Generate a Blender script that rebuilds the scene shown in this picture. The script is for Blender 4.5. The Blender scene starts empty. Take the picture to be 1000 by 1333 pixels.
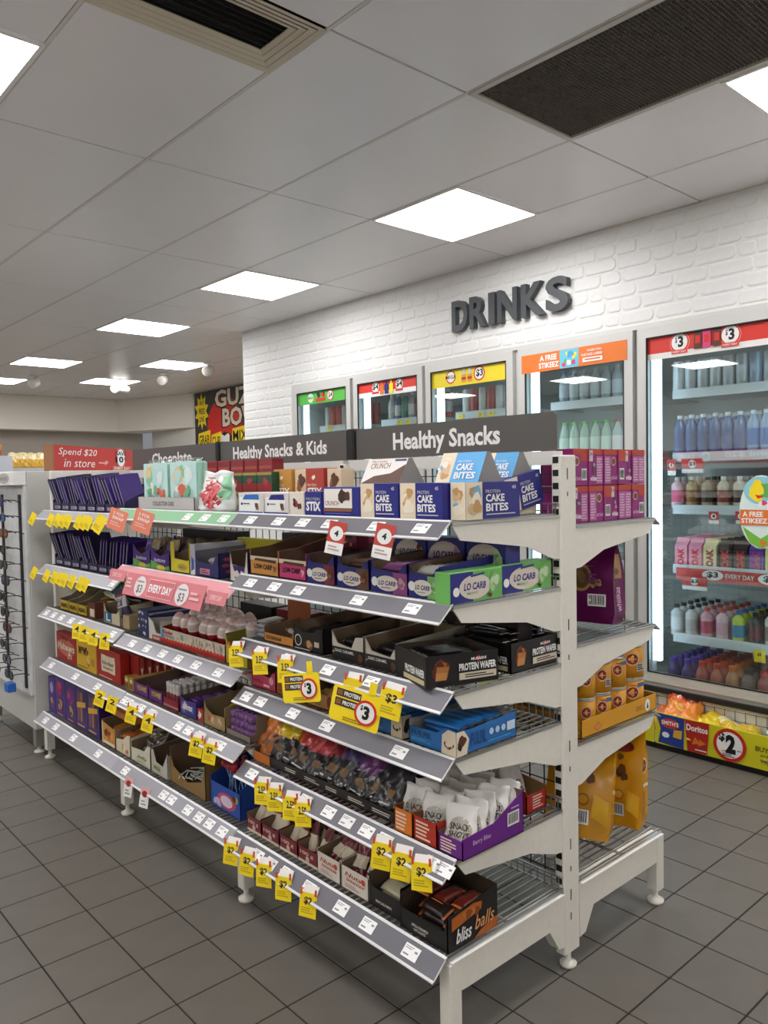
import bpy, math, random
from mathutils import Matrix, Vector, Euler
random.seed(7)
SC = bpy.context.scene
COL = SC.collection
PI = math.pi

# ---------------------------------------------------------------- camera, world, exposure
def make_camera():
    f, yaw, pitch, roll, h = 1021.53, 0.727919, -0.0426675, -0.0187506, 1.34639
    cy, sy, cp, sp, cr, sr = math.cos(yaw), math.sin(yaw), math.cos(pitch), math.sin(pitch), math.cos(roll), math.sin(roll)
    fw = Vector((sy, cy, 0)); rt = Vector((cy, -sy, 0)); up = Vector((0, 0, 1))
    fw2 = fw * cp + up * sp; up2 = up * cp - fw * sp
    rt3 = rt * cr + up2 * sr; up3 = up2 * cr - rt * sr
    cd = bpy.data.cameras.new('camera'); cd.sensor_fit = 'HORIZONTAL'; cd.sensor_width = 36.0
    cd.lens = 36.0 * f / 1000.0; cd.clip_start = 0.05; cd.clip_end = 60
    co = bpy.data.objects.new('camera', cd); COL.objects.link(co)
    m = Matrix((rt3, up3, -fw2)).transposed().to_4x4(); m.translation = (0, 0, h)
    co.matrix_world = m
    SC.camera = co
make_camera()
w = bpy.data.worlds.new('world'); SC.world = w; w.use_nodes = True
w.node_tree.nodes['Background'].inputs[0].default_value = (0.9, 0.93, 1.0, 1)
w.node_tree.nodes['Background'].inputs[1].default_value = 0.25
SC.view_settings.view_transform = 'Standard'; SC.view_settings.look = 'None'
SC.view_settings.gamma = 1.0; SC.view_settings.use_curve_mapping = False
SC.view_settings.exposure = 0.0
LAMP_STRENGTH = 18.5        # ceiling panels
COOLER_STRENGTH = 3.4      # strip lights inside the coolers

# ---------------------------------------------------------------- materials
def lin(c):
    c = c / 255.0
    return c / 12.92 if c <= 0.04045 else ((c + 0.055) / 1.055) ** 2.4
def rgb(hx):
    hx = hx.lstrip('#'); return tuple(lin(int(hx[i:i + 2], 16)) for i in (0, 2, 4)) + (1,)
MATS = {}
def M(hx, rough=0.5, metal=0.0, spec=0.5, kind='', amt=0.0, scale=30.0, emit=0.0, coat=0.0):
    key = (hx, rough, metal, spec, kind, amt, scale, emit, coat)
    if key in MATS: return MATS[key]
    m = bpy.data.materials.new('mat_' + hx.lstrip('#') + '_' + kind); m.use_nodes = True
    nt = m.node_tree; b = nt.nodes['Principled BSDF']; col = rgb(hx)
    b.inputs['Base Color'].default_value = col; b.inputs['Roughness'].default_value = rough
    b.inputs['Metallic'].default_value = metal; b.inputs['Specular IOR Level'].default_value = spec
    if coat: b.inputs['Coat Weight'].default_value = coat; b.inputs['Coat Roughness'].default_value = 0.12
    if emit:
        b.inputs['Emission Color'].default_value = col; b.inputs['Emission Strength'].default_value = emit
    if amt:
        tc = nt.nodes.new('ShaderNodeTexCoord'); nz = nt.nodes.new('ShaderNodeTexNoise')
        nz.inputs['Scale'].default_value = scale; nz.inputs['Detail'].default_value = 4
        nt.links.new(tc.outputs['Object'], nz.inputs['Vector'])
        rp = nt.nodes.new('ShaderNodeMapRange')
        rp.inputs['From Min'].default_value = 0.25; rp.inputs['From Max'].default_value = 0.75
        rp.inputs['To Min'].default_value = 1 - amt; rp.inputs['To Max'].default_value = 1 + amt * 0.5
        nt.links.new(nz.outputs['Fac'], rp.inputs['Value'])
        mx = nt.nodes.new('ShaderNodeVectorMath'); mx.operation = 'SCALE'
        mx.inputs[0].default_value = col[:3]
        nt.links.new(rp.outputs['Result'], mx.inputs['Scale']); nt.links.new(mx.outputs[0], b.inputs['Base Color'])
        if 'bump' in kind:
            bp = nt.nodes.new('ShaderNodeBump'); bp.inputs['Strength'].default_value = 0.25; bp.inputs['Distance'].default_value = 0.002
            nt.links.new(nz.outputs['Fac'], bp.inputs['Height']); nt.links.new(bp.outputs[0], b.inputs['Normal'])
    MATS[key] = m
    return m
def glass_mat(name, tint=(1, 1, 1, 1), gloss=1.0, opac=0.0):
    m = bpy.data.materials.new(name); m.use_nodes = True; nt = m.node_tree
    for n in list(nt.nodes): nt.nodes.remove(n)
    out = nt.nodes.new('ShaderNodeOutputMaterial'); tr = nt.nodes.new('ShaderNodeBsdfTransparent'); gl = nt.nodes.new('ShaderNodeBsdfGlossy')
    tr.inputs[0].default_value = tint; gl.inputs['Roughness'].default_value = 0.02
    fr = nt.nodes.new('ShaderNodeFresnel'); fr.inputs[0].default_value = 1.5
    ge = nt.nodes.new('ShaderNodeNewGeometry'); io = nt.nodes.new('ShaderNodeMapRange'); io.inputs['To Min'].default_value = 1.5; io.inputs['To Max'].default_value = 1 / 1.5
    nt.links.new(ge.outputs['Backfacing'], io.inputs['Value']); nt.links.new(io.outputs['Result'], fr.inputs[0])   # same reflectance on both faces of a thin pane
    mu = nt.nodes.new('ShaderNodeMath'); mu.operation = 'MULTIPLY'; mu.inputs[1].default_value = gloss; mu.use_clamp = True
    nt.links.new(fr.outputs[0], mu.inputs[0])
    mx = nt.nodes.new('ShaderNodeMixShader')
    nt.links.new(mu.outputs[0], mx.inputs[0]); nt.links.new(tr.outputs[0], mx.inputs[1]); nt.links.new(gl.outputs[0], mx.inputs[2])
    nt.links.new(mx.outputs[0], out.inputs[0])
    return m
GLASS = glass_mat('door_glass', (0.93, 0.98, 0.96, 1), 3.4)
CLEARBAG = glass_mat('clear_film', (0.92, 0.95, 0.95, 1), 2.2)
PET = glass_mat('clear_bottle', (0.80, 0.88, 0.95, 1), 2.0)
TINTLENS = M('#0c0d10', 0.08, coat=0.5)

# ---------------------------------------------------------------- mesh building
class MB:
    def __init__(s): s.v = []; s.f = []; s.m = []
    def add(s, vs, fs, mi=0):
        o = len(s.v); s.v += [tuple(x) for x in vs]; s.f += [tuple(i + o for i in f) for f in fs]; s.m += [mi] * len(fs); return s
    def box(s, x0, x1, y0, y1, z0, z1, mi=0):
        return s.add([(x0, y0, z0), (x1, y0, z0), (x1, y1, z0), (x0, y1, z0), (x0, y0, z1), (x1, y0, z1), (x1, y1, z1), (x0, y1, z1)],
                     [(0, 3, 2, 1), (4, 5, 6, 7), (0, 1, 5, 4), (1, 2, 6, 5), (2, 3, 7, 6), (3, 0, 4, 7)], mi)
    def bbox(s, x0, x1, y0, y1, z0, z1, b=0.003, mi=0):
        """box with chamfered vertical and top edges"""
        r = [(x0 + b, y0), (x1 - b, y0), (x1, y0 + b), (x1, y1 - b), (x1 - b, y1), (x0 + b, y1), (x0, y1 - b), (x0, y0 + b)]
        cx, cy = (x0 + x1) / 2, (y0 + y1) / 2
        k = lambda p: (p[0] + (b if p[0] < cx else -b) * 0.7, p[1] + (b if p[1] < cy else -b) * 0.7)
        vs = [(*p, z0) for p in r] + [(*p, z1 - b) for p in r] + [(*k(p), z1) for p in r]
        fs = [tuple(range(7, -1, -1)), tuple(range(16, 24))]
        for l in (0, 8):
            for i in range(8): j = (i + 1) % 8; fs.append((l + i, l + j, l + 8 + j, l + 8 + i))
        return s.add(vs, fs, mi)
    def prism(s, pts, axis, a, b, mi=0):
        """polygon pts (2D, in the two other axes) pulled along axis from a to b"""
        n = len(pts)
        def P(p, t):
            return {'x': (t, p[0], p[1]), 'y': (p[0], t, p[1]), 'z': (p[0], p[1], t)}[axis]
        vs = [P(p, a) for p in pts] + [P(p, b) for p in pts]
        fs = [tuple(range(n - 1, -1, -1)), tuple(range(n, 2 * n))] + [(i, (i + 1) % n, n + (i + 1) % n, n + i) for i in range(n)]
        return s.add(vs, fs, mi)
    def lathe(s, prof, n=16, mi=0, c=(0, 0, 0), cap=True):
        vs = []; fs = []
        for r, z in prof:
            for i in range(n):
                a = 2 * PI * i / n; vs.append((c[0] + r * math.cos(a), c[1] + r * math.sin(a), c[2] + z))
        for k in range(len(prof) - 1):
            for i in range(n): j = (i + 1) % n; fs.append((k * n + i, k * n + j, (k + 1) * n + j, (k + 1) * n + i))
        if cap: fs.append(tuple(range(n - 1, -1, -1))); fs.append(tuple(range((len(prof) - 1) * n, len(prof) * n)))
        return s.add(vs, fs, mi)
    def tube(s, pts, r, n=6, mi=0):
        pts = [Vector(p) for p in pts]; vs = []; fs = []
        for k, p in enumerate(pts):
            t = (pts[min(k + 1, len(pts) - 1)] - pts[max(k - 1, 0)]).normalized()
            a = t.cross(Vector((0, 0, 1)))
            if a.length < 1e-3: a = t.cross(Vector((1, 0, 0)))
            a.normalize(); b = t.cross(a)
            for i in range(n):
                an = 2 * PI * i / n + PI / n; vs.append(p + a * (r * math.cos(an)) + b * (r * math.sin(an)))
        for k in range(len(pts) - 1):
            for i in range(n): j = (i + 1) % n; fs.append((k * n + i, k * n + j, (k + 1) * n + j, (k + 1) * n + i))
        fs.append(tuple(range(n - 1, -1, -1))); fs.append(tuple(range((len(pts) - 1) * n, len(pts) * n)))
        return s.add(vs, fs, mi)
    def xf(s, mat, start=0):
        s.v = s.v[:start] + [tuple(mat @ Vector(p)) for p in s.v[start:]]; return s
    def mesh(s, name, mats, smooth=False):
        me = bpy.data.meshes.new(name); me.from_pydata(s.v, [], s.f)
        if not isinstance(mats, (list, tuple)): mats = [mats]
        for m in mats: me.materials.append(m)
        if len(mats) > 1: me.polygons.foreach_set('material_index', s.m)
        if smooth: me.polygons.foreach_set('use_smooth', [True] * len(s.f))
        me.update(); return me
    def build(s, name, mats, parent=None, loc=(0, 0, 0), rot=(0, 0, 0), smooth=False):
        return link(name, s.mesh(name, mats, smooth), parent, loc, rot)
def link(name, me, parent=None, loc=(0, 0, 0), rot=(0, 0, 0)):
    o = bpy.data.objects.new(name, me); COL.objects.link(o); o.location = loc; o.rotation_euler = rot
    if parent is not None: o.parent = parent
    return o
def tag(o, label=None, cat=None, group=None, kind=None):
    if label: o['label'] = label
    if cat: o['category'] = cat
    if group: o['group'] = group
    if kind: o['kind'] = kind
    return o
def thing(name, label, cat, loc=(0, 0, 0), rotz=0.0, group=None, rot=None):
    o = bpy.data.objects.new(name, None); COL.objects.link(o); o.empty_display_size = 0.05
    o.location = loc; o.rotation_euler = rot if rot else (0, 0, rotz)
    return tag(o, label, cat, group)
def struct(o): o['kind'] = 'structure'; return o
def copy_tree(o, parent=None, **kw):
    c = o.copy(); COL.objects.link(c); c.parent = parent
    for ch in o.children: copy_tree(ch, c)
    for k, v in kw.items(): c[k] = v
    return c

# ---------------------------------------------------------------- flat print: lettering and shapes on a face
TXT = {}
def text_geo(s, bold=0.012, shear=0.0):
    key = (s, bold, shear)
    if key in TXT: return TXT[key]
    cu = bpy.data.curves.new('txt', 'FONT'); cu.body = s; cu.resolution_u = 2; cu.offset = bold; cu.shear = shear; cu.fill_mode = 'FRONT'
    ob = bpy.data.objects.new('txt', cu)
    me = ob.to_mesh()
    vs = [tuple(v.co[:2]) for v in me.vertices]; fs = [tuple(p.vertices) for p in me.polygons]
    ob.to_mesh_clear(); bpy.data.objects.remove(ob); bpy.data.curves.remove(cu)
    x0 = min(v[0] for v in vs); x1 = max(v[0] for v in vs); y0 = min(v[1] for v in vs); y1 = max(v[1] for v in vs)
    vs = [((a - x0) / (x1 - x0), (b - y0) / max(y1 - y0, 1e-6)) for a, b in vs]
    TXT[key] = (vs, fs, (x1 - x0) / max(y1 - y0, 1e-6))
    return TXT[key]
class Face:
    """a flat face: origin o, u and v edge vectors, n outward; u, v run 0..1"""
    def __init__(s, parent, o, u, v, n, lift=0.0006):
        s.p = parent; s.o = Vector(o); s.u = Vector(u); s.v = Vector(v); s.n = Vector(n).normalized(); s.l = lift
    def pt(s, a, b): return s.o + s.u * a + s.v * b + s.n * s.l
    def poly(s, pts, mat, name='printed_panel'):
        me = bpy.data.meshes.new(name); me.from_pydata([s.pt(*p) for p in pts], [], [tuple(range(len(pts)))]); me.materials.append(mat)
        s.l += 0.0004; return link(name, me, s.p)
    def rect(s, a0, b0, a1, b1, mat, name='printed_panel'): return s.poly([(a0, b0), (a1, b0), (a1, b1), (a0, b1)], mat, name)
    def ell(s, ca, cb, ra, rb, mat, name='printed_disc', n=22):
        return s.poly([(ca + ra * math.cos(2 * PI * i / n), cb + rb * math.sin(2 * PI * i / n)) for i in range(n)], mat, name)
    def circ(s, ca, cb, r, mat, name='printed_disc', n=26):
        """true circle of radius r metres"""
        return s.ell(ca, cb, r / s.u.length, r / s.v.length, mat, name, n)
    def blobs(s, a0, b0, a1, b1, mats, n=5, seed=1, name='printed_picture'):
        """an irregular little picture: overlapping rounded blobs in one mesh"""
        rd = random.Random(seed); me = bpy.data.meshes.new(name); vs = []; fs = []; mi = []
        ul, vl = s.u.length, s.v.length; r0 = 0.5 * min((a1 - a0) * ul, (b1 - b0) * vl)
        for k in range(n):
            r = r0 * rd.uniform(0.45, 0.8); ca = rd.uniform(a0 + r / ul, a1 - r / ul); cb = rd.uniform(b0 + r / vl, b1 - r / vl)
            if a0 + r / ul > a1 - r / ul: ca = (a0 + a1) / 2
            if b0 + r / vl > b1 - r / vl: cb = (b0 + b1) / 2
            st = len(vs); m_ = 10; ph = rd.uniform(0, 6)
            for i in range(m_):
                t = 2 * PI * i / m_; rr = r * (0.85 + 0.15 * math.sin(3 * t + ph))
                vs.append(s.pt(ca + rr / ul * math.cos(t), cb + rr / vl * math.sin(t)) + s.n * (0.00012 * k))
            fs.append(tuple(range(st, st + m_))); mi.append(k % len(mats))
        me.from_pydata(vs, [], fs)
        for m in mats: me.materials.append(m)
        me.polygons.foreach_set('material_index', mi); s.l += 0.0008
        return link(name, me, s.p)
    def text(s, a0, b0, a1, b1, st, mat, bold=0.012, shear=0.0, keep=False, turn=False, name='lettering'):
        vs, fs, asp = text_geo(st, bold, shear)
        if keep:
            wa = (b1 - b0) * s.v.length * asp / s.u.length
            if wa < a1 - a0: c = (a0 + a1) / 2; a0, a1 = c - wa / 2, c + wa / 2
        if turn: P = [s.pt(a1 - y * (a1 - a0), b0 + x * (b1 - b0)) for x, y in vs]
        else: P = [s.pt(a0 + x * (a1 - a0), b0 + y * (b1 - b0)) for x, y in vs]
        me = bpy.data.meshes.new(name); me.from_pydata(P, [], fs); me.materials.append(mat); s.l += 0.0003
        return link(name, me, s.p)
    def lines(s, a0, b0, a1, b1, n, mat, seed=1, name='small_print'):
        """unreadably small print as thin bars in one mesh"""
        rd = random.Random(seed); vs = []; fs = []
        hh = (b1 - b0) / n
        for k in range(n):
            e = a1 - (a1 - a0) * rd.uniform(0, 0.35); y0 = b0 + hh * (k + 0.25); y1 = b0 + hh * (k + 0.75); i = len(vs)
            vs += [s.pt(a0, y0), s.pt(e, y0), s.pt(e, y1), s.pt(a0, y1)]; fs.append((i, i + 1, i + 2, i + 3))
        me = bpy.data.meshes.new(name); me.from_pydata(vs, [], fs); me.materials.append(mat); s.l += 0.0003
        return link(name, me, s.p)
    def barcode(s, a0, b0, a1, b1, seed=3):
        s.rect(a0, b0, a1, b1, WHITE, 'barcode_patch')
        rd = random.Random(seed); vs = []; fs = []; a = a0 + 0.08 * (a1 - a0)
        while a < a1 - 0.08 * (a1 - a0):
            ww = (a1 - a0) * rd.choice((0.02, 0.035, 0.05)); i = len(vs)
            y0, y1 = b0 + 0.14 * (b1 - b0), b1 - 0.1 * (b1 - b0)
            vs += [s.pt(a, y0), s.pt(a + ww, y0), s.pt(a + ww, y1), s.pt(a, y1)]; fs.append((i, i + 1, i + 2, i + 3)); a += ww * 2
        me = bpy.data.meshes.new('barcode'); me.from_pydata(vs, [], fs); me.materials.append(BLACK); s.l += 0.0003
        return link('barcode', me, s.p)
def faces_of(root, w, d, h, keys='F'):
    """faces of a carton whose front (local -Y) sits on y=0, centred in x, base on z=0"""
    D = {'F': ((-w / 2, 0, 0), (w, 0, 0), (0, 0, h), (0, -1, 0)), 'R': ((w / 2, 0, 0), (0, d, 0), (0, 0, h), (1, 0, 0)),
         'L': ((-w / 2, d, 0), (0, -d, 0), (0, 0, h), (-1, 0, 0)), 'T': ((-w / 2, 0, h), (w, 0, 0), (0, d, 0), (0, 0, 1)),
         'B': ((w / 2, d, 0), (-w, 0, 0), (0, 0, h), (0, 1, 0))}
    r = [Face(root, *D[k]) for k in keys]
    return r[0] if len(r) == 1 else r

WHITE = M('#f2f2ee', 0.5); BLACK = M('#0b0b0c', 0.5); DGREY = M('#4b484b', 0.55); LGREY = M('#c9c8c4', 0.5)
YELLOW = M('#ffe11a', 0.45); RED = M('#d8261f', 0.45); CREAM = M('#eadcc0', 0.5); KRAFT = M('#8a745c', 0.8); KRAFT2 = M('#6b5644', 0.85)
NAVY = M('#22257f', 0.4); PURPLE = M('#35186b', 0.35); MAG = M('#8b1a78', 0.4); GREEN = M('#63b25c', 0.45); ORANGE = M('#e07a2a', 0.45)
BLUE = M('#2b6fc0', 0.4); SKY = M('#4aa5dd', 0.45); PINK = M('#d8437f', 0.45); BROWN = M('#5a3320', 0.5); BRN2 = M('#8f5a33', 0.5); GOLD = M('#d9a93a', 0.4)
TAN = M('#c99a5c', 0.5); MAROON = M('#6d1420', 0.35); STEEL = M('#b9bab8', 0.3, 0.9); STEELD = M('#5c5c5a', 0.35, 0.8)
SHELFW = M('#e9e5da', 0.42, kind='bump', amt=0.04, scale=60)
# ================================================================ the room
H = 2.6613
U = 0.203
X0, X1, Y0, Y1 = -3.2, 5.72, -2.6, 12.05
WALLX = 3.75
# ---- floor of square tiles
floor = MB().box(X0, X1, Y0, Y1, -0.08, -0.002).build('floor', M('#1f1d1b', 0.85, kind='grout', amt=0.1, scale=20)); struct(floor)
TILE = M('#68635b', 0.40, kind='floortile_bump', amt=0.10, scale=9.0, spec=0.45)
tile_me = MB().bbox(-0.0992, 0.0992, -0.0992, 0.0992, -0.012, 0.0, 0.0012).mesh('floor_tile', TILE)
def cam_px(p):
    q = SC.camera.matrix_world.inverted() @ Vector(p)
    if q.z > -0.15: return None
    return 500 + 1021.5 * q.x / -q.z, 666.5 - 1021.5 * q.y / -q.z, -q.z
bpy.context.view_layer.update()
GX, GY = 4.4066 * U, 9.08122 * U
seen, rest = [], []
i0, i1 = math.ceil((X0 - GX) / U - 0.5), math.floor((X1 - GX) / U - 0.5)
j0, j1 = math.ceil((Y0 - GY) / U - 0.5), math.floor((Y1 - GY) / U - 0.5)
for i in range(i0, i1 + 1):
    for j in range(j0, j1 + 1):
        c = (GX + (i + 0.5) * U, GY + (j + 0.5) * U, 0)
        q = cam_px(c)
        hid = (1.45 < c[0] < 2.15 and c[1] > 1.55) or c[0] > 3.6
        if q and -60 < q[0] < 1060 and q[1] < 1400 and not hid: seen.append((q[2], c))
        else: rest.append(c)
seen.sort()
for d, c in seen[:300]: link('floor_tile', tile_me, floor, c)
mb = MB()
for c in rest + [c for d, c in seen[300:]]:
    if c[0] > WALLX + 0.1 and c[1] < 6.2: continue
    mb.box(c[0] - 0.0992, c[0] + 0.0992, c[1] - 0.0992, c[1] + 0.0992, -0.012, 0.0)
tag(mb.build('distant_floor_tiles', TILE, floor), kind='stuff')
# ---- walls
WPAINT = M('#e6e4dd', 0.6, kind='paint_bump', amt=0.03, scale=40)
struct(MB().box(X0 - 0.1, X0, Y0, Y1, 0, H + 0.1).build('wall_left', WPAINT))
struct(MB().box(X0, X1, Y0 - 0.1, Y0, 0, H + 0.1).build('wall_front', WPAINT))
struct(MB().box(X1, X1 + 0.1, 6.05, Y1, 0, H + 0.1).build('wall_far_side', WPAINT))
wb = struct(MB().box(X0, X1, Y1 + 0.35, Y1 + 0.45, 0, H + 0.1).build('wall_back', M('#b3aba0', 0.7)))
wsof = MB().prism([(X0, Y1 + 0.34), (X0, Y1), (5.15, Y1), (5.70, 10.62), (X1, 10.62), (X1, Y1 + 0.34)], 'z', 2.16, H)
struct(wsof.build('trim_bulkhead', M('#efe9dc', 0.6, kind='paint_bump', amt=0.03, scale=40)))
# right wall: white painted brickwork round the coolers
CY0, CY1 = 1.40, 5.285      # cooler bank
wr = MB()
wr.box(WALLX, WALLX + 0.9, CY0, CY1, 2.115, H).box(WALLX, WALLX + 0.9, CY1, 6.05, 0, H).box(WALLX, WALLX + 0.9, Y0, CY0, 0, H)
wr.box(WALLX, WALLX + 0.9, CY0, CY1, 0, 0.18)
wall_right = struct(wr.build('wall_right', M('#e8e8e3', 0.55, kind='paint_bump', amt=0.03, scale=50)))
struct(MB().box(WALLX, X1, 6.05, 6.051, 0, H).build('trim_wall_return', WPAINT))
BRK = M('#e6e7e4', 0.5, kind='brickpaint_bump', amt=0.03, scale=35)
def brick_mesh(L, Hh, sd):
    rd = random.Random(sd); n = 0; pts = []
    rr = [rd.choice((0.012, 0.02, 0.028)) for _ in range(4)]
    cs = [(-L / 2, -Hh / 2, PI), (L / 2, -Hh / 2, 1.5 * PI), (L / 2, Hh / 2, 0), (-L / 2, Hh / 2, 0.5 * PI)]
    for (cx, cz, a0), r in zip(cs, rr):
        sx, sz = (1 if cx < 0 else -1), (1 if cz < 0 else -1)
        for k in range(4):
            a = a0 + k / 3 * PI / 2
            pts.append((cx + sx * r + r * math.cos(a) + rd.uniform(-.0012, .0012), cz + sz * r + r * math.sin(a) + rd.uniform(-.0012, .0012)))
    m = len(pts); vs = [(0.0, p[0], p[1]) for p in pts] + [(-0.0035, p[0] * (1 - 0.006 / L), p[1] * (1 - 0.006 / Hh)) for p in pts] + [(-0.0052, p[0] * (1 - 0.018 / L), p[1] * (1 - 0.018 / Hh)) for p in pts]
    fs = [tuple(range(3 * m - 1, 2 * m - 1, -1))]
    for l in (0, m):
        for i in range(m): j = (i + 1) % m; fs.append((l + j, l + i, l + m + i, l + m + j))
    return MB().add(vs, fs).mesh('brick', BRK)
RH = 0.0742
BV = {}
for L in (0.085, 0.115, 0.17, 0.195, 0.215):
    BV[L] = [brick_mesh(L, RH - 0.0065, int(L * 1000) + k) for k in range(4)]
def brick_rows(ya, yb, za, zb, seed):
    rd = random.Random(seed); z = zb - RH / 2; 
    while z - RH / 2 > za - 0.03:
        y = yb
        small = 0
        while y > ya + 0.05:
            if small > 0: L = rd.choice((0.085, 0.115)); small -= 1
            else:
                L = rd.choice((0.17, 0.195, 0.195, 0.215, 0.215, 0.115)); 
                if rd.random() < 0.18: small = rd.choice((1, 2, 3))
            if y - L < ya: 
                fit = [q for q in BV if q <= y - ya]
                if not fit: break
                L = max(fit)
            link('brick', rd.choice(BV[L]), wall_right, (WALLX + 0.001, y - L / 2, z + rd.uniform(-.002, .002)))
            y -= L + 0.008
        z -= RH
brick_rows(1.0, 6.045, 2.125, H - 0.012, 3)
brick_rows(5.31, 6.045, 1.20, 2.125 - 0.02, 8)
# ---- ceiling: lay-in panels in a rail grid
ceil = struct(MB().box(X0, X1, Y0, Y1 + 0.4, H + 0.03, H + 0.1).build('ceiling', M('#3a3834', 0.8)))
PANEL = M('#f1eff0', 0.30, kind='ceilpanel', amt=0.02, scale=3.0, spec=0.5)
RAIL = M('#d9d5ce', 0.4)
CXo, CYo = 1.465, 3.049
lights, vents = [], []
LROWS_A = [0.649, 2.449, 4.249, 6.049, 8.449, 10.249]
special = {}
def mark(x, y, w, l, kind): special.setdefault(round(x, 3), []).append((y, y + l, kind))
for y in LROWS_A: mark(2.665, y, .6, .6, 'light')
for y in (-1.151,): mark(2.665, y, .6, .6, 'light')
for y in (-1.151, 0.649, 2.449, 4.249, 6.049, 8.449): mark(0.265, y, .6, .6, 'light')
for y in (-1.151, 0.649, 2.449, 4.249, 6.049, 8.449): mark(-2.135, y, .6, .6, 'light')
for y in (7.849, 9.649): mark(3.865, y, .6, .6, 'light')
mark(0.865, 1.849, .6, .316, 'supply'); mark(2.065, 0.649, .6, 1.2, 'return')
pm_cache = {}
def panel(x0, x1, y0, y1):
    k = (round(x1 - x0, 3), round(y1 - y0, 3))
    if k not in pm_cache:
        a, b = k[0] / 2 - 0.0075, k[1] / 2 - 0.0045
        mbp = MB().bbox(-a, a, -b, b, -0.012, 0.0, 0.0015); mbp.xf(Matrix.Rotation(PI, 4, 'X'))
        pm_cache[k] = mbp.mesh('ceiling_panel', PANEL)
    link('ceiling_panel', pm_cache[k], ceil, ((x0 + x1) / 2, (y0 + y1) / 2, H + 0.001))
rails = []
x = CXo - 0.6 * 8
while x < X1:
    xa, xb = max(x, X0), min(x + 0.6, X1)
    ymax = Y1
    if xa > WALLX - 0.01: ystart = 6.06
    else: ystart = Y0
    if xb > WALLX and xa < WALLX: 
        spans = [(xa, WALLX, Y0, 6.06), (xa, xb, 6.06, Y1)]
    else: spans = [(xa, xb, ystart, Y1)]
    if xb - xa > 0.05:
        for (pa, pb, ya, yb) in spans:
            sp = sorted(special.get(round(x, 3), [])); cuts = []
            brk = set([round(ya, 3), round(yb, 3)])
            y = CYo - 1.2 * 6
            while y < yb:
                if y > ya: brk.add(round(y, 3))
                y += 1.2
            for a, b, kd in sp:
                if a >= ya - .01 and b <= yb + .01: brk.add(round(a, 3)); brk.add(round(b, 3))
            brk = sorted(brk)
            for a, b in zip(brk[:-1], brk[1:]):
                if b - a < 0.03: continue
                kd = [s[2] for s in sp if s[0] <= a + .005 and s[1] >= b - .005]
                if kd: (lights if kd[0] == 'light' else vents).append((kd[0], pa, pb, a, b))
                else: panel(pa, pb, a, b)
            rails.append((pb - 0.006, pb + 0.006, ya, yb))
    x += 0.6
for xa, xb, ya, yb in rails:
    if ya > Y1 - 0.02: continue
    MB().box(xa, xb, ya, yb, H + 0.0005, H + 0.006).build('ceiling_rail', RAIL, ceil)
# ---- LED ceiling panels
def lamp_where(x, y):
    return ['rear', 'middle', 'front']
DIFF = M('#fbf9fb', 0.6, emit=LAMP_STRENGTH)
frame_mb = MB()
for a, b, c, d in ((-.298, .298, -.298, -.284), (-.298, .298, .284, .298), (-.298, -.284, -.284, .284), (.284, .298, -.284, .284)): frame_mb.box(a, b, c, d, -0.004, 0.012)
frame_me = frame_mb.mesh('frame', M('#f3f2ee', 0.4)); diff_me = MB().box(-.284, .284, -.284, .284, -0.002, 0.006).mesh('diffuser', DIFF)
vis_lab = {(2.665, 2.449): 'large square ceiling light panel in front of the dark DRINKS lettering', (2.665, 4.249): 'square ceiling light panel, second in the row beside the white brick wall',
    (2.665, 6.049): 'square ceiling light panel above the end of the white brick wall, third in its row', (3.865, 7.849): 'square ceiling light panel nearest the black and yellow poster',
    (2.665, 8.449): 'square ceiling light panel above the red promotional sign at far left', (3.865, 9.649): 'square ceiling light panel nearest the pale bulkhead, beside a spotlight',
    (2.665, 10.249): 'farthest square ceiling light panel cut off by the left edge of the photo', (2.665, 0.649): 'square ceiling light panel cut off at the right edge beside the dark air grille',
    (0.265, 2.449): 'square ceiling light panel cut off at the upper left corner of the photo'}
for kd, xa, xb, ya, yb in lights:
    lb = vis_lab.get((round(xa, 3), round(ya, 3)), 'square ceiling light panel out of the photo, behind or beside the camera')
    t = thing('ceiling_light', lb, 'light', ((xa + xb) / 2, (ya + yb) / 2, H - 0.002), 0, 'square ceiling light panels')
    link('frame', frame_me, t); link('diffuser', diff_me, t)
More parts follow.
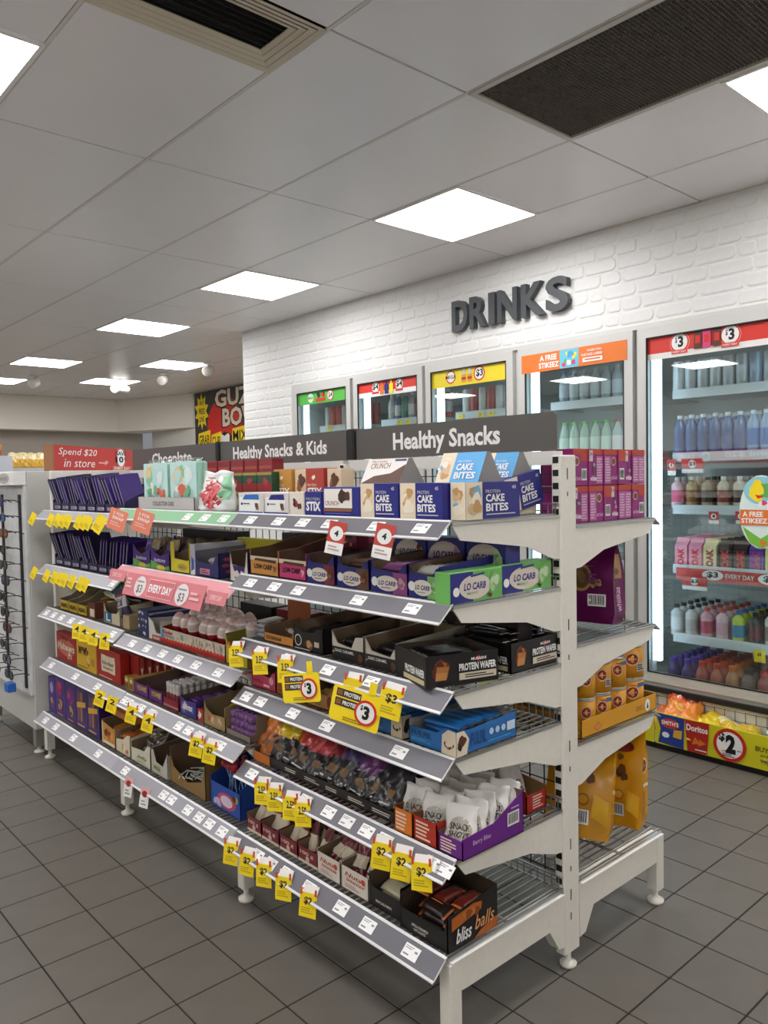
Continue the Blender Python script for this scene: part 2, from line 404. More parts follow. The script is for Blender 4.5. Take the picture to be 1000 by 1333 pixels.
# ---- air vents
for kd, xa, xb, ya, yb in vents:
    cx, cy, w_, l_ = (xa + xb) / 2, (ya + yb) / 2, (xb - xa), (yb - ya)
    if kd == 'return':
        t = thing('return_air_grille', 'large dark egg-crate return air grille set in the ceiling', 'air grille', (cx, cy, H))
        fr = MB()
        a, b = w_ / 2 - 0.003, l_ / 2 - 0.003
        for q in ((-a, a, -b, -b + .022), (-a, a, b - .022, b), (-a, -a + .022, -b + .022, b - .022), (a - .022, a, -b + .022, b - .022)): fr.box(*q, -0.004, 0.012)
        fr.build('frame', M('#c4bfb4', 0.4), t)
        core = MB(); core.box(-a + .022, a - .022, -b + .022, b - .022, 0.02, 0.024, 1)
        s = 0.0135
        n1 = int((2 * a - .044) / s); n2 = int((2 * b - .044) / s)
        for i in range(n1 + 1): xx = -a + .022 + i * s; core.box(xx - .0009, xx + .0009, -b + .022, b - .022, 0.002, 0.016)
        for i in range(n2 + 1): yy = -b + .022 + i * s; core.box(-a + .022, a - .022, yy - .0009, yy + .0009, 0.002, 0.016)
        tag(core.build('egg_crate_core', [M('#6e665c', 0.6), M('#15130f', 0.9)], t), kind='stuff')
    else:
        t = thing('supply_air_vent', 'cream stepped supply air vent with dark louvres in the ceiling', 'air vent', (cx, cy, H))
        a, b = w_ / 2 - 0.003, l_ / 2 - 0.003
        for k in range(4):
            o1 = 0.021 * k; o2 = o1 + 0.0165; z1 = -0.004 + 0.003 * k; z2 = z1 + 0.005
            A1, B1, A2, B2 = a - o1, b - o1, a - o2, b - o2
            if B2 < 0.01: break
            vs = [(-A1, -B1, z1), (A1, -B1, z1), (A1, B1, z1), (-A1, B1, z1), (-A2, -B2, z2), (A2, -B2, z2), (A2, B2, z2), (-A2, B2, z2)]
            vs += [(p[0], p[1], p[2] + 0.003) for p in vs]
            fs = []
            for i in range(4): j = (i + 1) % 4; fs += [(j, i, 4 + i, 4 + j), (8 + i, 8 + j, 12 + j, 12 + i), (i, j, 8 + j, 8 + i), (4 + j, 4 + i, 12 + i, 12 + j)]
            MB().add(vs, fs).build('louvre', M('#d6cdb8', 0.45), t)
        for q in range(5):
            yy = -b + .095 + q * .026
            MB().add([(-a + .085, yy, .004), (a - .085, yy, .004), (a - .085, yy + .014, .018), (-a + .085, yy + .014, .018), (-a + .085, yy, .006), (a - .085, yy, .006), (a - .085, yy + .014, .020), (-a + .085, yy + .014, .020)], [(3, 2, 1, 0), (4, 5, 6, 7), (0, 1, 5, 4), (2, 3, 7, 6), (1, 2, 6, 5), (3, 0, 4, 7)]).build('blade', M('#4a4844', .6), t)
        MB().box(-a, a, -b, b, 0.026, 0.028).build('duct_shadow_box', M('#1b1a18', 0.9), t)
# ---- far bulkhead poster, spotlights
pt_ = thing('hanging_poster', 'black and yellow confectionery poster with red shape on far side wall', 'poster', (X1 - 0.025, 9.9, 1.72))
MB().box(0, 0.02, -2.14, 0.66, 0, 0.93).build('board', M('#3a3a3c', 0.5), pt_)
f = Face(pt_, (0, 0.66, 0), (0, -2.8, 0), (0, 0, 0.93), (-1, 0, 0), 0.001)
f.ell(0.30, 0.42, 0.17, 0.46, RED); f.poly([(0.10, 0.0), (0.24, 0.35), (0.42, 0.0)], RED)
f.poly([(0.075 + (0.075 if i % 2 else 0.045) * math.cos(i * PI / 10), 0.70 + (0.29 if i % 2 else 0.19) * math.sin(i * PI / 10)) for i in range(20)], YELLOW, 'starburst')
f.text(0.052, 0.80, 0.10, 0.87, 'ANY', BLACK); f.text(0.045, 0.66, 0.108, 0.75, 'PRESS', BLACK); f.text(0.05, 0.54, 0.10, 0.62, 'LINE', BLACK)
f.text(0.205, 0.705, 0.83, 1.0, 'GUZZLE', BLACK, bold=0.07); f.text(0.275, 0.40, 0.70, 0.715, 'BOWL', BLACK, bold=0.07)
f.text(0.215, 0.725, 0.82, 0.985, 'GUZZLE', CREAM, bold=0.035); f.text(0.285, 0.42, 0.69, 0.70, 'BOWL', CREAM, bold=0.035)
f.blobs(0.22, 0.0, 0.40, 0.38, [WHITE, BLACK, WHITE], 6, 4)
for a, b, c, d, s_ in ((0.03, 0.10, 0.155, 0.40, 'GRAB'), (0.165, 0.08, 0.265, 0.36, 'CUP'), (0.37, 0.12, 0.52, 0.42, 'MIX')):
    f.poly([(a, b), (c, b + 0.05), (c + 0.008, d), (a + 0.008, d - 0.04)], YELLOW, 'yellow_banner'); f.text(a + 0.014, b + 0.08, c - 0.006, d - 0.07, s_, BLACK, 0.02)
SPOT = M('#f4f1ea', 0.35)
for (x, y, lb) in ((3.21, 9.9, 'white ceiling spotlight at far left of the ceiling'), (4.28, 9.9, 'twin-headed white spotlight hanging in the middle of the far ceiling'), (4.34, 8.8, 'white ceiling spotlight left of the poster'), (4.39, 7.8, 'white ceiling spotlight directly above the poster')):
    t = thing('spotlight', lb, 'spotlight', (x, y, H - 0.003), 0, 'far ceiling spotlights')
    MB().lathe([(0.05, 0), (0.05, -0.02), (0.012, -0.025), (0.012, -0.05)][::-1], 14).build('mount', SPOT, t, smooth=False)
    heads = [(-0.5, 0)] if 'twin' not in lb else [(-0.5, -0.05), (0.9, 0.05)]
    for a, ox in heads:
        hd = MB().lathe([(0.03, -0.06), (0.05, -0.05), (0.055, 0.0), (0.055, 0.05), (0.048, 0.055)], 16)
        hd.build('lamp_head', SPOT, t, (ox, 0, -0.085), (1.9, 0, a * 2), smooth=True)
# ================================================================ the gondola (double-sided shelving)
GXc = 1.765
UY = [1.25, 2.155, 3.06, 3.965]
gon = thing('gondola_shelving', 'long white double-sided wire shelving unit full of confectionery', 'shelving', (GXc, 2.6, 0))
GO = Vector((GXc, 2.6, 0))
def G(mb, name, mats, parent=gon, smooth=False):
    """build in world coordinates, parented under the gondola"""
    mb.xf(Matrix.Translation(-GO)); return mb.build(name, mats, parent, smooth=smooth)
SLOT = M('#15130f', 0.8)
for k, y in enumerate(UY):
    up = G(MB().bbox(1.727, 1.797, y - 0.015, y + 0.015, 0.045, 1.40, 0.003), 'upright', SHELFW)
    sl = MB()
    z = 0.24
    while z < 1.39:
        for xx in (1.7265, 1.7975): sl.box(xx - 0.0006, xx + 0.0006, y - 0.008, y + 0.010, z, z + 0.017)
        z += 0.0345
    if k == 0:
        for z, hh in ((1.29, .012), (1.335, .03), (0.93, .03), (0.85, .014), (0.60, .03), (0.545, .014), (0.33, .03), (0.27, .014), (0.135, .02), (0.19, .03)):
            sl.box(1.755, 1.7585, y - 0.0156, y - 0.0145, z, z + hh)
    tag(G(sl, 'slots', SLOT, up), kind='stuff')
    G(MB().lathe([(0.006, 0.0), (0.022, 0.0), (0.024, 0.008), (0.012, 0.014), (0.008, 0.02), (0.008, 0.05)], 16, c=(1.762, y, 0.0)), 'levelling_foot', SHELFW, up, True)
    # base brackets and legs, both sides
    for s in (-1, 1):
        def sx(v): return v if s < 0 else 2 * 1.762 - v
        poly = [(sx(1.278), 0.215), (sx(1.278), 0.142), (sx(1.335), 0.138), (sx(1.66), 0.138), (sx(1.70), 0.075), (sx(1.727), 0.07), (sx(1.727), 0.215)]
        if s > 0: poly = poly[::-1]
        br = G(MB().prism(poly[::-1], 'y', y - 0.016, y + 0.016), 'base_bracket', SHELFW)
        a, b = sorted((sx(1.276), sx(1.316)))
        G(MB().bbox(a, b, y - 0.019, y + 0.019, 0.045, 0.2165, 0.003), 'leg', SHELFW, br)
        G(MB().lathe([(0.006, 0.0), (0.024, 0.0), (0.026, 0.009), (0.012, 0.016), (0.008, 0.022), (0.008, 0.05)], 16, c=((a + b) / 2, y, 0.0)), 'levelling_foot', SHELFW, br, True)
        G(MB().box(min(sx(1.282), sx(1.72)), max(sx(1.282), sx(1.72)), y - 0.021, y + 0.021, 0.2165, 0.220), 'cap_strip', M('#f6f4ee', 0.35), br)
# far end panel
G(MB().bbox(1.345, 1.725, 3.955, 3.985, 0.24, 1.415, 0.003), 'end_panel', SHELFW)
# rear wire mesh in each bay
WIRE = M('#a8a8a4', 0.35, 0.8); WIRED = M('#3c3b39', 0.5, 0.5)
for b in range(3):
    ya, yb = UY[b] + 0.016, UY[b + 1] - 0.016; mb = MB()
    z = 0.25
    while z < 1.36: mb.box(1.760, 1.763, ya, yb, z - .0014, z + .0014); z += 0.05
    y = ya + 0.01
    while y < yb: mb.box(1.763, 1.766, y - .0014, y + .0014, 0.24, 1.37); y += 0.05
    tag(G(mb, 'rear_wire_mesh', WIRED), kind='stuff')
    G(MB().box(1.745, 1.78, ya, yb, 1.375, 1.412), 'header_rail', M('#d9d8d2', 0.4))
LABELS_DONE = []
RAILP = M('#dddddc', 0.3); RAILI = M('#68666c', 0.45); TICKETW = M('#f7f7f4', 0.45)
def shelf(b, z, side=-1, insert=RAILI, base=False, rail=True, xf=None):
    ya, yb = UY[b] - (0.012 if b == 0 else -0.003), UY[b + 1] - 0.003
    if b > 0: ya = UY[b] + 0.003
    if xf is None: xf = 1.275 if base else 1.312
    def sx(v): return v if side < 0 else 2 * 1.762 - v
    def bx(mb, x0, x1, y0, y1, z0, z1, mi=0):
        a, c = sorted((sx(x0), sx(x1))); mb.box(a, c, y0, y1, z0, z1, mi)
    fr = MB()
    for y in (ya + .002, yb - .002): bx(fr, xf, 1.725, y - .003, y + .003, z - .010, z - .003)
    for x in (xf + .002, 1.722): bx(fr, x - .003, x + .003, ya, yb, z - .010, z - .003)
    bx(fr, (xf + 1.72) / 2 - .003, (xf + 1.72) / 2 + .003, ya, yb, z - .010, z - .003)
    sh = G(fr, 'wire_shelf', STEEL)
    wr_ = MB(); y = ya + 0.012
    while y < yb - 0.006:
        bx(wr_, xf, 1.725, y - .0018, y + .0018, z - .0035, z)
        bx(wr_, 1.7205, 1.7235, y - .0015, y + .0015, z, z + 0.025)
        y += 0.0235
    bx(wr_, 1.720, 1.7245, ya, yb, z + .024, z + .0275)
    tag(G(wr_, 'deck_wires', STEEL, sh), kind='stuff')
    if not base:
        for y in ((ya + .004, yb - .004)):
            poly = [(sx(xf + .002), z - .004), (sx(xf + .002), z - .012), (sx(xf + .030), z - .046), (sx(xf + .275), z - .078), (sx(1.70), z - .118), (sx(1.727), z - .12), (sx(1.727), z - .004)]
            if side > 0: poly = poly[::-1]
            G(MB().prism(poly[::-1], 'y', y - .002, y + .002), 'bracket', SHELFW, sh)
    if rail and side < 0:
        y0, y1 = ya - 0.002, yb + 0.002
        # sloping price rail: back strip, top and bottom lips
        def q(xo, zo): return (xf - .006 + xo, z + .001 + zo)
        body = [q(0, 0), q(-.044, -.038), q(-.042, -.040), q(.002, -.003)]
        G(MB().prism(body[::-1], 'y', y0, y1), 'price_rail', RAILP, sh)
        G(MB().prism([q(.003, .002), q(-.0035, -.0015), q(-.0035, -.004), q(.003, -.003)][::-1], 'y', y0, y1), 'rail_lip', RAILP, sh)
        G(MB().prism([q(-.0425, -.0350), q(-.0475, -.039), q(-.0465, -.042), q(-.0415, -.038)][::-1], 'y', y0, y1), 'rail_lip', RAILP, sh)
        ins = [q(-.0035, -.0018), q(-.0425, -.0355), q(-.042, -.037), q(-.003, -.0035)]
        G(MB().prism(ins[::-1], 'y', y0 + .002, y1 - .002), 'rail_insert', insert, sh)
    elif rail:
        a = sx(xf); G(MB().prism([(a, z), (a + .03, z - .02), (a + .03, z - .024), (a - .002, z - .006)][::1], 'y', ya, yb), 'price_rail', M('#a5a59f', 0.35), sh)
    sh['zl'] = z; sh['xl'] = xf
    return sh
def on_rail(xf, z, y, t0, t1, wd):
    """four corners of a card lying on a price rail's slope; t0 top .. t1 bottom (0..1)"""
    n = Vector((-.038, 0, .044)).normalized() * 0.0022
    def c(t, yy): return Vector((xf - .006 - .044 * t, yy, z + .001 - .038 * t)) + n
    return [c(t1, y + wd / 2), c(t1, y - wd / 2), c(t0, y - wd / 2), c(t0, y + wd / 2)]
def rail_label(sh, y, wd=0.045, t0=0.24, t1=0.78):
    P = on_rail(sh['xl'], sh['zl'], y, t0, t1, wd); n = Vector((-.038, 0, .044)).normalized()
    vs = [p - GO for p in P] + [p - GO - n * .0008 for p in P]
    lab = MB().add(vs, [(0, 1, 2, 3), (7, 6, 5, 4), (0, 4, 5, 1), (1, 5, 6, 2), (2, 6, 7, 3), (3, 7, 4, 0)]).build('price_label', TICKETW, sh)
    return P
PRINT_MB = {}
def label_print(P, sh):
    """tiny print on a rail label, one mesh per shelf"""
    mb = PRINT_MB.setdefault(sh.name, (MB(), sh))[0]
    a, b, c, d = P; n = Vector((-.038, 0, .044)).normalized() * 0.0005
    def L(u, v): return (a * (1 - u) + b * u) * (1 - v) + (d * (1 - u) + c * u) * v + n - GO
    for (u0, u1, v0, v1) in ((.08, .5, .66, .72), (.08, .62, .80, .85), (.72, .9, .56, .72), (.1, .45, .18, .30)):
        mb.add([L(u0, v0), L(u1, v0), L(u1, v1), L(u0, v1)], [(0, 1, 2, 3)])
GREENI = M('#7fb585', 0.45); PINKI = M('#dd8f95', 0.45); WHITEI = M('#d9d9d8', 0.4)
Z1 = dict(T=1.245, S2=1.052, S3=0.848, S4=0.692, S5=0.452, B=0.235)
Z2 = dict(T=1.245, S2=1.018, S3=0.738, S4=0.495, B=0.238)
Z3 = dict(T=1.222, S2=0.958, S3=0.748, S4=0.498, B=0.238)
SH = {}
for bi, ZZ in ((0, Z1), (1, Z2), (2, Z3)):
    for k, z in ZZ.items():
        ins = RAILI
        if bi == 1 and k == 'T': ins = GREENI
        if bi == 1 and k == 'S2': ins = PINKI
        if bi > 0 and k in ('S3', 'S4', 'B'): ins = M('#96959a', 0.4)
        if bi == 2: ins = M('#a2a1a6', 0.4)
        SH[(bi, k)] = shelf(bi, z, -1, ins, base=(k == 'B'))
for bi in range(3):
    for z in (1.212, 0.885, 0.612): SH[(bi, 'R', z)] = shelf(bi, z, 1)
    SH[(bi, 'R', 0.228)] = shelf(bi, 0.228, 1, base=True)
# white shelf-edge labels
for key, ys in {(0, 'T'): [2.05, 1.90, 1.78, 1.66, 1.47, 1.31], (0, 'S2'): [2.06, 1.93, 1.81, 1.545, 1.345], (0, 'S3'): [2.02, 1.87, 1.68, 1.50], (0, 'S4'): [2.10, 2.02, 1.85, 1.69, 1.40],
        (0, 'S5'): [2.08, 1.80, 1.69, 1.61, 1.53, 1.46, 1.29, 1.25], (0, 'B'): [2.0, 1.93, 1.85, 1.74, 1.596, 1.488, 1.331],
        (1, 'T'): [2.45, 2.33, 2.21], (1, 'S3'): [2.93, 2.80, 2.67, 2.55, 2.42, 2.27], (1, 'S4'): [3.02, 2.98, 2.87, 2.78, 2.56, 2.49, 2.41, 2.27], (1, 'B'): [2.95, 2.62, 2.56, 2.44, 2.36, 2.29, 2.21],
        (2, 'S2'): [3.10], (2, 'S3'): [3.90, 3.80, 3.70, 3.58, 3.47, 3.12], (2, 'S4'): [3.86, 3.55, 3.30], (2, 'B'): [3.86, 3.72, 3.50, 3.22]}.items():
    for y in ys: label_print(rail_label(SH[key], y, 0.05), SH[key])
for nm, (mb, sh) in PRINT_MB.items(): tag(mb.build('label_print', M('#8a8a8e', 0.6), sh), kind='stuff')
# header signs along the top
def header(y0, y1, name, label, texts, col=M('#57534f', 0.5)):
    t = thing(name, label, 'sign', (GXc - 0.012, (y0 + y1) / 2, 1.414), -PI / 2)
    w_, h_ = y1 - y0, 0.104; r = 0.012
    pts = [(-w_ / 2, 0), (w_ / 2, 0)] + [(w_ / 2 - r + r * math.cos(a), h_ - r + r * math.sin(a)) for a in (0, PI / 6, PI / 3, PI / 2)] + [(-w_ / 2 + r + r * math.cos(a), h_ - r + r * math.sin(a)) for a in (PI / 2, 2 * PI / 3, 5 * PI / 6, PI)]
    MB().prism(pts[::-1], 'y', 0, 0.006).build('board', col, t)
    MB().box(-w_ / 2 + .012, w_ / 2 - .012, 0.012, 0.016, 0.0, h_ - .006).build('rear_board', RED, t)
    MB().box(-w_ / 2 + .02, w_ / 2 - .02, 0.006, 0.012, 0.0, h_ - .02).build('core', M('#35322f', 0.6), t)
    f = Face(t, (-w_ / 2, 0, 0), (w_, 0, 0), (0, 0, h_), (0, -1, 0), 0.0008)
    for (ya, yb, za, zb, s) in texts: f.text((y1 - ya) / w_, (za - 1.414) / h_, (y1 - yb) / w_, (zb - 1.414) / h_, s, M('#efedea', 0.5), 0.028, name='lettering')
    g = Face(t, (w_ / 2 - .012, 0.016, 0), (-w_ + .024, 0, 0), (0, 0, h_), (0, 1, 0), 0.0008)
    g.text(0.06, 0.3, 0.55, 0.8, 'Spend $20', WHITE, 0.02); g.circ(0.72, 0.5, 0.04, WHITE); g.text(0.67, 0.35, 0.77, 0.65, '10c', BLACK, 0.02); g.text(0.82, 0.3, 0.97, 0.7, 'SAVE', WHITE, 0.02)
    return t
header(1.268, 2.105, 'header_sign', 'dark grey header sign reading Healthy Snacks', [(1.915, 1.460, 1.422, 1.496, 'Healthy Snacks')])
header(2.157, 3.032, 'header_sign', 'dark grey header sign reading Healthy Snacks & Kids', [(2.925, 2.272, 1.424, 1.492, 'Healthy Snacks & Kids')])
header(3.064, 3.93, 'header_sign', 'dark grey header sign reading Chocolate', [(3.70, 3.29, 1.436, 1.492, 'Chocolate')])
for y in (2.131, 3.048):
    tag(MB().bbox(1.742, 1.79, y - 0.022 if y < 2.5 else y - .014, y + 0.022 if y < 2.5 else y + .014, 1.414, 1.521, 0.006).build('sign_end_cap', BLACK), 'black end cap standing between the Healthy Snacks header signs' if y < 2.5 else 'black end cap standing beside the Chocolate header sign', 'sign holder')
# ================================================================ drinks cooler bank in the wall
cool = thing('drinks_cooler', 'five-door glass-fronted drinks cooler built into white brick wall', 'cooler', (WALLX, 3.3, 0))
CO = Vector((WALLX, 3.3, 0))
def CB(mb, name, mats, parent=cool, smooth=False): mb.xf(Matrix.Translation(-CO)); return mb.build(name, mats, parent, smooth=smooth)
ALU = M('#cfcfca', 0.35, 0.25); CWALL = M('#bcc6c2', 0.5); SEAL = M('#141414', 0.6)
XB = 4.52
cab = MB()
cab.box(XB, XB + .03, CY0, CY1, 0.18, 2.12).box(3.79, XB, CY1 - .02, CY1 + .0, 0.18, 2.12).box(3.79, XB, CY0, CY0 + .02, 0.18, 2.12)
cab.box(3.79, XB, CY0, CY1, 2.10, 2.12).box(3.79, XB, CY0, CY1, 0.18, 0.20)
CB(cab, 'cabinet_lining', CWALL)
DOORS = [(5.259, 4.532), (4.497, 3.769), (3.740, 2.999), (2.959, 2.206), (2.179, 1.440)]
fr = MB()
fr.box(3.735, 3.80, CY0, CY1 + 0.012, 2.095, 2.118).box(3.735, 3.80, CY1 - .02, CY1 + .012, 0.25, 2.095).box(3.735, 3.80, CY0, 1.436, 0.25, 2.095).box(3.735, 3.80, CY0, CY1 + .012, 0.235, 0.262)
for (a, b), (c, d) in zip(DOORS[:-1], DOORS[1:]): fr.box(3.752, 3.80, c + .002, b - .002, 0.262, 2.095)
CB(fr, 'outer_frame', ALU)
CB(MB().box(3.715, 3.76, CY0, CY1 + .01, 0.215, 0.240), 'shadow_gap_strip', SEAL)
CB(MB().box(3.738, 3.752, CY0, CY1, 0.0, 0.215), 'kickboard', M('#e9e8e2', 0.5, kind='paint_bump', amt=0.04, scale=30))
SH_Z = [1.765, 1.435, 1.160, 0.845, 0.478]
doors = []
for k, (ya, yb) in enumerate(DOORS):
    d = MB(); g0, g1, zb, zt = yb + .05, ya - .05, 0.312, 2.042
    d.box(3.722, 3.758, yb, ya, zt, 2.092).box(3.722, 3.758, yb, ya, 0.264, zb).box(3.722, 3.758, yb, g0, zb, zt).box(3.722, 3.758, g1, ya, zb, zt)
    door = CB(d, 'door', ALU); doors.append(door)
    s = MB()
    for q in ((g0, g1, zt - .006, zt), (g0, g1, zb, zb + .006), (g0, g0 + .006, zb, zt), (g1 - .006, g1, zb, zt)): s.box(3.7205, 3.730, q[0], q[1], q[2], q[3])
    s.box(3.745, 3.752, ya - .001, ya + .010, 0.27, 2.09)
    CB(s, 'door_seal', SEAL, door)
    CB(MB().box(3.738, 3.743, g0, g1, zb, zt), 'glass_pane', GLASS, door)
    # strip light behind the hinge side of every door
    CB(MB().box(3.79, 3.82, ya - .085, ya - .045, 0.36, 2.02), 'strip_light', M('#cfe6fa', 0.5, emit=COOLER_STRENGTH), cool)
    CB(MB().box(3.79, 3.82, yb + .045, yb + .075, 0.36, 2.02), 'strip_light', M('#cfe6fa', 0.5, emit=COOLER_STRENGTH), cool)  # unseen second strip behind the other frame side, added to brighten the interior
    CB(MB().box(3.79, 3.83, ya - .043, ya - .005, 0.30, 2.04), 'mullion_cover', M('#dfe3e4', 0.4), cool)
    for z in SH_Z:
        m = MB().box(3.93, XB - .02, yb + .03, ya - .09, z - .006, z)
        m.box(3.918, 3.93, yb + .03, ya - .09, z - .030, z + .018, 1)
        CB(m, 'cooler_shelf', [M('#c8cccc', 0.4), M('#d4d8da', 0.3)], cool)
# header cards on the doors
CO_F = lambda door, ya, yb, za, zb: Face(door, Vector((3.7365, ya, za)) - CO, (0, yb - ya, 0), (0, 0, zb - za), (-1, 0, 0), 0.0008)
def hdr(k, col, z0=1.950, z1=2.042):
    ya, yb = DOORS[k]; f = CO_F(doors[k], ya - .05, yb + .05, z0, z1); f.rect(0, 0, 1, 1, col, 'header_card'); return f
f = hdr(0, M('#57b947', 0.45), 1.944)
f.circ(.27, .5, .036, WHITE); f.circ(.27, .5, .030, M('#c9efc2', .5)); f.text(.22, .40, .32, .60, 'MEGA', BLACK); f.blobs(.38, .35, .48, .95, [BROWN, BLACK], 4, 2); f.blobs(.48, .35, .58, .95, [BROWN, RED], 4, 5); f.rect(.38, .15, .58, .38, RED)
f.circ(.68, .52, .040, RED); f.circ(.68, .52, .033, WHITE); f.text(.645, .3, .72, .75, '$4', BLACK, .02)
f = hdr(1, M('#dc3a2e', 0.45), 1.970)
g = CO_F(doors[1], DOORS[1][0] - .05, DOORS[1][1] + .05, 1.936, 1.970); g.rect(0, 0, 1, 1, WHITE, 'header_strip')
for c in (.30, .70): f.circ(c, .42, .036, WHITE); f.text(c - .05, .12, c + .05, .75, '$4', BLACK, .03); f.rect(c - .06, -.22, c + .06, -.02, RED)
for a, m in ((.38, ORANGE), (.46, NAVY), (.54, YELLOW)): f.rect(a, -.35, a + .065, .6, m, 'bottle_picture'); f.rect(a + .02, .6, a + .045, .92, m, 'bottle_picture')
f = hdr(2, M('#f0d92a', 0.45), 1.932)
f.circ(.27, .55, .042, RED); f.circ(.27, .55, .034, WHITE); f.text(.20, .45, .34, .65, 'MEGA', BLACK, .02); f.circ(.65, .55, .046, RED); f.circ(.65, .55, .037, WHITE); f.text(.61, .33, .70, .78, '$3', BLACK, .03)
for a in (.42, .50): f.rect(a, .15, a + .06, .6, GOLD, 'bottle_picture'); f.rect(a + .012, .6, a + .048, .95, LGREY, 'bottle_picture'); f.rect(a, .3, a + .06, .45, RED, 'bottle_picture')
ya, yb = DOORS[3]; f = CO_F(doors[3], ya - .03, yb + .03, 1.945, 2.050); f.l = 0.017; f.rect(0, 0, 1, 1, M('#e5792c', 0.45), 'header_card')
f.text(.19, .56, .36, .86, 'A FREE', WHITE, .03, keep=False); f.text(.18, .16, .38, .46, 'STIKEEZ', WHITE, .03)
f.rect(.39, .02, .57, .98, M('#6cc3d8', .5), 'picture_panel'); f.blobs(.40, .45, .56, .95, [YELLOW, SKY, GREEN], 5, 2); f.blobs(.40, .05, .56, .5, [WHITE, PINK, GREEN], 5, 3)
f.text(.65, .70, .78, .82, 'WHEN YOU', WHITE, .02); f.text(.60, .48, .79, .62, 'PURCHASE A DRINK', WHITE, .02); f.rect(.61, .18, .79, .40, WHITE); f.lines(.63, .22, .78, .38, 1, ORANGE)
f = hdr(4, M('#d9382c', 0.45), 1.957)
g = CO_F(doors[4], DOORS[4][0] - .05, DOORS[4][1] + .05, 1.927, 1.957); g.rect(0, 0, 1, 1, M('#e9e6e0', .5), 'header_strip')
for c in (.275, .675):
    f.circ(c, .45, .052, M('#f0b7b0', .5)); f.circ(c, .45, .050, M('#d9382c', 0.45)); f.circ(c, .48, .042, WHITE); f.text(c - .035, .42, c - .018, .78, '$', BLACK, .02); f.text(c - .012, .18, c + .033, .82, '3', BLACK, .04); f.rect(c - .065, -.18, c + .065, .05, M('#d9382c', 0.45)); f.text(c - .055, -.13, c + .055, -.01, 'EVERY DAY', WHITE, .01)
for a, m in ((.395, BROWN), (.465, PINK), (.545, BROWN)): f.rect(a, -.05, a + .062, .95, m, 'carton_picture'); f.rect(a + .012, .25, a + .05, .7, RED, 'carton_picture')
# round promo sticker on door 5
f = Face(doors[4], Vector((3.7365, 1.655, 0.985)) - CO, (0, -0.20, 0), (0, 0, 0.345), (-1, 0, 0), 0.0012)
pts = [(.5 + .5 * math.cos(a) * 1.0, .5 + .5 * math.sin(a)) for a in [2 * PI * i / 28 for i in range(28)]]
f.poly(pts, M('#dff0ea', .5), 'sticker'); f.ell(.5, .79, .40, .19, M('#8fd0d8', .5)); f.blobs(.2, .62, .8, .95, [GREEN, YELLOW, YELLOW, RED], 6, 3); f.blobs(.25, .52, .85, .68, [WHITE, PINK, WHITE], 5, 6)
f.rect(.02, .32, .98, .53, M('#e5792c', .45)); f.text(.08, .435, .55, .505, 'A FREE', WHITE, .03); f.text(.05, .345, .65, .415, 'STIKEEZ', WHITE, .03)
f.poly([(.08, .30), (.5, .14), (.92, .30), (.75, .08), (.5, .01), (.25, .08)], M('#78c043', .5)); f.blobs(.35, .03, .65, .14, [ORANGE], 2, 2)
# price rails inside door 5
f = Face(cool, Vector((3.917, 2.07, 0.785)) - CO, (0, -0.66, 0), (0, 0, 0.062), (-1, 0, 0), 0.0012)
f.rect(0, 0, 1, 1, M('#d94a42', .45), 'promo_strip')
for c in (.30, .73): f.ell(c, .55, .085, .42, WHITE); f.text(c - .045, .3, c + .045, .85, '$3', BLACK, .03)
f.text(.40, .35, .62, .75, 'EVERY DAY', WHITE, .02)
def cooler_tag(y, z, w_, h_, col, label, txt, x=3.912):
    t = thing('price_ticket', label, 'price ticket', (x, y, z), -PI / 2, 'price tickets hanging in the drinks cooler', rot=(0.12, 0, -PI / 2))
    MB().box(-w_ / 2, w_ / 2, 0, .0012, 0, h_).build('card', col, t)
    f = faces_of(t, w_, .0012, h_)
    if col is not YELLOW: f.rect(0, 0, 1, .28, WHITE); f.circ(.5, .62, min(w_, h_) * .28, WHITE)
    f.text(.34, .48, .66, .78, txt, BLACK, .03)
    return t
PRED = M('#d3403c', .45)
cooler_tag(1.965, .735, .135, .075, PRED, 'red three dollar card hanging below the carton shelf of the cooler', '$3')
cooler_tag(1.975, 1.345, .115, .075, PRED, 'red three dollar card with blue bottles hanging below water bottles', '$3')
cooler_tag(2.09, 1.335, .045, .085, PRED, 'small red and white ticket left of the card below water bottles', '4')
cooler_tag(1.862, 1.085, .052, .062, PRED, 'small red and white ticket under flavoured milk, left one', '4')
cooler_tag(1.725, 1.088, .052, .062, PRED, 'small red and white ticket under flavoured milk, right one', '4')
cooler_tag(1.633, .408, .056, .062, YELLOW, 'yellow ticket on the lowest cooler shelf, left one', '$4')
cooler_tag(1.540, .404, .056, .062, YELLOW, 'yellow ticket on the lowest cooler shelf, cut by photo edge', '$4')
for y in (5.03, 4.66): cooler_tag(y, 1.735, .05, .05, YELLOW, 'yellow ticket on top shelf behind the green header card', '$4')
for y in (4.20, 4.11, 3.98, 3.90): cooler_tag(y, 1.735, .05, .03, YELLOW, 'yellow ticket on top shelf behind the red header card, doors two', '$4')
for y in (3.60, 3.42, 3.33): cooler_tag(y, 1.735, .05, .03, YELLOW, 'yellow ticket on top shelf behind the yellow header card', '$4')

ORD = ['leftmost', 'second from the left', 'third from the left', 'fourth from the left', 'fifth from the left', 'sixth from the left', 'seventh from the left', 'eighth from the left', 'ninth from the left', 'tenth from the left']
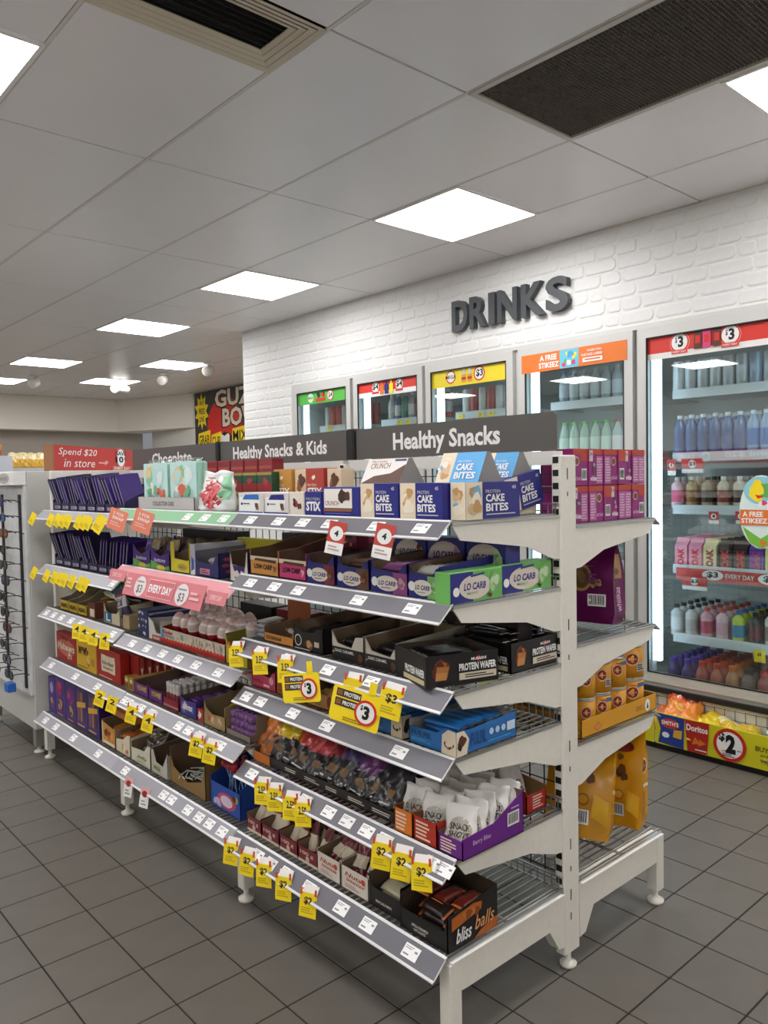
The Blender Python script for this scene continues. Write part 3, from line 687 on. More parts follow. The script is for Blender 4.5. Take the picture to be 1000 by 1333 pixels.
# ---------------- bottles, cans and cartons
def bottle_kind(key, r, h, body, cap, label=None, neck=.4, sh=.72, caph=.018, lab=(.2, .58), capr=None):
    k = max(r * neck, .011); capr = capr or k * 1.12
    prof = [(r * .86, 0), (r, .006), (r, h * sh), (r * .93, h * (sh + .05)), (k, h - caph - .004), (k, h - caph)]
    parts = [('body', MB().lathe(prof, 16).mesh('bottle', body, True)), ('cap', MB().lathe([(capr, h - caph), (capr, h - .002), (capr * .9, h)], 14).mesh('cap', cap, False))]
    if label: parts.append(('label_wrap', MB().lathe([(r + .0006, h * lab[0]), (r + .0006, h * lab[1])], 16, cap=False).mesh('label_wrap', label, True)))
    return parts
def can_kind(r, h, body, top=STEEL):
    return [('body', MB().lathe([(r * .86, 0), (r, .006), (r, h - .012), (r * .84, h - .002), (r * .84, h)], 16).mesh('can', body, True)), ('lid', MB().lathe([(r * .82, h - .001), (r * .82, h + .0008)], 14).mesh('lid', top))]
def place(parts, name, label, cat, loc, group, rotz=0):
    t = thing(name, label, cat, loc, rotz, group)
    for n, me in parts: link(n, me, t)
    return t
def bk(cap, body, label=None, r=.031, h=.165, **kw): return bottle_kind('k', r, h, body, cap, label, **kw)
XS = 3.962
# door 5, shelf 1: tall pale cans and bottles
silver = can_kind(.031, .168, M('#c9cdd0', .3, .3)); silv2 = can_kind(.031, .168, M('#9fb4c6', .3, .3)); silv3 = can_kind(.031, .168, M('#e4e6e6', .3, .2))
ys = [2.075 - i * .067 for i in range(9)]
for r_ in range(2):
    for i, y in enumerate(ys): place((silv3, silver, silver, silver, silver, silver, silv2, silver, silv2)[i], 'tall_can', 'tall silver can on top shelf of right-hand cooler door, ' + ('front row, ' + ORD[i] if r_ == 0 else 'back row'), 'can', (XS + r_ * .075, y, 1.765), 'silver cans on top cooler shelf')
# shelf 2: water bottles
PETB = M('#3b5f95', .12, coat=.4); PETL = M('#89a8c8', .12, coat=.4)
wat = bk(M('#e8eef2', .4), PETB, M('#274a86', .4), .031, .215, sh=.68); wat2 = bk(M('#dfe6ea', .4), PETL, M('#3b6bb0', .4), .031, .215, sh=.68)
for r_ in range(2):
    for i in range(10): place(wat if i < 6 else wat2, 'water_bottle', 'blue water bottle on second cooler shelf, ' + ('front row, ' + ORD[i] if r_ == 0 else 'back row'), 'bottle', (XS + r_ * .075, 2.07 - i * .064, 1.435), 'blue water bottles in the cooler')
# shelf 3: flavoured milk
W_ = M('#efe9e0', .35)
mk = [('pink and white', bk(W_, M('#f3c9d2', .35), M('#e55a86', .4))), ('caramel brown', bk(M('#e7d8bf', .4), M('#c6a374', .35), M('#8a5a2a', .4))), ('dark brown', bk(M('#3a2a22', .4), M('#b79a80', .35), M('#3a2620', .4))),
      ('pale coffee', bk(W_, M('#d8c6b0', .35), M('#8a3a30', .4))), ('cream and brown', bk(W_, M('#e0d0bb', .35), M('#3f2a22', .4))), ('bright pink', bk(M('#e84f8a', .4), M('#f09fbd', .35), M('#e0407c', .4))), ('white', bk(W_, M('#eee6da', .35), M('#c83a3a', .4)))]
for i, (nm, kd) in enumerate(mk):
    for r_ in range(3): place(kd, 'milk_bottle', nm + ' flavoured milk bottle on third cooler shelf, ' + ('front row' if r_ == 0 else 'row behind the front one'), 'bottle', (XS + r_ * .072, 2.085 - i * .083, 1.160), nm + ' milk bottles')
# shelf 4: gable-top milk cartons
def carton_parts(col, txt, lab=None):
    w2, h1, h2 = .034, .118, .160
    m = MB(); vs = [(-w2, -w2, 0), (w2, -w2, 0), (w2, w2, 0), (-w2, w2, 0), (-w2, -w2, h1), (w2, -w2, h1), (w2, w2, h1), (-w2, w2, h1), (-w2, -.002, h2 - .014), (w2, -.002, h2 - .014), (w2, .002, h2 - .014), (-w2, .002, h2 - .014), (-w2, -.002, h2), (w2, -.002, h2), (w2, .002, h2), (-w2, .002, h2)]
    m.add(vs, [(3, 2, 1, 0), (0, 1, 5, 4), (1, 2, 6, 5), (2, 3, 7, 6), (3, 0, 4, 7), (4, 5, 9, 8), (6, 7, 11, 10), (5, 6, 10, 9), (7, 4, 8, 11), (8, 9, 13, 12), (9, 10, 14, 13), (10, 11, 15, 14), (11, 8, 12, 15), (12, 13, 14, 15)])
    return m.mesh('carton', col)
ck = [('pink', '#f0a0b4', RED), ('rose pink', '#ee97b0', RED), ('cream', '#ead5a4', M('#a02818', .4)), ('black and red', '#2a1c1c', RED), ('dark brown and red', '#3a2220', RED), ('purple', '#6b3a9a', M('#c04a6a', .4)), ('pale yellow', '#ece28e', BLACK), ('white', '#efece2', BLACK)]
GREYC = M('#b8b2a2', .5)
for i, (nm, hx, tm) in enumerate(ck):
    me = carton_parts(M(hx, .4), 'OAK')
    for r_ in range(5):
        t = thing('milk_carton', nm + ' gable-top milk carton on fourth cooler shelf, ' + ('front row' if r_ == 0 else 'rows behind the front one'), 'carton', (XS + .01 + r_ * .078, 2.055 - i * .0785, .845), -PI / 2, nm + ' milk cartons')
        link('carton', me, t)
        if r_ == 0:
            f = Face(t, (-.034, -.034, 0), (.068, 0, 0), (0, 0, .118), (0, -1, 0)); f.text(.22, .12, .78, .9, 'OAK', tm, .05, turn=True)
        f = Face(t, (-.034, -.002, .146), (.068, 0, 0), (0, 0, .014), (0, -1, 0), .0004)
# shelf 5: sports and flavoured bottles, three deep
b5 = [('silver white', bk(M('#33242c', .4), M('#d9d8d8', .3), M('#efefef', .3))), ('grey white', bk(M('#33242c', .4), M('#d2cfcb', .3), M('#b9b4b0', .3))), ('rose', bk(M('#c23a30', .4), M('#d9a0ae', .35), M('#b83a5a', .4))), ('pale rose', bk(M('#d0402c', .4), M('#e2c0c6', .35), M('#d8a0ac', .4))),
      ('blue and lime', bk(M('#2a6cc0', .4), M('#c3d24a', .35), M('#2a86a8', .4))), ('black', bk(BLACK, M('#3c3434', .3), M('#6a2a34', .4))), ('cream', bk(M('#3a2420', .4), M('#d8d0c0', .35), M('#8a8270', .4), .036, .185)), ('ivory', bk(M('#4a2a28', .4), M('#dcd4c8', .35), M('#d05a50', .4), .036, .185))]
for i, (nm, kd) in enumerate(b5):
    for r_ in range(5): place(kd, 'drink_bottle', nm + ' drink bottle on fifth cooler shelf, ' + ('front row' if r_ == 0 else 'rows behind the front one'), 'bottle', (XS + r_ * .075, 2.09 - i * .083, .478), nm + ' bottles on fifth shelf')
# cooler floor: short bottles seen from above
b6 = [('purple-capped', M('#5a3fa0', .4), M('#4a3a78', .3)), ('violet-capped', M('#5a44b0', .4), M('#54407e', .3)), ('red-capped', M('#d8452c', .4), M('#c86a58', .3)), ('scarlet-capped', M('#d8502c', .4), M('#c87058', .3)), ('orange-capped', M('#e07a34', .4), M('#cf9468', .3)), ('brown-capped', M('#54443c', .4), M('#8a7468', .3)), ('crimson-capped', M('#c8302c', .4), M('#c06a60', .3)), ('indigo-capped', M('#4a34a8', .4), M('#54408e', .3))]
for i, (nm, c, b) in enumerate(b6):
    kd = bk(c, b, None, .032, .165, neck=.55, sh=.62, caph=.026)
    for r_ in range(6): place(kd, 'short_bottle', nm + ' short bottle on cooler floor, ' + ('front row' if r_ == 0 else 'rows behind the front one'), 'bottle', (3.90 + r_ * .072, 2.075 - i * .0785, .205), nm + ' bottles on cooler floor')
# door 4: pale bottles above, green-capped water below
clr = bk(M('#b9c4cc', .4), M('#b3c0c4', .15, coat=.4), M('#dfe6e8', .4), .031, .20, sh=.66); clr2 = bk(M('#4a78b8', .4), M('#a9bccb', .15, coat=.4), M('#d8e0e6', .4), .031, .20, sh=.66)
grn = bk(M('#6cc06a', .4), M('#a7c2b4', .15, coat=.4), M('#cfe0d4', .4), .033, .225, sh=.62); red_ = bk(M('#c05a62', .4), M('#b7c4c0', .15, coat=.4), M('#e2dcd8', .4), .033, .225, sh=.62)
for i in range(8):
    for r_ in range(2):
        place(clr if i not in (0, 7) else clr2, 'water_bottle', 'clear bottle on top shelf behind orange card, ' + ('front row, ' + ORD[i] if r_ == 0 else 'back row'), 'bottle', (XS + r_ * .075, 2.80 - i * .072, 1.765), 'clear bottles behind orange header')
        place(grn if i < 5 else red_, 'water_bottle', ('green-capped' if i < 5 else 'red-capped') + ' water bottle behind orange-topped door, ' + ('front row, ' + ORD[i] if r_ == 0 else 'back row'), 'bottle', (XS + r_ * .075, 2.80 - i * .072, 1.435), 'water bottles behind orange header')
        place(clr, 'water_bottle', 'clear bottle on third shelf behind orange-topped door, ' + ('front row, ' + ORD[i] if r_ == 0 else 'back row'), 'bottle', (XS + r_ * .075, 2.80 - i * .072, 1.160), 'clear bottles on third shelf')
# door 3
wr3 = can_kind(.033, .168, M('#e8e6e4', .3)); wr3b = can_kind(.033, .168, M('#c85a5a', .3)); wr3c = can_kind(.033, .168, M('#ccd2cc', .3))
for i in range(8):
    for r_ in range(2):
        place((wr3, wr3b, wr3, wr3b, wr3, wr3, wr3c, wr3c)[i], 'drink_can', 'white or red can behind the yellow header card, ' + ('front row, ' + ORD[i] if r_ == 0 else 'back row'), 'can', (XS + r_ * .075, 3.58 - i * .072, 1.765), 'cans behind yellow header')
# door 2
cols2 = ['#d8d0cc', '#6a78a8', '#5a9a86', '#b8a8a0', '#7a3434', '#5a2c2c', '#8a4a44', '#c8504a']
for i in range(8):
    kd = bk(M('#d8d8d8', .4), M(cols2[i], .25), M('#e4dcd8', .4) if i % 2 else None, .031, .20, sh=.66)
    for r_ in range(2): place(kd, 'soft_drink_bottle', 'soft drink bottle behind the red-topped second door, ' + ('front row, ' + ORD[i] if r_ == 0 else 'back row'), 'bottle', (XS + r_ * .075, 4.33 - i * .072, 1.765), 'bottles behind red header')
# door 1
for i in range(8):
    kd = can_kind(.031, .168, M(['#e0dcd8', '#d04a44', '#d8504a', '#dcd6d2', '#c8423c', '#a89a96', '#d8d2ce', '#b8524c'][i], .3))
    for r_ in range(2): place(kd, 'drink_can', 'red or white can behind the green header card, ' + ('front row, ' + ORD[i] if r_ == 0 else 'back row'), 'can', (XS + r_ * .075, 5.10 - i * .072, 1.765), 'cans behind green header')
# ---------------- DRINKS lettering
t = thing('drinks_sign', 'large raised dark letters spelling DRINKS on white brick wall', 'sign', (WALLX - .008, 3.0, 2.27))
w_s = [('D', 3.473, 3.338), ('R', 3.322, 3.192), ('I', 3.168, 3.118), ('N', 3.098, 2.948), ('K', 2.918, 2.757), ('S', 2.742, 2.590)]
for ch, ya, yb in w_s:
    cu = bpy.data.curves.new('letter', 'FONT'); cu.body = ch; cu.offset = 0.032; cu.extrude = 0.0; cu.resolution_u = 4
    ob = bpy.data.objects.new('letter', cu); me0 = ob.to_mesh()
    vs = [v.co.copy() for v in me0.vertices]; fs = [tuple(p.vertices) for p in me0.polygons]; ob.to_mesh_clear(); bpy.data.objects.remove(ob)
    x0 = min(v.x for v in vs); x1 = max(v.x for v in vs); y0 = min(v.y for v in vs); y1 = max(v.y for v in vs)
    P = [(ya - 3.0 - (v.x - x0) / (x1 - x0) * (ya - yb), (v.y - y0) / (y1 - y0) * .192) for v in vs]
    # closed letter: front, back and sides along boundary edges
    ec = {}
    for fc in fs:
        for i in range(len(fc)): e = (fc[i], fc[(i + 1) % len(fc)]); ec[e] = 1
    n = len(P); V = [(-.038, a, b) for a, b in P] + [(0, a, b) for a, b in P]
    F = list(fs) + [tuple(i + n for i in reversed(fc)) for fc in fs]
    for (a, b) in ec:
        if (b, a) not in ec: F.append((b, a, a + n, b + n))
    MB().add(V, F).build('letter', M('#474a4d', .5), t)

# ================================================================ chips bin at the foot of the wall
bn = thing('chip_bin', 'low yellow promotional bin for chip packets along cooler base', 'display bin', (3.5, 1.9, 0))
BO = Vector((3.5, 1.9, 0))
def BB(mb, name, mats, parent=bn): mb.xf(Matrix.Translation(-BO)); return mb.build(name, mats, parent)
BB(MB().box(3.515, 3.735, 0.9, 3.1, 0.0, 0.032), 'plinth', BLACK)
YB = M('#d6cf1c', .45)
fp1 = BB(MB().box(3.50, 3.508, 0.9, 1.958, 0.030, 0.182), 'front_panel', YB); fp2 = BB(MB().box(3.50, 3.508, 1.966, 3.1, 0.030, 0.182), 'front_panel', YB)
BB(MB().box(3.508, 3.735, 0.9, 3.1, 0.032, 0.040), 'bin_floor', WHITE)
mb = MB(); z = 0.06
while z < .21: mb.box(3.722, 3.725, .9, 3.1, z, z + .0025); z += .045
y = .92
while y < 3.1: mb.box(3.724, 3.727, y, y + .0025, .04, .20); y += .05
tag(BB(mb, 'wire_back', STEELD), kind='stuff')
f = Face(fp1, Vector((3.50, 1.958, .030)) - BO, (0, -1.058, 0), (0, 0, .152), (-1, 0, 0), .0008)
f.poly([(.012, .05), (.135, .0), (.14, .98), (.0, 1.0), (.025, .5)], M('#24408f', .4), 'blue_packet_picture'); f.ell(.07, .72, .045, .16, M('#c63a2a', .4)); f.text(.03, .66, .112, .80, "SMITH'S", WHITE, .03); f.poly([(.085, .32), (.125, .30), (.13, .58), (.09, .55)], GOLD); f.ell(.05, .34, .018, .09, WHITE)
f.poly([(.155, .0), (.245, .02), (.255, 1.0), (.142, .98)], M('#b3261c', .4), 'red_packet_picture'); f.text(.15, .66, .248, .86, 'Doritos', WHITE, .03); f.poly([(.175, .25), (.215, .3), (.19, .5)], ORANGE); f.poly([(.205, .22), (.24, .35), (.21, .45)], ORANGE); f.lines(.19, .08, .245, .14, 1, WHITE)
f.circ(.345, .50, .0755, M('#c8261c', .45)); f.circ(.345, .50, .060, WHITE); f.text(.298, .56, .325, .84, '$', BLACK, .05); f.text(.328, .25, .372, .82, '2', BLACK, .06); f.text(.378, .36, .395, .42, 'each', BLACK, .02); f.lines(.315, .14, .37, .24, 2, BLACK)
f.text(.455, .53, .60, .68, 'BUY ANY 2', BLACK, .012); f.text(.475, .36, .60, .48, 'and get a free', BLACK, .004); f.text(.475, .18, .60, .32, '90g variety', BLACK, .004)
# ================================================================ product builders
ML = -PI / 2          # faces the left aisle (-X); MF faces the end of the gondola (-Y); MR faces the cooler (+X)
def carton(name, label, cat, x, y, z, w, d, h, col, rz=ML, group=None, rot=None, bev=0.0015):
    """closed carton: front-bottom-centre at (x,y,z), front turned by rz"""
    t = thing(name, label, cat, (x, y, z + .0006), rz, group, rot)
    MB().bbox(-w / 2, w / 2, 0, d, 0, h, bev).build('box', col, t)
    return t
def lc(name, label, y0, y1, z, h, d, col, x=1.335, cat='box', group=None):
    w = y1 - y0 - .002
    return carton(name, label, cat, x, (y0 + y1) / 2, z, w, d, h, col, ML, group), w, d, h
def tray(name, label, x, y, z, w, d, hf, hs, hb, out, inn=KRAFT, rz=ML, front=None, side=None, cat='tray', group=None, back=True):
    """open display tray; front / side give the top outline of those panels as (0..1, height) lists"""
    t = thing(name, label, cat, (x, y, z + .0006), rz, group)
    k = .0022
    fr = front or [(0, hf), (1, hf)]; sd = side or [(0, hs), (1, hs if not back else max(hs, hb * .999))]
    b = MB(); 
    b.box(-w / 2, w / 2, 0, d, 0, k, 1)
    P = [(-w / 2, 0)] + [(-w / 2 + u * w, v) for u, v in fr] + [(w / 2, 0)]
    P = P[::-1]
    b.prism(P, 'y', 0, k, 0)
    Pi = [(p[0] * (1 - 2 * k / w), p[1] - (.0004 if p[1] > 0 else 0)) for p in P]
    b.prism(Pi, 'y', k, k + .0006, 1)
    S = [(0, 0)] + [(u * d, v) for u, v in sd] + [(d, 0)]
    for s in (-1, 1):
        x0, x1 = (-w / 2, -w / 2 + k) if s < 0 else (w / 2 - k, w / 2)
        b.prism(S[::-1] if False else S, 'x', x0, x1, 0)
        xi = -w / 2 + k if s < 0 else w / 2 - k - .0006
        b.prism([(p[0] * (1 - k / d), p[1] - (.0004 if p[1] > 0 else 0)) for p in S], 'x', xi, xi + .0006, 1)
    if back:
        b.box(-w / 2, w / 2, d - k, d, 0, hb, 0); b.box(-w / 2 + k, w / 2 - k, d - k - .0006, d - k, 0, hb - .0004, 1)
    b.build('tray_walls', [out, inn], t)
    t['w'] = w; t['d'] = d
    return t
def lt(name, label, y0, y1, z, hf, hs, hb, d, out, inn=KRAFT, x=1.335, **kw):
    return tray(name, label, x, (y0 + y1) / 2, z, y1 - y0 - .002, d, hf, hs, hb, out, inn, ML, **kw)
def local(t, p):
    return t.matrix_basis @ Vector(p)
BARS = {}
def bar_mesh(L, w, h, mat, end=None, crimp=.008):
    key = (L, w, h, mat.name, end.name if end else '')
    if key in BARS: return BARS[key]
    m = MB(); st = [(-L / 2, 1.0, .0008), (-L / 2 + crimp, 1.0, .0010), (-L / 2 + crimp * 1.7, .92, h), (-L * .2, .95, h), (L * .2, .95, h), (L / 2 - crimp * 1.7, .92, h), (L / 2 - crimp, 1.0, .0010), (L / 2, 1.0, .0008)]
    n = 8; vs = []; fs = []; mi = []
    for x, kw_, hh in st:
        for i in range(n):
            a = 2 * PI * (i + .5) / n; c, s_ = math.cos(a), math.sin(a)
            vs.append((x, w / 2 * kw_ * math.copysign(abs(c) ** .6, c), h / 2 + hh / 2 * math.copysign(abs(s_) ** .7, s_)))
    for k in range(len(st) - 1):
        for i in range(n):
            j = (i + 1) % n; fs.append((k * n + i, (k + 1) * n + i, (k + 1) * n + j, k * n + j)); mi.append(1 if (end and (k < 1 or k > len(st) - 3)) else 0)
    fs.append(tuple(range(n))); mi.append(0); fs.append(tuple(range(len(st) * n - 1, (len(st) - 1) * n - 1, -1))); mi.append(0)
    o = MB(); o.v = vs; o.f = fs; o.m = mi
    BARS[key] = o.mesh('bar', [mat, end] if end else mat, True)
    return BARS[key]
def fill_bars(t, name, label, me, group, n, layers=1, dy=.0, x0=None, x1=None, y=None, z=.004, h=.014, along='y', jit=.004, tilt=0.0, cat='bar', seed=1, y0=None, y1=None):
    """lay n bars per layer in a tray; along='y' = bars point to the back, packed across; 'x' = bars lie across, packed to the back"""
    rd = random.Random(seed); w, d = t['w'], t['d']
    NTH = ['first', 'second', 'third', 'fourth', 'fifth', 'sixth', 'seventh', 'eighth']
    for l in range(layers):
        for i in range(n):
            u = (i + .5) / n
            if along == 'y':
                p = (-w / 2 + .006 + u * (w - .012), (y if y is not None else d / 2) + rd.uniform(-jit, jit), z + l * h); a = PI / 2 + rd.uniform(-.06, .06)
            else:
                a0, a1 = (y0 or .012), (y1 or d - .012)
                p = (rd.uniform(-jit, jit), a0 + u * (a1 - a0), z + l * h); a = rd.uniform(-.06, .06)
            o = link(name, me, None, local(t, p), (0, tilt + rd.uniform(-.05, .05) if along == 'y' else 0, t.rotation_euler.z + a))
            if along == 'x' and tilt: o.rotation_euler = Euler((tilt, 0, t.rotation_euler.z + a))
            ext = ', ' + NTH[i] + (' from front' if along == 'x' else ' from left') + ('' if layers == 1 else ', top layer' if l == layers - 1 else ', ' + NTH[l] + ' layer')
            tag(o, label + ext if len((label + ext).split()) <= 16 else label, cat, group)
class Pouch:
    """pillow or gusseted bag: local x across, z up, front towards -Y"""
    def __init__(s, w, h, t, seed=0, crinkle=.003, top=.86, taper=.0, gusset=.5, nx=12, nz=14, bottom_flat=True):
        s.w, s.h, s.t, s.top, s.taper, s.g, s.nx, s.nz, s.c = w, h, t, top, taper, gusset, nx, nz, crinkle
        rd = random.Random(seed); s.ph = [rd.uniform(0, 6.28) for _ in range(10)]; s.bf = bottom_flat
    def wd(s, v): return s.w * (1 - s.taper * v) 
    def thick(s, u, v):
        e = max(0.0, 1 - abs(2 * u - 1) ** (2.6 + 2 * s.g))
        if v > s.top: k = .03
        else:
            q = v / s.top; k = max(.03, (1 - q ** 2.2)) if s.bf else max(.03, math.sin(PI * min(1, max(0, q))) ** .55)
        return s.t / 2 * (e ** .55) * k + .0006
    def S(s, u, v, side=-1, lift=0.0):
        p = s.ph; x = (u - .5) * s.wd(v); z = v * s.h
        n = s.c * (math.sin(11 * u + 7 * v + p[0]) * math.sin(9 * v + p[1]) + .6 * math.sin(23 * u - 13 * v + p[2]) + .5 * math.sin(31 * v + 17 * u + p[3]))
        th = s.thick(u, v); e = min(1, th / (s.t * .18 + 1e-6))
        sway = s.c * 1.5 * math.sin(5 * u + p[4]) * (v ** 2)
        return Vector((x + s.c * .6 * math.sin(12 * v + p[5]) * (1 if v > .1 else 0), side * (th + n * e + lift) + sway, z + s.c * .8 * math.sin(9 * u + p[6]) * (v > .93)))
    def mesh(s, name, mats, zone=None):
        m = MB(); N = s.nx + 1
        for side in (-1, 1):
            o = len(m.v)
            for k in range(s.nz + 1):
                for i in range(N): m.v.append(tuple(s.S(i / s.nx, k / s.nz, side)))
            for k in range(s.nz):
                for i in range(s.nx):
                    q = (o + k * N + i, o + k * N + i + 1, o + (k + 1) * N + i + 1, o + (k + 1) * N + i)
                    m.f.append(q if side < 0 else q[::-1]); m.m.append(zone((i + .5) / s.nx, (k + .5) / s.nz, side) if zone else 0)
        M2 = N * (s.nz + 1)
        for k in range(s.nz):
            a, b = k * N, (k + 1) * N
            m.f.append((a, b, M2 + b, M2 + a)); m.m.append(0); a += s.nx; b += s.nx; m.f.append((b, a, M2 + a, M2 + b)); m.m.append(0)
        for i in range(s.nx):
            m.f.append((i + 1, i, M2 + i, M2 + i + 1)); m.m.append(0); a = s.nz * N + i; m.f.append((a, a + 1, M2 + a + 1, M2 + a)); m.m.append(zone(.5, .99, -1) if zone else 0)
        return m.mesh(name, mats, True)
class SurfFace(Face):
    def __init__(s, parent, pouch, lift=.0012):
        s.p = parent; s.P = pouch; s.l = lift; s.u = Vector((pouch.w, 0, 0)); s.v = Vector((0, 0, pouch.h)); s.n = Vector((0, -1, 0))
    def pt(s, a, b): return s.P.S(min(.995, max(.005, a)), min(.998, max(.002, b)), -1, s.l)
    def poly(s, pts, mat, name='printed_panel'):
        # subdivide: rings towards the centre so the print hugs the surface
        P = []
        for i in range(len(pts)):
            a, b = pts[i], pts[(i + 1) % len(pts)]; n = max(1, int(math.hypot((b[0] - a[0]), (b[1] - a[1])) / .06))
            P += [(a[0] + (b[0] - a[0]) * k / n, a[1] + (b[1] - a[1]) * k / n) for k in range(n)]
        ca = sum(p[0] for p in P) / len(P); cb = sum(p[1] for p in P) / len(P); vs = []; fs = []; n = len(P); R = 5
        for r in range(R):
            k = 1 - r / R
            vs += [s.pt(ca + (p[0] - ca) * k, cb + (p[1] - cb) * k) for p in P]
        vs.append(s.pt(ca, cb))
        for r in range(R - 1):
            for i in range(n): j = (i + 1) % n; fs.append((r * n + i, r * n + j, (r + 1) * n + j, (r + 1) * n + i))
        for i in range(n): fs.append(((R - 1) * n + i, (R - 1) * n + (i + 1) % n, R * n))
        me = bpy.data.meshes.new(name); me.from_pydata(vs, [], fs); me.materials.append(mat); me.polygons.foreach_set('use_smooth', [True] * len(fs)); s.l += .0006
        return link(name, me, s.p)
def pouch(name, label, cat, loc, rot, P, mats, zone=None, group=None, part='bag'):
    t = thing(name, label, cat, loc, 0, group, rot)
    link(part, P.mesh(part, mats, zone), t)
    return t, SurfFace(t, P)
ORD = ['leftmost', 'second from the left', 'third from the left', 'fourth from the left', 'fifth from the left', 'sixth from the left', 'seventh from the left', 'eighth from the left', 'ninth from the left', 'tenth from the left']
FOIL = lambda hx: M(hx, .30, .08, coat=.25)

class GBag:
    """standing bag with flat front, back and gusseted sides, pinched to a seal at the top; front towards -Y"""
    def __init__(s, w, h, t, seed=0, crinkle=.003, taper=.06): s.w, s.h, s.t, s.c, s.tp = w, h, t, crinkle, taper; rd = random.Random(seed); s.ph = [rd.uniform(0, 6.28) for _ in range(8)]
    def dims(s, v):
        k = 1 if v < .55 else max(.0, 1 - ((v - .55) / .40) ** 1.5) if v < .95 else 0
        b = .90 + .10 * min(1, v / .12)
        return s.w / 2 * (1 - s.tp * v) * b, max(.0015, s.t / 2 * k * b)
    def S(s, side, u, v, lift=0.0):
        a, d = s.dims(v); p = s.ph
        n = s.c * (math.sin(9 * u + 8 * v + p[0]) * math.sin(7 * v + p[1]) + .5 * math.sin(19 * u - 15 * v + p[2])) + .10 * s.t * math.sin(PI * u) * math.sin(PI * min(1, v / .9))
        z = v * s.h + (s.c * 1.5 * math.sin(8 * u + p[3]) if v > .9 else 0); e = .0 if v > .95 else 1.0
        if side == 'F': return Vector((-a + 2 * a * u, -d - (n * e + lift), z))
        if side == 'B': return Vector((a - 2 * a * u, d + n * e + lift, z))
        q = -.10 * s.t * math.sin(PI * u) * e * (1 if v > .3 else v / .3)
        if side == 'R': return Vector((a + q + lift, -d + 2 * d * u, z))
        return Vector((-a - q - lift, d - 2 * d * u, z))
    def mesh(s, name, mat, nz=16):
        m = MB(); n = {'F': 10, 'R': 4, 'B': 10, 'L': 4}; ring = []
        for k in range(nz + 1):
            for sd in 'FRBL':
                for i in range(n[sd]): m.v.append(tuple(s.S(sd, i / n[sd], k / nz)))
        N = 28
        for k in range(nz):
            for i in range(N): j = (i + 1) % N; m.f.append((k * N + i, k * N + j, (k + 1) * N + j, (k + 1) * N + i)); m.m.append(0)
        m.f.append(tuple(range(N - 1, -1, -1))); m.m.append(0); m.f.append(tuple(range(nz * N, nz * N + N))); m.m.append(0)
        me = m.mesh(name, mat, True); me.set_sharp_from_angle(angle=.75); return me
class BagFace(SurfFace):
    def __init__(s, parent, bag, side, lift=.002): s.p = parent; s.B = bag; s.sd = side; s.l = lift; s.u = Vector((bag.w if side == 'F' else bag.t, 0, 0)); s.v = Vector((0, 0, bag.h)); s.n = Vector((0, -1, 0))
    def pt(s, a, b): return s.B.S(s.sd, min(.99, max(.01, a)), min(.998, max(.002, b)), s.l)
# ================================================================ nearest bay (Healthy Snacks)
SILV = M('#c9cbd0', .4); CAKEP = [M('#d9b88a', .5), M('#efe6cf', .5), M('#c79a63', .5), M('#e8d6b0', .5), M('#7fb0cc', .5)]
zT = Z1['T']
def cake_face(f, split=.38, blue=NAVY, bg=CREAM, txtc=WHITE):
    f.rect(0, 0, split, 1, bg, 'picture_panel'); f.blobs(.02, .08, split, .95, CAKEP, 8, int(split * 100))
    f.rect(split, 0, 1, 1, blue, 'colour_panel')
    f.text(split + .05, .70, split + .32, .79, 'PROTEIN', SILV, .004); f.text(split + .05, .46, split + .40, .67, 'CAKE', txtc, .03); f.text(split + .05, .20, split + .47, .42, 'BITES', txtc, .03)
    f.lines(split + .05, .09, .93, .15, 1, SILV); f.text(.84, .80, .92, .90, '45', SILV, .03)
for y0, y1, lb in ((1.442, 1.590, 'blue and beige cake bites box, leftmost of the front row on top shelf'), (1.287, 1.437, 'blue and beige cake bites box, second of the front row on top shelf')):
    t, w, d, h = lc('cake_bites_box', lb, y0, y1, zT, .088, .12, NAVY, cat='box', group='cake bites boxes'); cake_face(faces_of(t, w, d, h))
t = carton('cake_bites_box', 'long cake bites box turned to the gondola end on top shelf', 'box', 1.455, 1.236, zT, .197, .047, .088, NAVY, 0.0, 'cake bites boxes')
F, L = faces_of(t, .197, .047, .088, 'FL'); cake_face(F, .30); L.rect(0, 0, 1, 1, CREAM, 'picture_panel'); L.blobs(.05, .1, .95, .9, CAKEP, 8, 5)
t = carton('cake_bites_box', 'cake bites box tilted upwards beside the slotted upright', 'box', 1.652, 1.29, zT + .016, .150, .05, .090, NAVY, 0.0, 'cake bites boxes', rot=(0, -.20, .0)); cake_face(faces_of(t, .150, .05, .090), .36)
# crunch and stix boxes
t, w, d, h = lc('crunch_box', 'blue crunch box with white window panel at front of top shelf', 1.592, 1.757, zT, .080, .11, NAVY)
f, R = faces_of(t, w, d, h, 'FR'); f.rect(.05, .28, .80, .94, M('#efeae2', .5)); f.text(.08, .36, .45, .52, 'CRUNCH', BRN2, .01); f.blobs(.42, .42, .80, .95, [BROWN, M('#3a241c', .5)], 6, 3); f.rect(.05, .16, .80, .26, BRN2); f.lines(.08, .06, .8, .13, 1, M('#5a60c0', .5))
t, w, d, h = lc('stix_box', 'small blue stix box beside the crunch box on top shelf', 1.760, 1.842, zT, .068, .11, NAVY); f = faces_of(t, w, d, h); f.text(.1, .62, .9, .74, 'PROTEIN', SILV, .0); f.text(.1, .18, .95, .58, 'STIX', WHITE, .04)
t, w, d, h = lc('snack_box', 'narrow white box with chocolate wafer picture on top shelf', 1.845, 1.918, zT, .066, .11, M('#e4dccd', .5)); f = faces_of(t, w, d, h); f.blobs(.1, .2, .9, .75, [BROWN, M('#3a1c1a', .5), M('#9a2c2c', .5)], 5, 8)
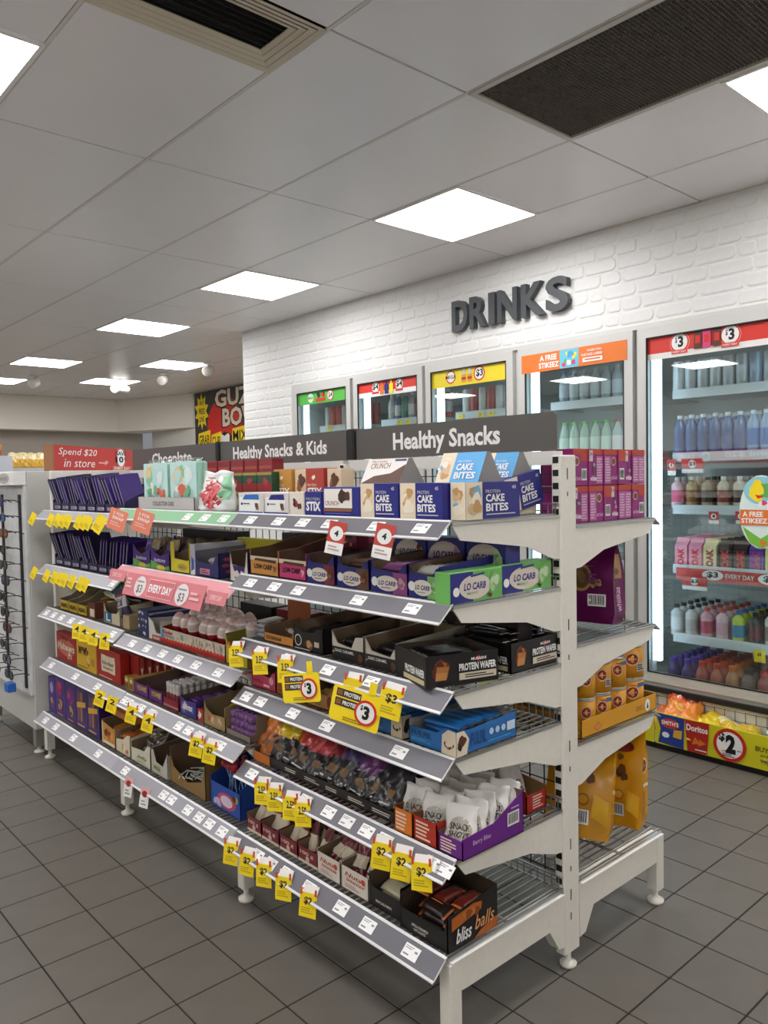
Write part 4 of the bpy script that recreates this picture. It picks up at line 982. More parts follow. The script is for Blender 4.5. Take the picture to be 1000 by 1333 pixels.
for y0, y1, c2, lb in ((1.922, 2.052, NAVY, 'white box with dark blue flap and chocolate picture, top shelf'), (2.058, 2.205, BLUE, 'white box with bright blue flap at bay joint, top shelf')):
    t, w, d, h = lc('snack_box', lb, y0, y1, zT, .064, .11, M('#d8d2cc', .5)); f = faces_of(t, w, d, h); f.rect(.06, .08, .88, .78, WHITE); f.poly([(.18, .66), (.86, .66), (.82, .92), (.3, .9)], c2); f.ell(.16, .45, .04, .07, NAVY); f.lines(.22, .42, .5, .5, 1, BLACK); f.blobs(.62, .12, .86, .55, [BROWN, BRN2], 3, 5); f.rect(0, 0, 1, .07, c2)
# second row: upright stix boxes
for y0, y1, c, c2, lb in ((2.140, 2.245, M('#c08a3c', .5), BRN2, 'tall caramel stix box standing behind the white snack boxes'), (1.965, 2.062, M('#a83a30', .5), BROWN, 'tall red stix box standing behind the white snack boxes')):
    t, w, d, h = lc('stix_box', lb, y0, y1, zT, .138, .06, c, x=1.50); f = faces_of(t, w, d, h); f.text(.1, .58, .6, .64, 'PROTEIN', CREAM, 0); f.text(.1, .38, .92, .55, 'STIX', WHITE, .03); f.blobs(.35, .72, .65, .9, [CREAM], 2, 3)
    t2, w, d, h = lc('picture_card_box', ('tan' if c2 is BRN2 else 'brown') + ' wafer picture box beside the ' + ('caramel' if c2 is BRN2 else 'red') + ' stix box', y0 - .078, y0 - .004, zT, .135, .05, M('#d8c3a4', .5), x=1.51); faces_of(t2, w, d, h).blobs(.1, .35, .9, .95, [c2, BROWN, BRN2], 5, 4)
# hidden second-row cartons carrying the tent cards
def tent(label, x, y0, y1, z, depth, h, front, kind):
    t = thing('tent_pack', label, 'box', (x, (y0 + y1) / 2, z + .0006), ML); w = y1 - y0
    V = [(-w / 2, 0, 0), (w / 2, 0, 0), (w / 2, depth, 0), (-w / 2, depth, 0), (-w / 2, depth * .38, h), (w / 2, depth * .38, h), (w / 2, depth * .52, h), (-w / 2, depth * .52, h)]
    MB().add(V, [(3, 2, 1, 0), (0, 1, 5, 4), (1, 2, 6, 5), (2, 3, 7, 6), (3, 0, 4, 7), (4, 5, 6, 7)]).build('folded_pack', M('#8f8c8a', .5), t)
    n = Vector((0, -h, depth * .38)).normalized()
    f = Face(t, (-w / 2, 0, 0), (w, 0, 0), (0, depth * .38, h), n)
    if kind == 'crunch':
        f.rect(0, 0, 1, 1, M('#efeae2', .5)); f.text(.12, .60, .62, .82, 'CRUNCH', BRN2, .01); f.text(.12, .84, .5, .92, 'PROTEIN', BRN2, .0); f.poly([(0, 0), (1, 0), (1, .75), (.7, .4), (.3, .3)], BROWN, 'printed_picture'); f.rect(.7, .88, .98, .96, NAVY)
    else:
        f.rect(0, 0, 1, 1, SKY); f.rect(0, 0, .34, 1, CREAM); f.blobs(.0, .05, .34, .95, CAKEP, 7, 9); f.text(.42, .66, .72, .73, 'PROTEIN', M('#cfe6f4', .5), 0); f.text(.42, .40, .80, .62, 'CAKE', WHITE, .03); f.text(.42, .12, .90, .34, 'BITES', WHITE, .03)
    return t
for x, y0, y1, lb in ((1.50, 1.612, 1.79, 'white carton under the crunch tent pack, second row'), (1.47, 1.30, 1.455, 'cake bites carton under the nearer pale blue tent pack'), (1.60, 1.30, 1.42, 'cake bites carton at the back under the rear blue tent pack')):
    lc('under_carton', lb, y0, y1, zT, .085, .10 if x < 1.55 else .11, CREAM, x=x)
tent('white crunch tent pack with chocolate picture on top shelf', 1.50, 1.616, 1.786, zT + .086, .10, .072, None, 'crunch')
tent('pale blue cake bites tent pack, left one above the front boxes', 1.475, 1.302, 1.452, zT + .086, .095, .078, None, 'cake')
tent('pale blue cake bites tent pack, right one nearest the upright', 1.602, 1.302, 1.42, zT + .086, .105, .078, None, 'cake')

# ---- second shelf: low carb bars
z = Z1['S2']
def locarb(f, bg, accent, pic, txt='LO CARB', ov=True):
    if ov: f.rect(0, 0, .62, 1, NAVY); f.rect(.62, 0, 1, 1, bg); f.ell(.46, .46, .32, .36, M('#ece4d6', .5)); f.text(.22, .36, .70, .58, txt, NAVY, .03, .25); f.circ(.11, .5, .012, WHITE); f.blobs(.70, .12, .98, .9, pic, 5, 6); f.lines(.3, .22, .58, .30, 1, accent)
    else: f.rect(0, .78, 1, 1, CREAM); f.poly([(.15, .78), (.9, .70), (.95, .86), (.2, .90)], BROWN); f.text(.15, .32, .80, .60, 'LOW CARB', BLACK, .03); f.blobs(.72, .1, .98, .6, pic, 4, 5); f.lines(.05, .06, .9, .16, 1, accent)
LCT = [(1.983, 2.142, 'orange', M('#d99a4a', .5), False, [BRN2, TAN], 'orange low carb tray at left end of second shelf'), (1.840, 1.981, 'pink', M('#cf3f78', .5), False, [M('#f0c0cc', .5), PINK], 'hot pink low carb tray on second shelf'),
       (1.708, 1.838, 'maroon', M('#7c2a3c', .5), True, [BROWN, BRN2], 'blue lo carb tray with maroon lid flap on second shelf'), (1.562, 1.697, 'brown', M('#6a4432', .5), True, [BROWN, BRN2], 'blue and chocolate brown lo carb tray on second shelf'),
       (1.415, 1.554, 'purple', M('#9a4a8c', .5), True, [M('#c9a0a8', .5), M('#a86a8c', .5)], 'blue and purple lo carb tray on second shelf'), (1.303, 1.411, 'green', M('#7fb96a', .5), True, [M('#b8d49a', .5), GREEN], 'blue and green lo carb tray next to the green cartons')]
for k, (y0, y1, nm, c, ov, pic, lb) in enumerate(LCT):
    hf = .058 if not ov else .056
    fr = [(0, hf), (1, hf)] if not ov else [(0, .082), (.12, .06), (.75, .055), (.9, .075), (1, .078)]
    t = lt('bar_tray', lb, y0, y1, z, hf, .075, .10 if k > 1 else .135, .30, c if not ov else NAVY, KRAFT2 if k < 3 else KRAFT, front=fr, side=[(0, .08), (.25, .085), (1, .10 if k > 1 else .135)])
    f = Face(t, (-t['w'] / 2, 0, 0), (t['w'], 0, 0), (0, 0, hf if not ov else .055), (0, -1, 0)); locarb(f, c, c, pic, ov=ov)
    bm = bar_mesh(.12, .036, .016, FOIL({'orange': '#d99a4a', 'pink': '#c94a80', 'maroon': '#7c2a3c', 'brown': '#5d3a2a', 'purple': '#a0589c', 'green': '#d8d8d0'}[nm]), FOIL('#d8d4cc'))
    fill_bars(t, 'snack_bar', nm + ' wrapped low carb bar lying in its open tray', bm, nm + ' low carb bars', 6, 3 if k > 2 else 2, along='x', z=.010 + (.012 if k > 2 else 0), h=.017, tilt=.35, y0=.025, y1=.2, cat='snack bar', seed=k)
# lid flaps and rear boxes
t = carton('maroon_carton', 'maroon low carb carton standing on tray lid at shelf back', 'box', 1.50, 1.878, z + .082, .135, .05, .058, M('#7c2038', .4)); f = faces_of(t, .135, .05, .058); f.text(.15, .55, .85, .8, 'LOW CARB', BLACK, .03); f.blobs(.1, .05, .9, .5, [CREAM, M('#d8a0a0', .5)], 5, 2)
for x0, c, y0, y1, nm, pic in ((1.53, M('#5d3a2a', .5), 1.545, 1.675, 'chocolate brown', [BROWN, BRN2]), (1.53, M('#b07a98', .5), 1.40, 1.54, 'dusty pink', [M('#b88a98', .5), M('#a86a8c', .5)]), (1.53, M('#8fc07a', .5), 1.262, 1.395, 'pale green', [M('#b8d49a', .5), GREEN])):
    t, w, d, h = lc('lo_carb_box', nm + ' and blue lo carb box standing upright at shelf back', y0, y1, z, .132, .06, NAVY, x=x0); f = faces_of(t, w, d, h); f.ell(.48, .62, .44, .30, M('#dcd2c4', .5)); f.text(.18, .56, .72, .72, 'LO CARB', NAVY, .03, .2); f.blobs(.68, .38, .98, .85, pic, 5, 3); f.circ(.1, .6, .010, WHITE)
for x0, x1, y, lb in ((1.302, 1.488, 1.238, 'bright green lo carb carton at shelf corner, front one'), (1.497, 1.706, 1.252, 'bright green lo carb carton beside the slotted upright')):
    w = x1 - x0; t = carton('lo_carb_carton', lb, 'box', (x0 + x1) / 2, y, z, w, .05, .073, M('#6fb85c', .4), 0.0, 'green lo carb cartons')
    f = faces_of(t, w, .05, .073); f.rect(.0, 0, .42, .97, NAVY); f.ell(.46, .47, .30, .40, M('#dcd2c4', .5)); f.text(.24, .38, .66, .62, 'LO CARB', NAVY, .03, .2); f.text(.3, .24, .52, .32, 'MINT', GREEN, .01); f.circ(.10, .38, .011, WHITE); f.blobs(.70, .12, .97, .92, [M('#a8cf92', .5), M('#8fbf78', .5), M('#c6dfb0', .5)], 6, 4); f.blobs(.62, .04, .78, .25, [BROWN], 3, 2); f.poly([(.36, .80), (.62, .86), (.62, .92), (.36, .86)], NAVY)
# ---- third shelf: dark bars
z = Z1['S3']
BLK = M('#191616', .38); OFFW = M('#d6d0c2', .5)
bm = bar_mesh(.10, .045, .014, FOIL('#d9d7d2'), FOIL('#3b4a8c'))
for k in range(4): tag(link('snack_bar', bm, None, (1.385, 2.108 + .004 * (k % 2), z + .001 + k * .0145), (0, 0, .3 * (k % 2) - .1)), 'white and blue bar in short stack on third shelf, ' + ['lowest', 'second', 'third', 'topmost'][k], 'snack bar', 'white bars stacked on third shelf')
t = lt('bar_tray', 'low orange tray with one white packet on third shelf', 1.913, 2.072, z, .026, .045, .06, .22, M('#d08a3c', .5), KRAFT); Face(t, (-t['w'] / 2, 0, 0), (t['w'], 0, 0), (0, 0, .026), (0, -1, 0)).text(.08, .3, .6, .75, 'BLUE DINOSAUR', BLACK, .02)
o = link('snack_bar', bar_mesh(.13, .05, .014, FOIL('#e2ddd6'), FOIL('#b8382e')), None, local(t, (.04, .07, .014)), (0, .35, ML + .9)); tag(o, 'white and red packet leaning in the low orange tray', 'snack bar')
t = carton('display_board', 'plain burnt orange card board standing upright on third shelf', 'card', 1.50, 2.155, z, .125, .004, .115, M('#b0623a', .6), ML); t.location.y = 2.15
t.location = (1.47, 2.075, z + .0006)
BT = [(1.767, 1.911, 'black nut bar tray with round white emblem on third shelf', BLK, [(0, .075), (.25, .055), (.75, .055), (.8, .07), (1, .07)]), (1.588, 1.729, 'black tray with off-white cut edge on third shelf, left one', OFFW, [(0, .078), (.18, .045), (.62, .038), (.75, .07), (1, .074)]), (1.459, 1.585, 'black tray with off-white cut edge on third shelf, right one', OFFW, [(0, .078), (.2, .045), (.8, .038), (.92, .06), (1, .06)])]
for k, (y0, y1, lb, edge, fr) in enumerate(BT):
    t = lt('bar_tray', lb, y0, y1, z, .05, .07, .085, .26, edge, KRAFT, front=fr, side=[(0, fr[0][1]), (.2, .08), (1, .09)])
    f = Face(t, (-t['w'] / 2, 0, 0), (t['w'], 0, 0), (0, 0, .05), (0, -1, 0))
    if k == 0: f.circ(.15, .55, .017, WHITE); f.circ(.15, .55, .014, BLK); f.blobs(.35, .1, .68, .75, [BRN2, TAN, BROWN], 6, 2); f.rect(.72, .35, .88, .65, M('#d8c4b0', .5)); f.lines(.03, .05, .6, .12, 1, WHITE)
    else: f.rect(0.02, 0, 1, .70, BLK); f.text(.1, .42, .7, .58, 'CHOC CARAMEL', WHITE, .02); f.blobs(.78, .05, .98, .6, [BROWN, BRN2], 3, 2); f.blobs(.02, .3, .1, .7, [M('#c08a8a', .5)], 1, 2)
    fill_bars(t, 'snack_bar', 'dark protein bar in third shelf ' + ('left off-white' if k == 1 else 'right off-white' if k == 2 else 'nut bar') + ' tray', bar_mesh(.12, .042, .016, FOIL('#242223'), FOIL('#b8b6b4')), 'dark bars in tray %d' % k, 5, 3, along='x', z=.008, h=.017, tilt=.3, y0=.03, y1=.2, cat='snack bar', seed=k + 5)
def wafer(label, x, y, w, d, rz, hb):
    t = tray('wafer_tray', label, x, y, z, w, d, .076, .076, .076, BLK, M('#5a5048', .8), rz)
    f = Face(t, (-w / 2, 0, 0), (w, 0, 0), (0, 0, .076), (0, -1, 0)); f.blobs(.06, .08, .34, .95, [M('#5a2416', .5), M('#74341c', .5), M('#a8662c', .5)], 7, 4); f.poly([(.13, .28), (.28, .28), (.31, .62), (.14, .66)], M('#b8763c', .5), 'wafer_picture'); f.poly([(.12, .22), (.27, .22), (.27, .45), (.13, .47)], M('#c98a4c', .5), 'wafer_picture')
    f.circ(.715, .79, .0065, RED); f.text(.61, .745, .82, .835, 'MUSASHI', WHITE, .03); f.text(.44, .44, .96, .68, 'PROTEIN WAFER', WHITE, .04); f.rect(.44, .16, .96, .38, M('#d8cdb4', .5)); f.lines(.52, .2, .94, .34, 2, BLK)
    L = Face(t, (-w / 2, d, 0), (0, -d, 0), (0, 0, .076), (-1, 0, 0)); L.text(.35, .3, .95, .55, 'PROTEIN WAFER', WHITE, .03); L.rect(.3, .08, .95, .24, M('#c8b98a', .5)); 
    return t
t = wafer('black protein wafer tray turned outwards at third shelf corner', 1.378, 1.272, .20, .17, -.30, .08)
fill_bars(t, 'wafer_bar', 'black wafer bar in the front tray at the shelf corner', bar_mesh(.13, .04, .018, FOIL('#1c1a1b'), FOIL('#8f8d8c')), 'wafer bars in front tray', 5, 3, along='x', z=.012, h=.019, tilt=.2, y0=.05, y1=.15, cat='wafer bar')
t = wafer('black protein wafer tray beside the slotted upright on third shelf', 1.628, 1.250, .195, .19, 0.0, .08)
fill_bars(t, 'wafer_bar', 'black wafer bar in tray beside upright', bar_mesh(.13, .034, .018, FOIL('#1c1a1b'), FOIL('#b8b6b4')), 'wafer bars beside the upright', 5, 5, along='y', z=.004, h=.020, cat='wafer bar', seed=3)
# dark boxes standing at the back of the third shelf
for y0, y1, c, lb in ((1.78, 2.0, M('#3a2a22', .5), 'dark brown carton with nut picture at back of third shelf, left'), (1.60, 1.77, BLK, 'black carton with round emblem at back of third shelf'), (1.43, 1.59, BLK, 'black carton with berry picture at back of third shelf'), (1.28, 1.42, M('#241c1a', .5), 'dark carton at back of third shelf nearest the upright')):
    t, w, d, h = lc('rear_carton', lb, y0, y1, z, .12, .06, c, x=1.60); f = faces_of(t, w, d, h); f.blobs(.45, .2, .95, .9, [M('#5a3a28', .5), M('#7a4a34', .5), BROWN], 6, 3)
    if c is BLK: f.circ(.25, .6, .022, M('#9a948c', .5)); f.circ(.25, .6, .018, BLK)
# ---- fourth shelf
z = Z1['S4']
specs = [(2.013, 2.150, 'bright pink tray with round pale emblem on fourth shelf', M('#c93a5e', .45), 'pink'), (1.858, 2.011, 'burnt orange tray with pale flash on fourth shelf', M('#b8622c', .45), 'orange'), (1.716, 1.854, 'tan tray with almond picture on fourth shelf, left one', M('#b98a52', .5), 'tan'), (1.572, 1.712, 'tan tray with almond picture on fourth shelf, right one', M('#b98a52', .5), 'tan')]
for k, (y0, y1, lb, c, nm) in enumerate(specs):
    fr = [(0, .068), (.12, .062), (.2, .045), (.75, .04), (.85, .055), (1, .062)]
    t = lt('bar_tray', lb, y0, y1, z, .05, .06, .075, .28, c, KRAFT2, front=fr, side=[(0, .065), (1, .075)])
    f = Face(t, (-t['w'] / 2, 0, 0), (t['w'], 0, 0), (0, 0, .045), (0, -1, 0))
    if nm == 'pink': f.circ(.82, .7, .012, M('#e8b0b8', .5)); f.lines(.06, .35, .5, .6, 2, M('#5a1020', .5)); f.rect(.5, .2, .75, .36, M('#f0c8d0', .5))
    elif nm == 'orange': f.text(.08, .5, .5, .68, 'SALTED CARAMEL', M('#4a1c0c', .5), .02); f.text(.08, .22, .42, .4, 'NUT BAR', M('#4a1c0c', .5), .02); f.rect(.5, .15, .75, .34, M('#e0c8b0', .5)); f.circ(.85, .75, .010, CREAM)
    else: f.blobs(.70, .0, .98, .95, [M('#7a3a22', .5), M('#8f4a2c', .5), M('#6a2e1c', .5)], 9, 3); f.lines(.06, .2, .55, .4, 2, M('#8a6234', .5))
    fill_bars(t, 'snack_bar', {'pink': 'dark wrapped bar in the bright pink tray', 'orange': 'black wrapped bar in the burnt orange tray', 'tan': 'golden wrapped bar in a tan almond tray'}[nm], bar_mesh(.12, .04, .016, FOIL({'pink': '#4a2a26', 'orange': '#1f1b1a', 'tan': '#b88a4a'}[nm]), FOIL('#c8b890') if nm == 'tan' else None), nm + ' tray bars', 5, 2, along='x', z=.008, h=.015, tilt=.25, y0=.03, y1=.2, cat='snack bar', seed=k)
FB = M('#2a6fb4', .4)
for k, (y0, y1, lb) in enumerate(((1.424, 1.567, 'bright blue tray with cream corner piece on fourth shelf'), (1.240, 1.402, 'bright blue tray with cream cow-print corner at fourth shelf end'))):
    t = lt('blue_bar_tray', lb, y0, y1, z, .042, .058, .06, .22, FB, M('#b8b2aa', .6), x=1.318, front=[(0, .042), (.6, .045), (.8, .062), (1, .060)], side=[(0, .06), (.2, .056), (1, .064)])
    f, R = Face(t, (-t['w'] / 2, 0, 0), (t['w'], 0, 0), (0, 0, .045), (0, -1, 0)), Face(t, (t['w'] / 2, 0, 0), (0, .22, 0), (0, 0, .058), (1, 0, 0))
    f.lines(.05, .2, .5, .4, 2, SKY); f.text(.06, .5, .5, .8, 'FULFIL', M('#1c4a86', .4), .02); f.poly([(.70, 0), (1, 0), (1, 1.3), (.85, 1.35), (.72, 1.0)], CREAM); f.blobs(.72, .05, .98, 1.1, [BROWN, BLK, CREAM], 6, 6)
    R.poly([(0, 0), (.16, 0), (.2, .6), (.12, 1.0), (0, 1.0)], CREAM); R.blobs(.0, .1, .17, .9, [BROWN, BLK], 5, 4); R.text(.22, .25, .48, .80, 'FULFIL', M('#1c4a86', .4), .03); 
    for a in (.56, .66, .76): R.circ(a, .62, .008, M('#bcd6ec', .5))
    R.rect(.82, .42, .96, .8, M('#cfe0ee', .5)); R.lines(.5, .2, .9, .3, 1, SKY)
    fill_bars(t, 'snack_bar', 'bright blue bar in the ' + ('left' if k == 0 else 'right') + ' blue tray', bar_mesh(.13, .04, .016, FOIL('#2470b8'), FOIL('#3a2c28')), 'blue bars tray %d' % k, 5, 4, along='x', z=.006, h=.014, tilt=.15, y0=.03, y1=.19, cat='snack bar', seed=k + 2)
# ---- fifth shelf: nut and fruit bags, snack pouches
z = Z1['S5']
bagc = [('#e8872c', 'orange'), ('#e6c61e', 'yellow'), ('#e06a2a', 'deep orange'), ('#c23a3c', 'red'), ('#b83038', 'dark red'), ('#8f2a34', 'wine red'), ('#4a3a6a', 'dusky purple'), ('#6a2f6e', 'purple'), ('#2c2a30', 'charcoal')]
BW = M('#1d1b1c', .3, coat=.4)
rd = random.Random(5)
yy = 2.125
for i in range(10):
    hx, nm = bagc[min(i, 8)]
    for r_ in range(3 if i < 8 else 2):
        P = Pouch(.105, .155 + rd.uniform(-.01, .02), .05, seed=i * 5 + r_, crinkle=.006, top=.80)
        zf = (lambda u, v, s: 1 if v > .50 else (2 if .18 < v < .36 and .3 < u < .7 else 0))
        t, f = pouch('nut_bag', 'black based ' + nm + ' topped nut bag on fifth shelf' + (' end' if i == 9 else '') + ', ' + ['front row', 'middle row', 'back row'][r_], 'bag', (1.372 + r_ * .075, yy - i * .066 + rd.uniform(-.006, .006), z + .002), (-.45 + rd.uniform(-.1, .1), rd.uniform(-.15, .15), ML), P, [BW if i > 0 else M('#c9702c', .35), FOIL(hx), M('#8a6a44', .5)], zf, nm + ' nut bags')
        if r_ == 0 and i > 1: f.lines(.2, .08, .8, .14, 1, WHITE)
t = lt('nut_bag_tray', 'low black tray edge holding nut bags on fifth shelf', 1.464, 2.145, z, .03, .04, .05, .34, M('#2a2523', .5), KRAFT2); f = Face(t, (-t['w'] / 2, 0, 0), (t['w'], 0, 0), (0, 0, .03), (0, -1, 0))
for k in range(5): f.lines(.25 + k * .15, .3, .36 + k * .15, .7, 2, OFFW, seed=k)
f.rect(.0, 0, .13, 1, M('#c9702c', .5))
snackc = [(1.390, 1.459, M('#e07a1e', .45), 'orange', .075, 1.40), (1.306, 1.388, M('#b8321c', .45), 'brick red', .075, 1.345), (1.222, 1.303, M('#6a1f86', .45), 'purple', .06, 1.318)]
SW = M('#e6e3dd', .4, coat=.2); SG = M('#c9c4bc', .45)
for k, (y0, y1, c, nm, hf, xq) in enumerate(snackc):
    w = y1 - y0; t = lt('snack_shot_tray', nm + ' tray packed with white snack pouches on fifth shelf', y0, y1, z, hf - .015, .07, .105, .225, c, M('#7a5a3c', .8), x=1.315, side=[(0, hf - .01), (.5, .056), (.8, .085), (1, .105)])
    f = Face(t, (-t['w'] / 2, 0, 0), (t['w'], 0, 0), (0, 0, hf - .015), (0, -1, 0)); f.lines(.1, .1, .75, .9, 5, M('#f2d8c0', .5), seed=k)
    if k == 2:
        R = Face(t, (t['w'] / 2, 0, 0), (0, .225, 0), (0, 0, .105), (1, 0, 0)); R.text(.16, .22, .44, .36, 'Berry Bliss', M('#d8b8e0', .5), .01); R.barcode(.72, .30, .92, .62); R.lines(.78, .68, .92, .74, 1, M('#d8b8e0', .5))
    for r_ in range(5):
        P = Pouch(.078, .105, .034, seed=40 + k * 7 + r_, crinkle=.0035, top=.82)
        tt, ff = pouch('snack_pouch', 'white snack shot pouch in the ' + nm + ' tray, ' + ['at the front', 'second from front', 'third from front', 'fourth from front', 'rearmost'][r_], 'pouch', tuple(local(t, (rd.uniform(-.004, .004), .03 + r_ * .04, .006 + r_ * .004))), (-.30 + rd.uniform(-.12, .08), rd.uniform(-.1, .1), ML + rd.uniform(-.15, .35) + (.3 if k == 2 else 0)), P, [SW, SG], None, nm + ' tray snack pouches')
        if r_ < 4: ff.ell(.5, .40, .38, .30, M('#bdb6aa', .5)); ff.text(.18, .42, .82, .56, 'SNACK', M('#2c2826', .5), .02); ff.text(.18, .26, .82, .39, 'SHOTS', M('#2c2826', .5), .02)
t = tray('red_snack_tray', 'small red snack tray far back on fifth shelf beside upright', 1.663, 1.276, z, .085, .14, .05, .06, .075, M('#b0281c', .45), M('#8a6a44', .8), 0.0); f = Face(t, (-.0425, 0, 0), (.085, 0, 0), (0, 0, .05), (0, -1, 0)); f.lines(.3, .15, .85, .9, 5, M('#f0d0c0', .5))
P = Pouch(.075, .11, .03, seed=90, crinkle=.003, top=.82)
for k, (a, b) in enumerate(((1.648, 1.33), (1.672, 1.37))):
    tt, ff = pouch('snack_pouch', 'white snack shot pouch in the small red tray, ' + ('front' if k == 0 else 'rear'), 'pouch', (a, b, z + .008), (-.35, 0, -.2), P, [SW], None, 'red tray snack pouches'); ff.text(.18, .42, .82, .56, 'SNACK', M('#2c2826', .5), .02); ff.text(.18, .26, .82, .39, 'SHOTS', M('#2c2826', .5), .02)
# ---- base shelf
z = Z1['B']
MR_ = FOIL('#6e1a26'); CRM = M('#d8cbb0', .45)
for k, (y0, y1) in enumerate(((2.062, 2.145), (1.964, 2.060), (1.868, 1.962), (1.770, 1.866))):
    t = lt('nut_stick_tray', 'maroon and cream tray of slim nut packs on base shelf, ' + ORD[k], y0, y1, z, .045, .06, .10, .20, M('#7a2230', .45), KRAFT, x=1.30, side=[(0, .055), (.5, .06), (1, .11)], group='maroon nut trays')
    f = Face(t, (-t['w'] / 2, 0, 0), (t['w'], 0, 0), (0, 0, .045), (0, -1, 0)); f.rect(0, 0, 1, .18, CRM); f.text(.12, .5, .8, .8, '100 g', CRM, .02); f.circ(.5, .35, .009, M('#d8b0a8', .5))
    for r_ in range(4):
        for c_ in range(2):
            P = Pouch(.042, .125, .022, seed=k * 9 + r_ * 2 + c_, crinkle=.002, top=.86)
            tt, ff = pouch('nut_stick_pack', 'slim maroon and cream nut pack, ' + ORD[k].replace(' from the left', '') + ' maroon tray, ' + ['front', 'second', 'third', 'back'][r_] + ' row, ' + ['left', 'right'][c_], 'packet', tuple(local(t, (-.021 + c_ * .043, .03 + r_ * .035, .006 + .006 * r_))), (-.38 + rd.uniform(-.12, .1), rd.uniform(-.2, .2), ML + rd.uniform(-.3, .3)), P, [MR_, CRM], (lambda u, v, s: 1 if .12 < v < .50 else 0), 'slim maroon nut packs')
for k, (y0, y1) in enumerate(((1.660, 1.766), (1.541, 1.657))):
    t = lt('white_nut_tray', 'off-white tray with red lettering of maroon packs on base shelf, ' + ('left' if k == 0 else 'right'), y0, y1, z, .062, .07, .08, .19, M('#d9cfc2', .5), KRAFT, x=1.295, group='off-white nut trays')
    f = Face(t, (-t['w'] / 2, 0, 0), (t['w'], 0, 0), (0, 0, .062), (0, -1, 0)); f.text(.14, .62, .75, .82, 'Nuts', M('#a8402c', .5), .02, .2); f.text(.2, .42, .85, .58, 'bitesize', M('#a8402c', .5), .01, .2); f.lines(.15, .15, .7, .32, 2, M('#b89a88', .5)); f.circ(.82, .72, .008, M('#b8402c', .5))
    for r_ in range(4):
        for c_ in range(2):
            P = Pouch(.048, .115, .022, seed=70 + k * 9 + r_ * 2 + c_, crinkle=.003, top=.84)
            pouch('nut_pack', 'shiny maroon nut pack sticking out of the ' + ('left' if k == 0 else 'right') + ' off-white tray, ' + ['front', 'second', 'third', 'back'][r_] + ' row, ' + ['left', 'right'][c_], 'packet', tuple(local(t, (-.024 + c_ * .048, .03 + r_ * .036, .018))), (-.55 + rd.uniform(-.2, .2), rd.uniform(-.25, .25), ML + rd.uniform(-.35, .35)), P, [MR_, CRM], (lambda u, v, s: 1 if .3 < v < .55 else 0), 'maroon packs %d' % k)
t = lt('black_bar_tray', 'black tray of cream wrapped bars on base shelf', 1.414, 1.538, z, .05, .085, .10, .20, M('#1f1c1a', .5), M('#5a4c3c', .8), x=1.295, front=[(0, .09), (.06, .05), (.94, .05), (1, .09)]); f = Face(t, (-t['w'] / 2, 0, 0), (t['w'], 0, 0), (0, 0, .05), (0, -1, 0)); f.text(.2, .3, .7, .45, 'MACADAMIA', OFFW, .02)
fill_bars(t, 'snack_bar', 'cream wrapped bar in the black base shelf tray', bar_mesh(.10, .05, .018, FOIL('#d8cfae'), FOIL('#2a2422')), 'cream bars in black tray', 4, 2, along='x', z=.02, h=.018, tilt=.3, y0=.03, y1=.16, cat='snack bar')
BO_ = M('#b8621f', .45)
t = lt('bliss_ball_tray', 'black and orange bliss balls tray at base shelf corner', 1.244, 1.408, z, .048, .09, .105, .178, BLK, M('#4a3c30', .8), x=1.283, front=[(0, .092), (.04, .05), (.93, .048), (1, .085)], side=[(0, .085), (.5, .092), (1, .105)])
f, R, L2 = Face(t, (-t['w'] / 2, 0, 0), (t['w'], 0, 0), (0, 0, .048), (0, -1, 0)), Face(t, (t['w'] / 2, 0, 0), (0, .178, 0), (0, 0, .09), (1, 0, 0)), Face(t, (-t['w'] / 2 + .0035, 0, 0), (0, .178, 0), (0, 0, .09), (1, 0, 0))
f.text(.25, .4, .6, .55, 'APPLE & CINNAMON', OFFW, .02); f.text(.3, .2, .55, .34, 'OAT & DATE', OFFW, .02)
R.poly([(.08, .52), (.35, .62), (.66, .72), (.68, .92), (.5, .98), (.08, .86)], BO_); R.poly([(.5, .0), (.98, .0), (1.0, .3), (.85, .25), (.65, .16)], BO_); R.blobs(.1, .6, .66, .95, [M('#8a4414', .5), M('#c8742a', .5)], 5, 2); R.text(.15, .14, .46, .52, 'bliss', WHITE, .02, .3); R.text(.52, .24, .92, .62, 'balls', M('#e0a06a', .5), .01, .3)
fill_bars(t, 'bliss_ball_pack', 'black orange and pink bliss ball pack in the open tray', bar_mesh(.09, .045, .024, FOIL('#2a1a16'), FOIL('#b8662a')), 'bliss ball packs', 3, 3, along='x', z=.012, h=.02, tilt=.35, y0=.03, y1=.15, cat='snack pack')
fill_bars(t, 'bliss_ball_pack', 'dark red bliss ball pack lying crosswise in the open tray', bar_mesh(.085, .04, .022, FOIL('#7a2c24'), FOIL('#d88a3a')), 'bliss ball packs crosswise', 3, 1, along='y', z=.066, cat='snack pack', y=.10, jit=.02)
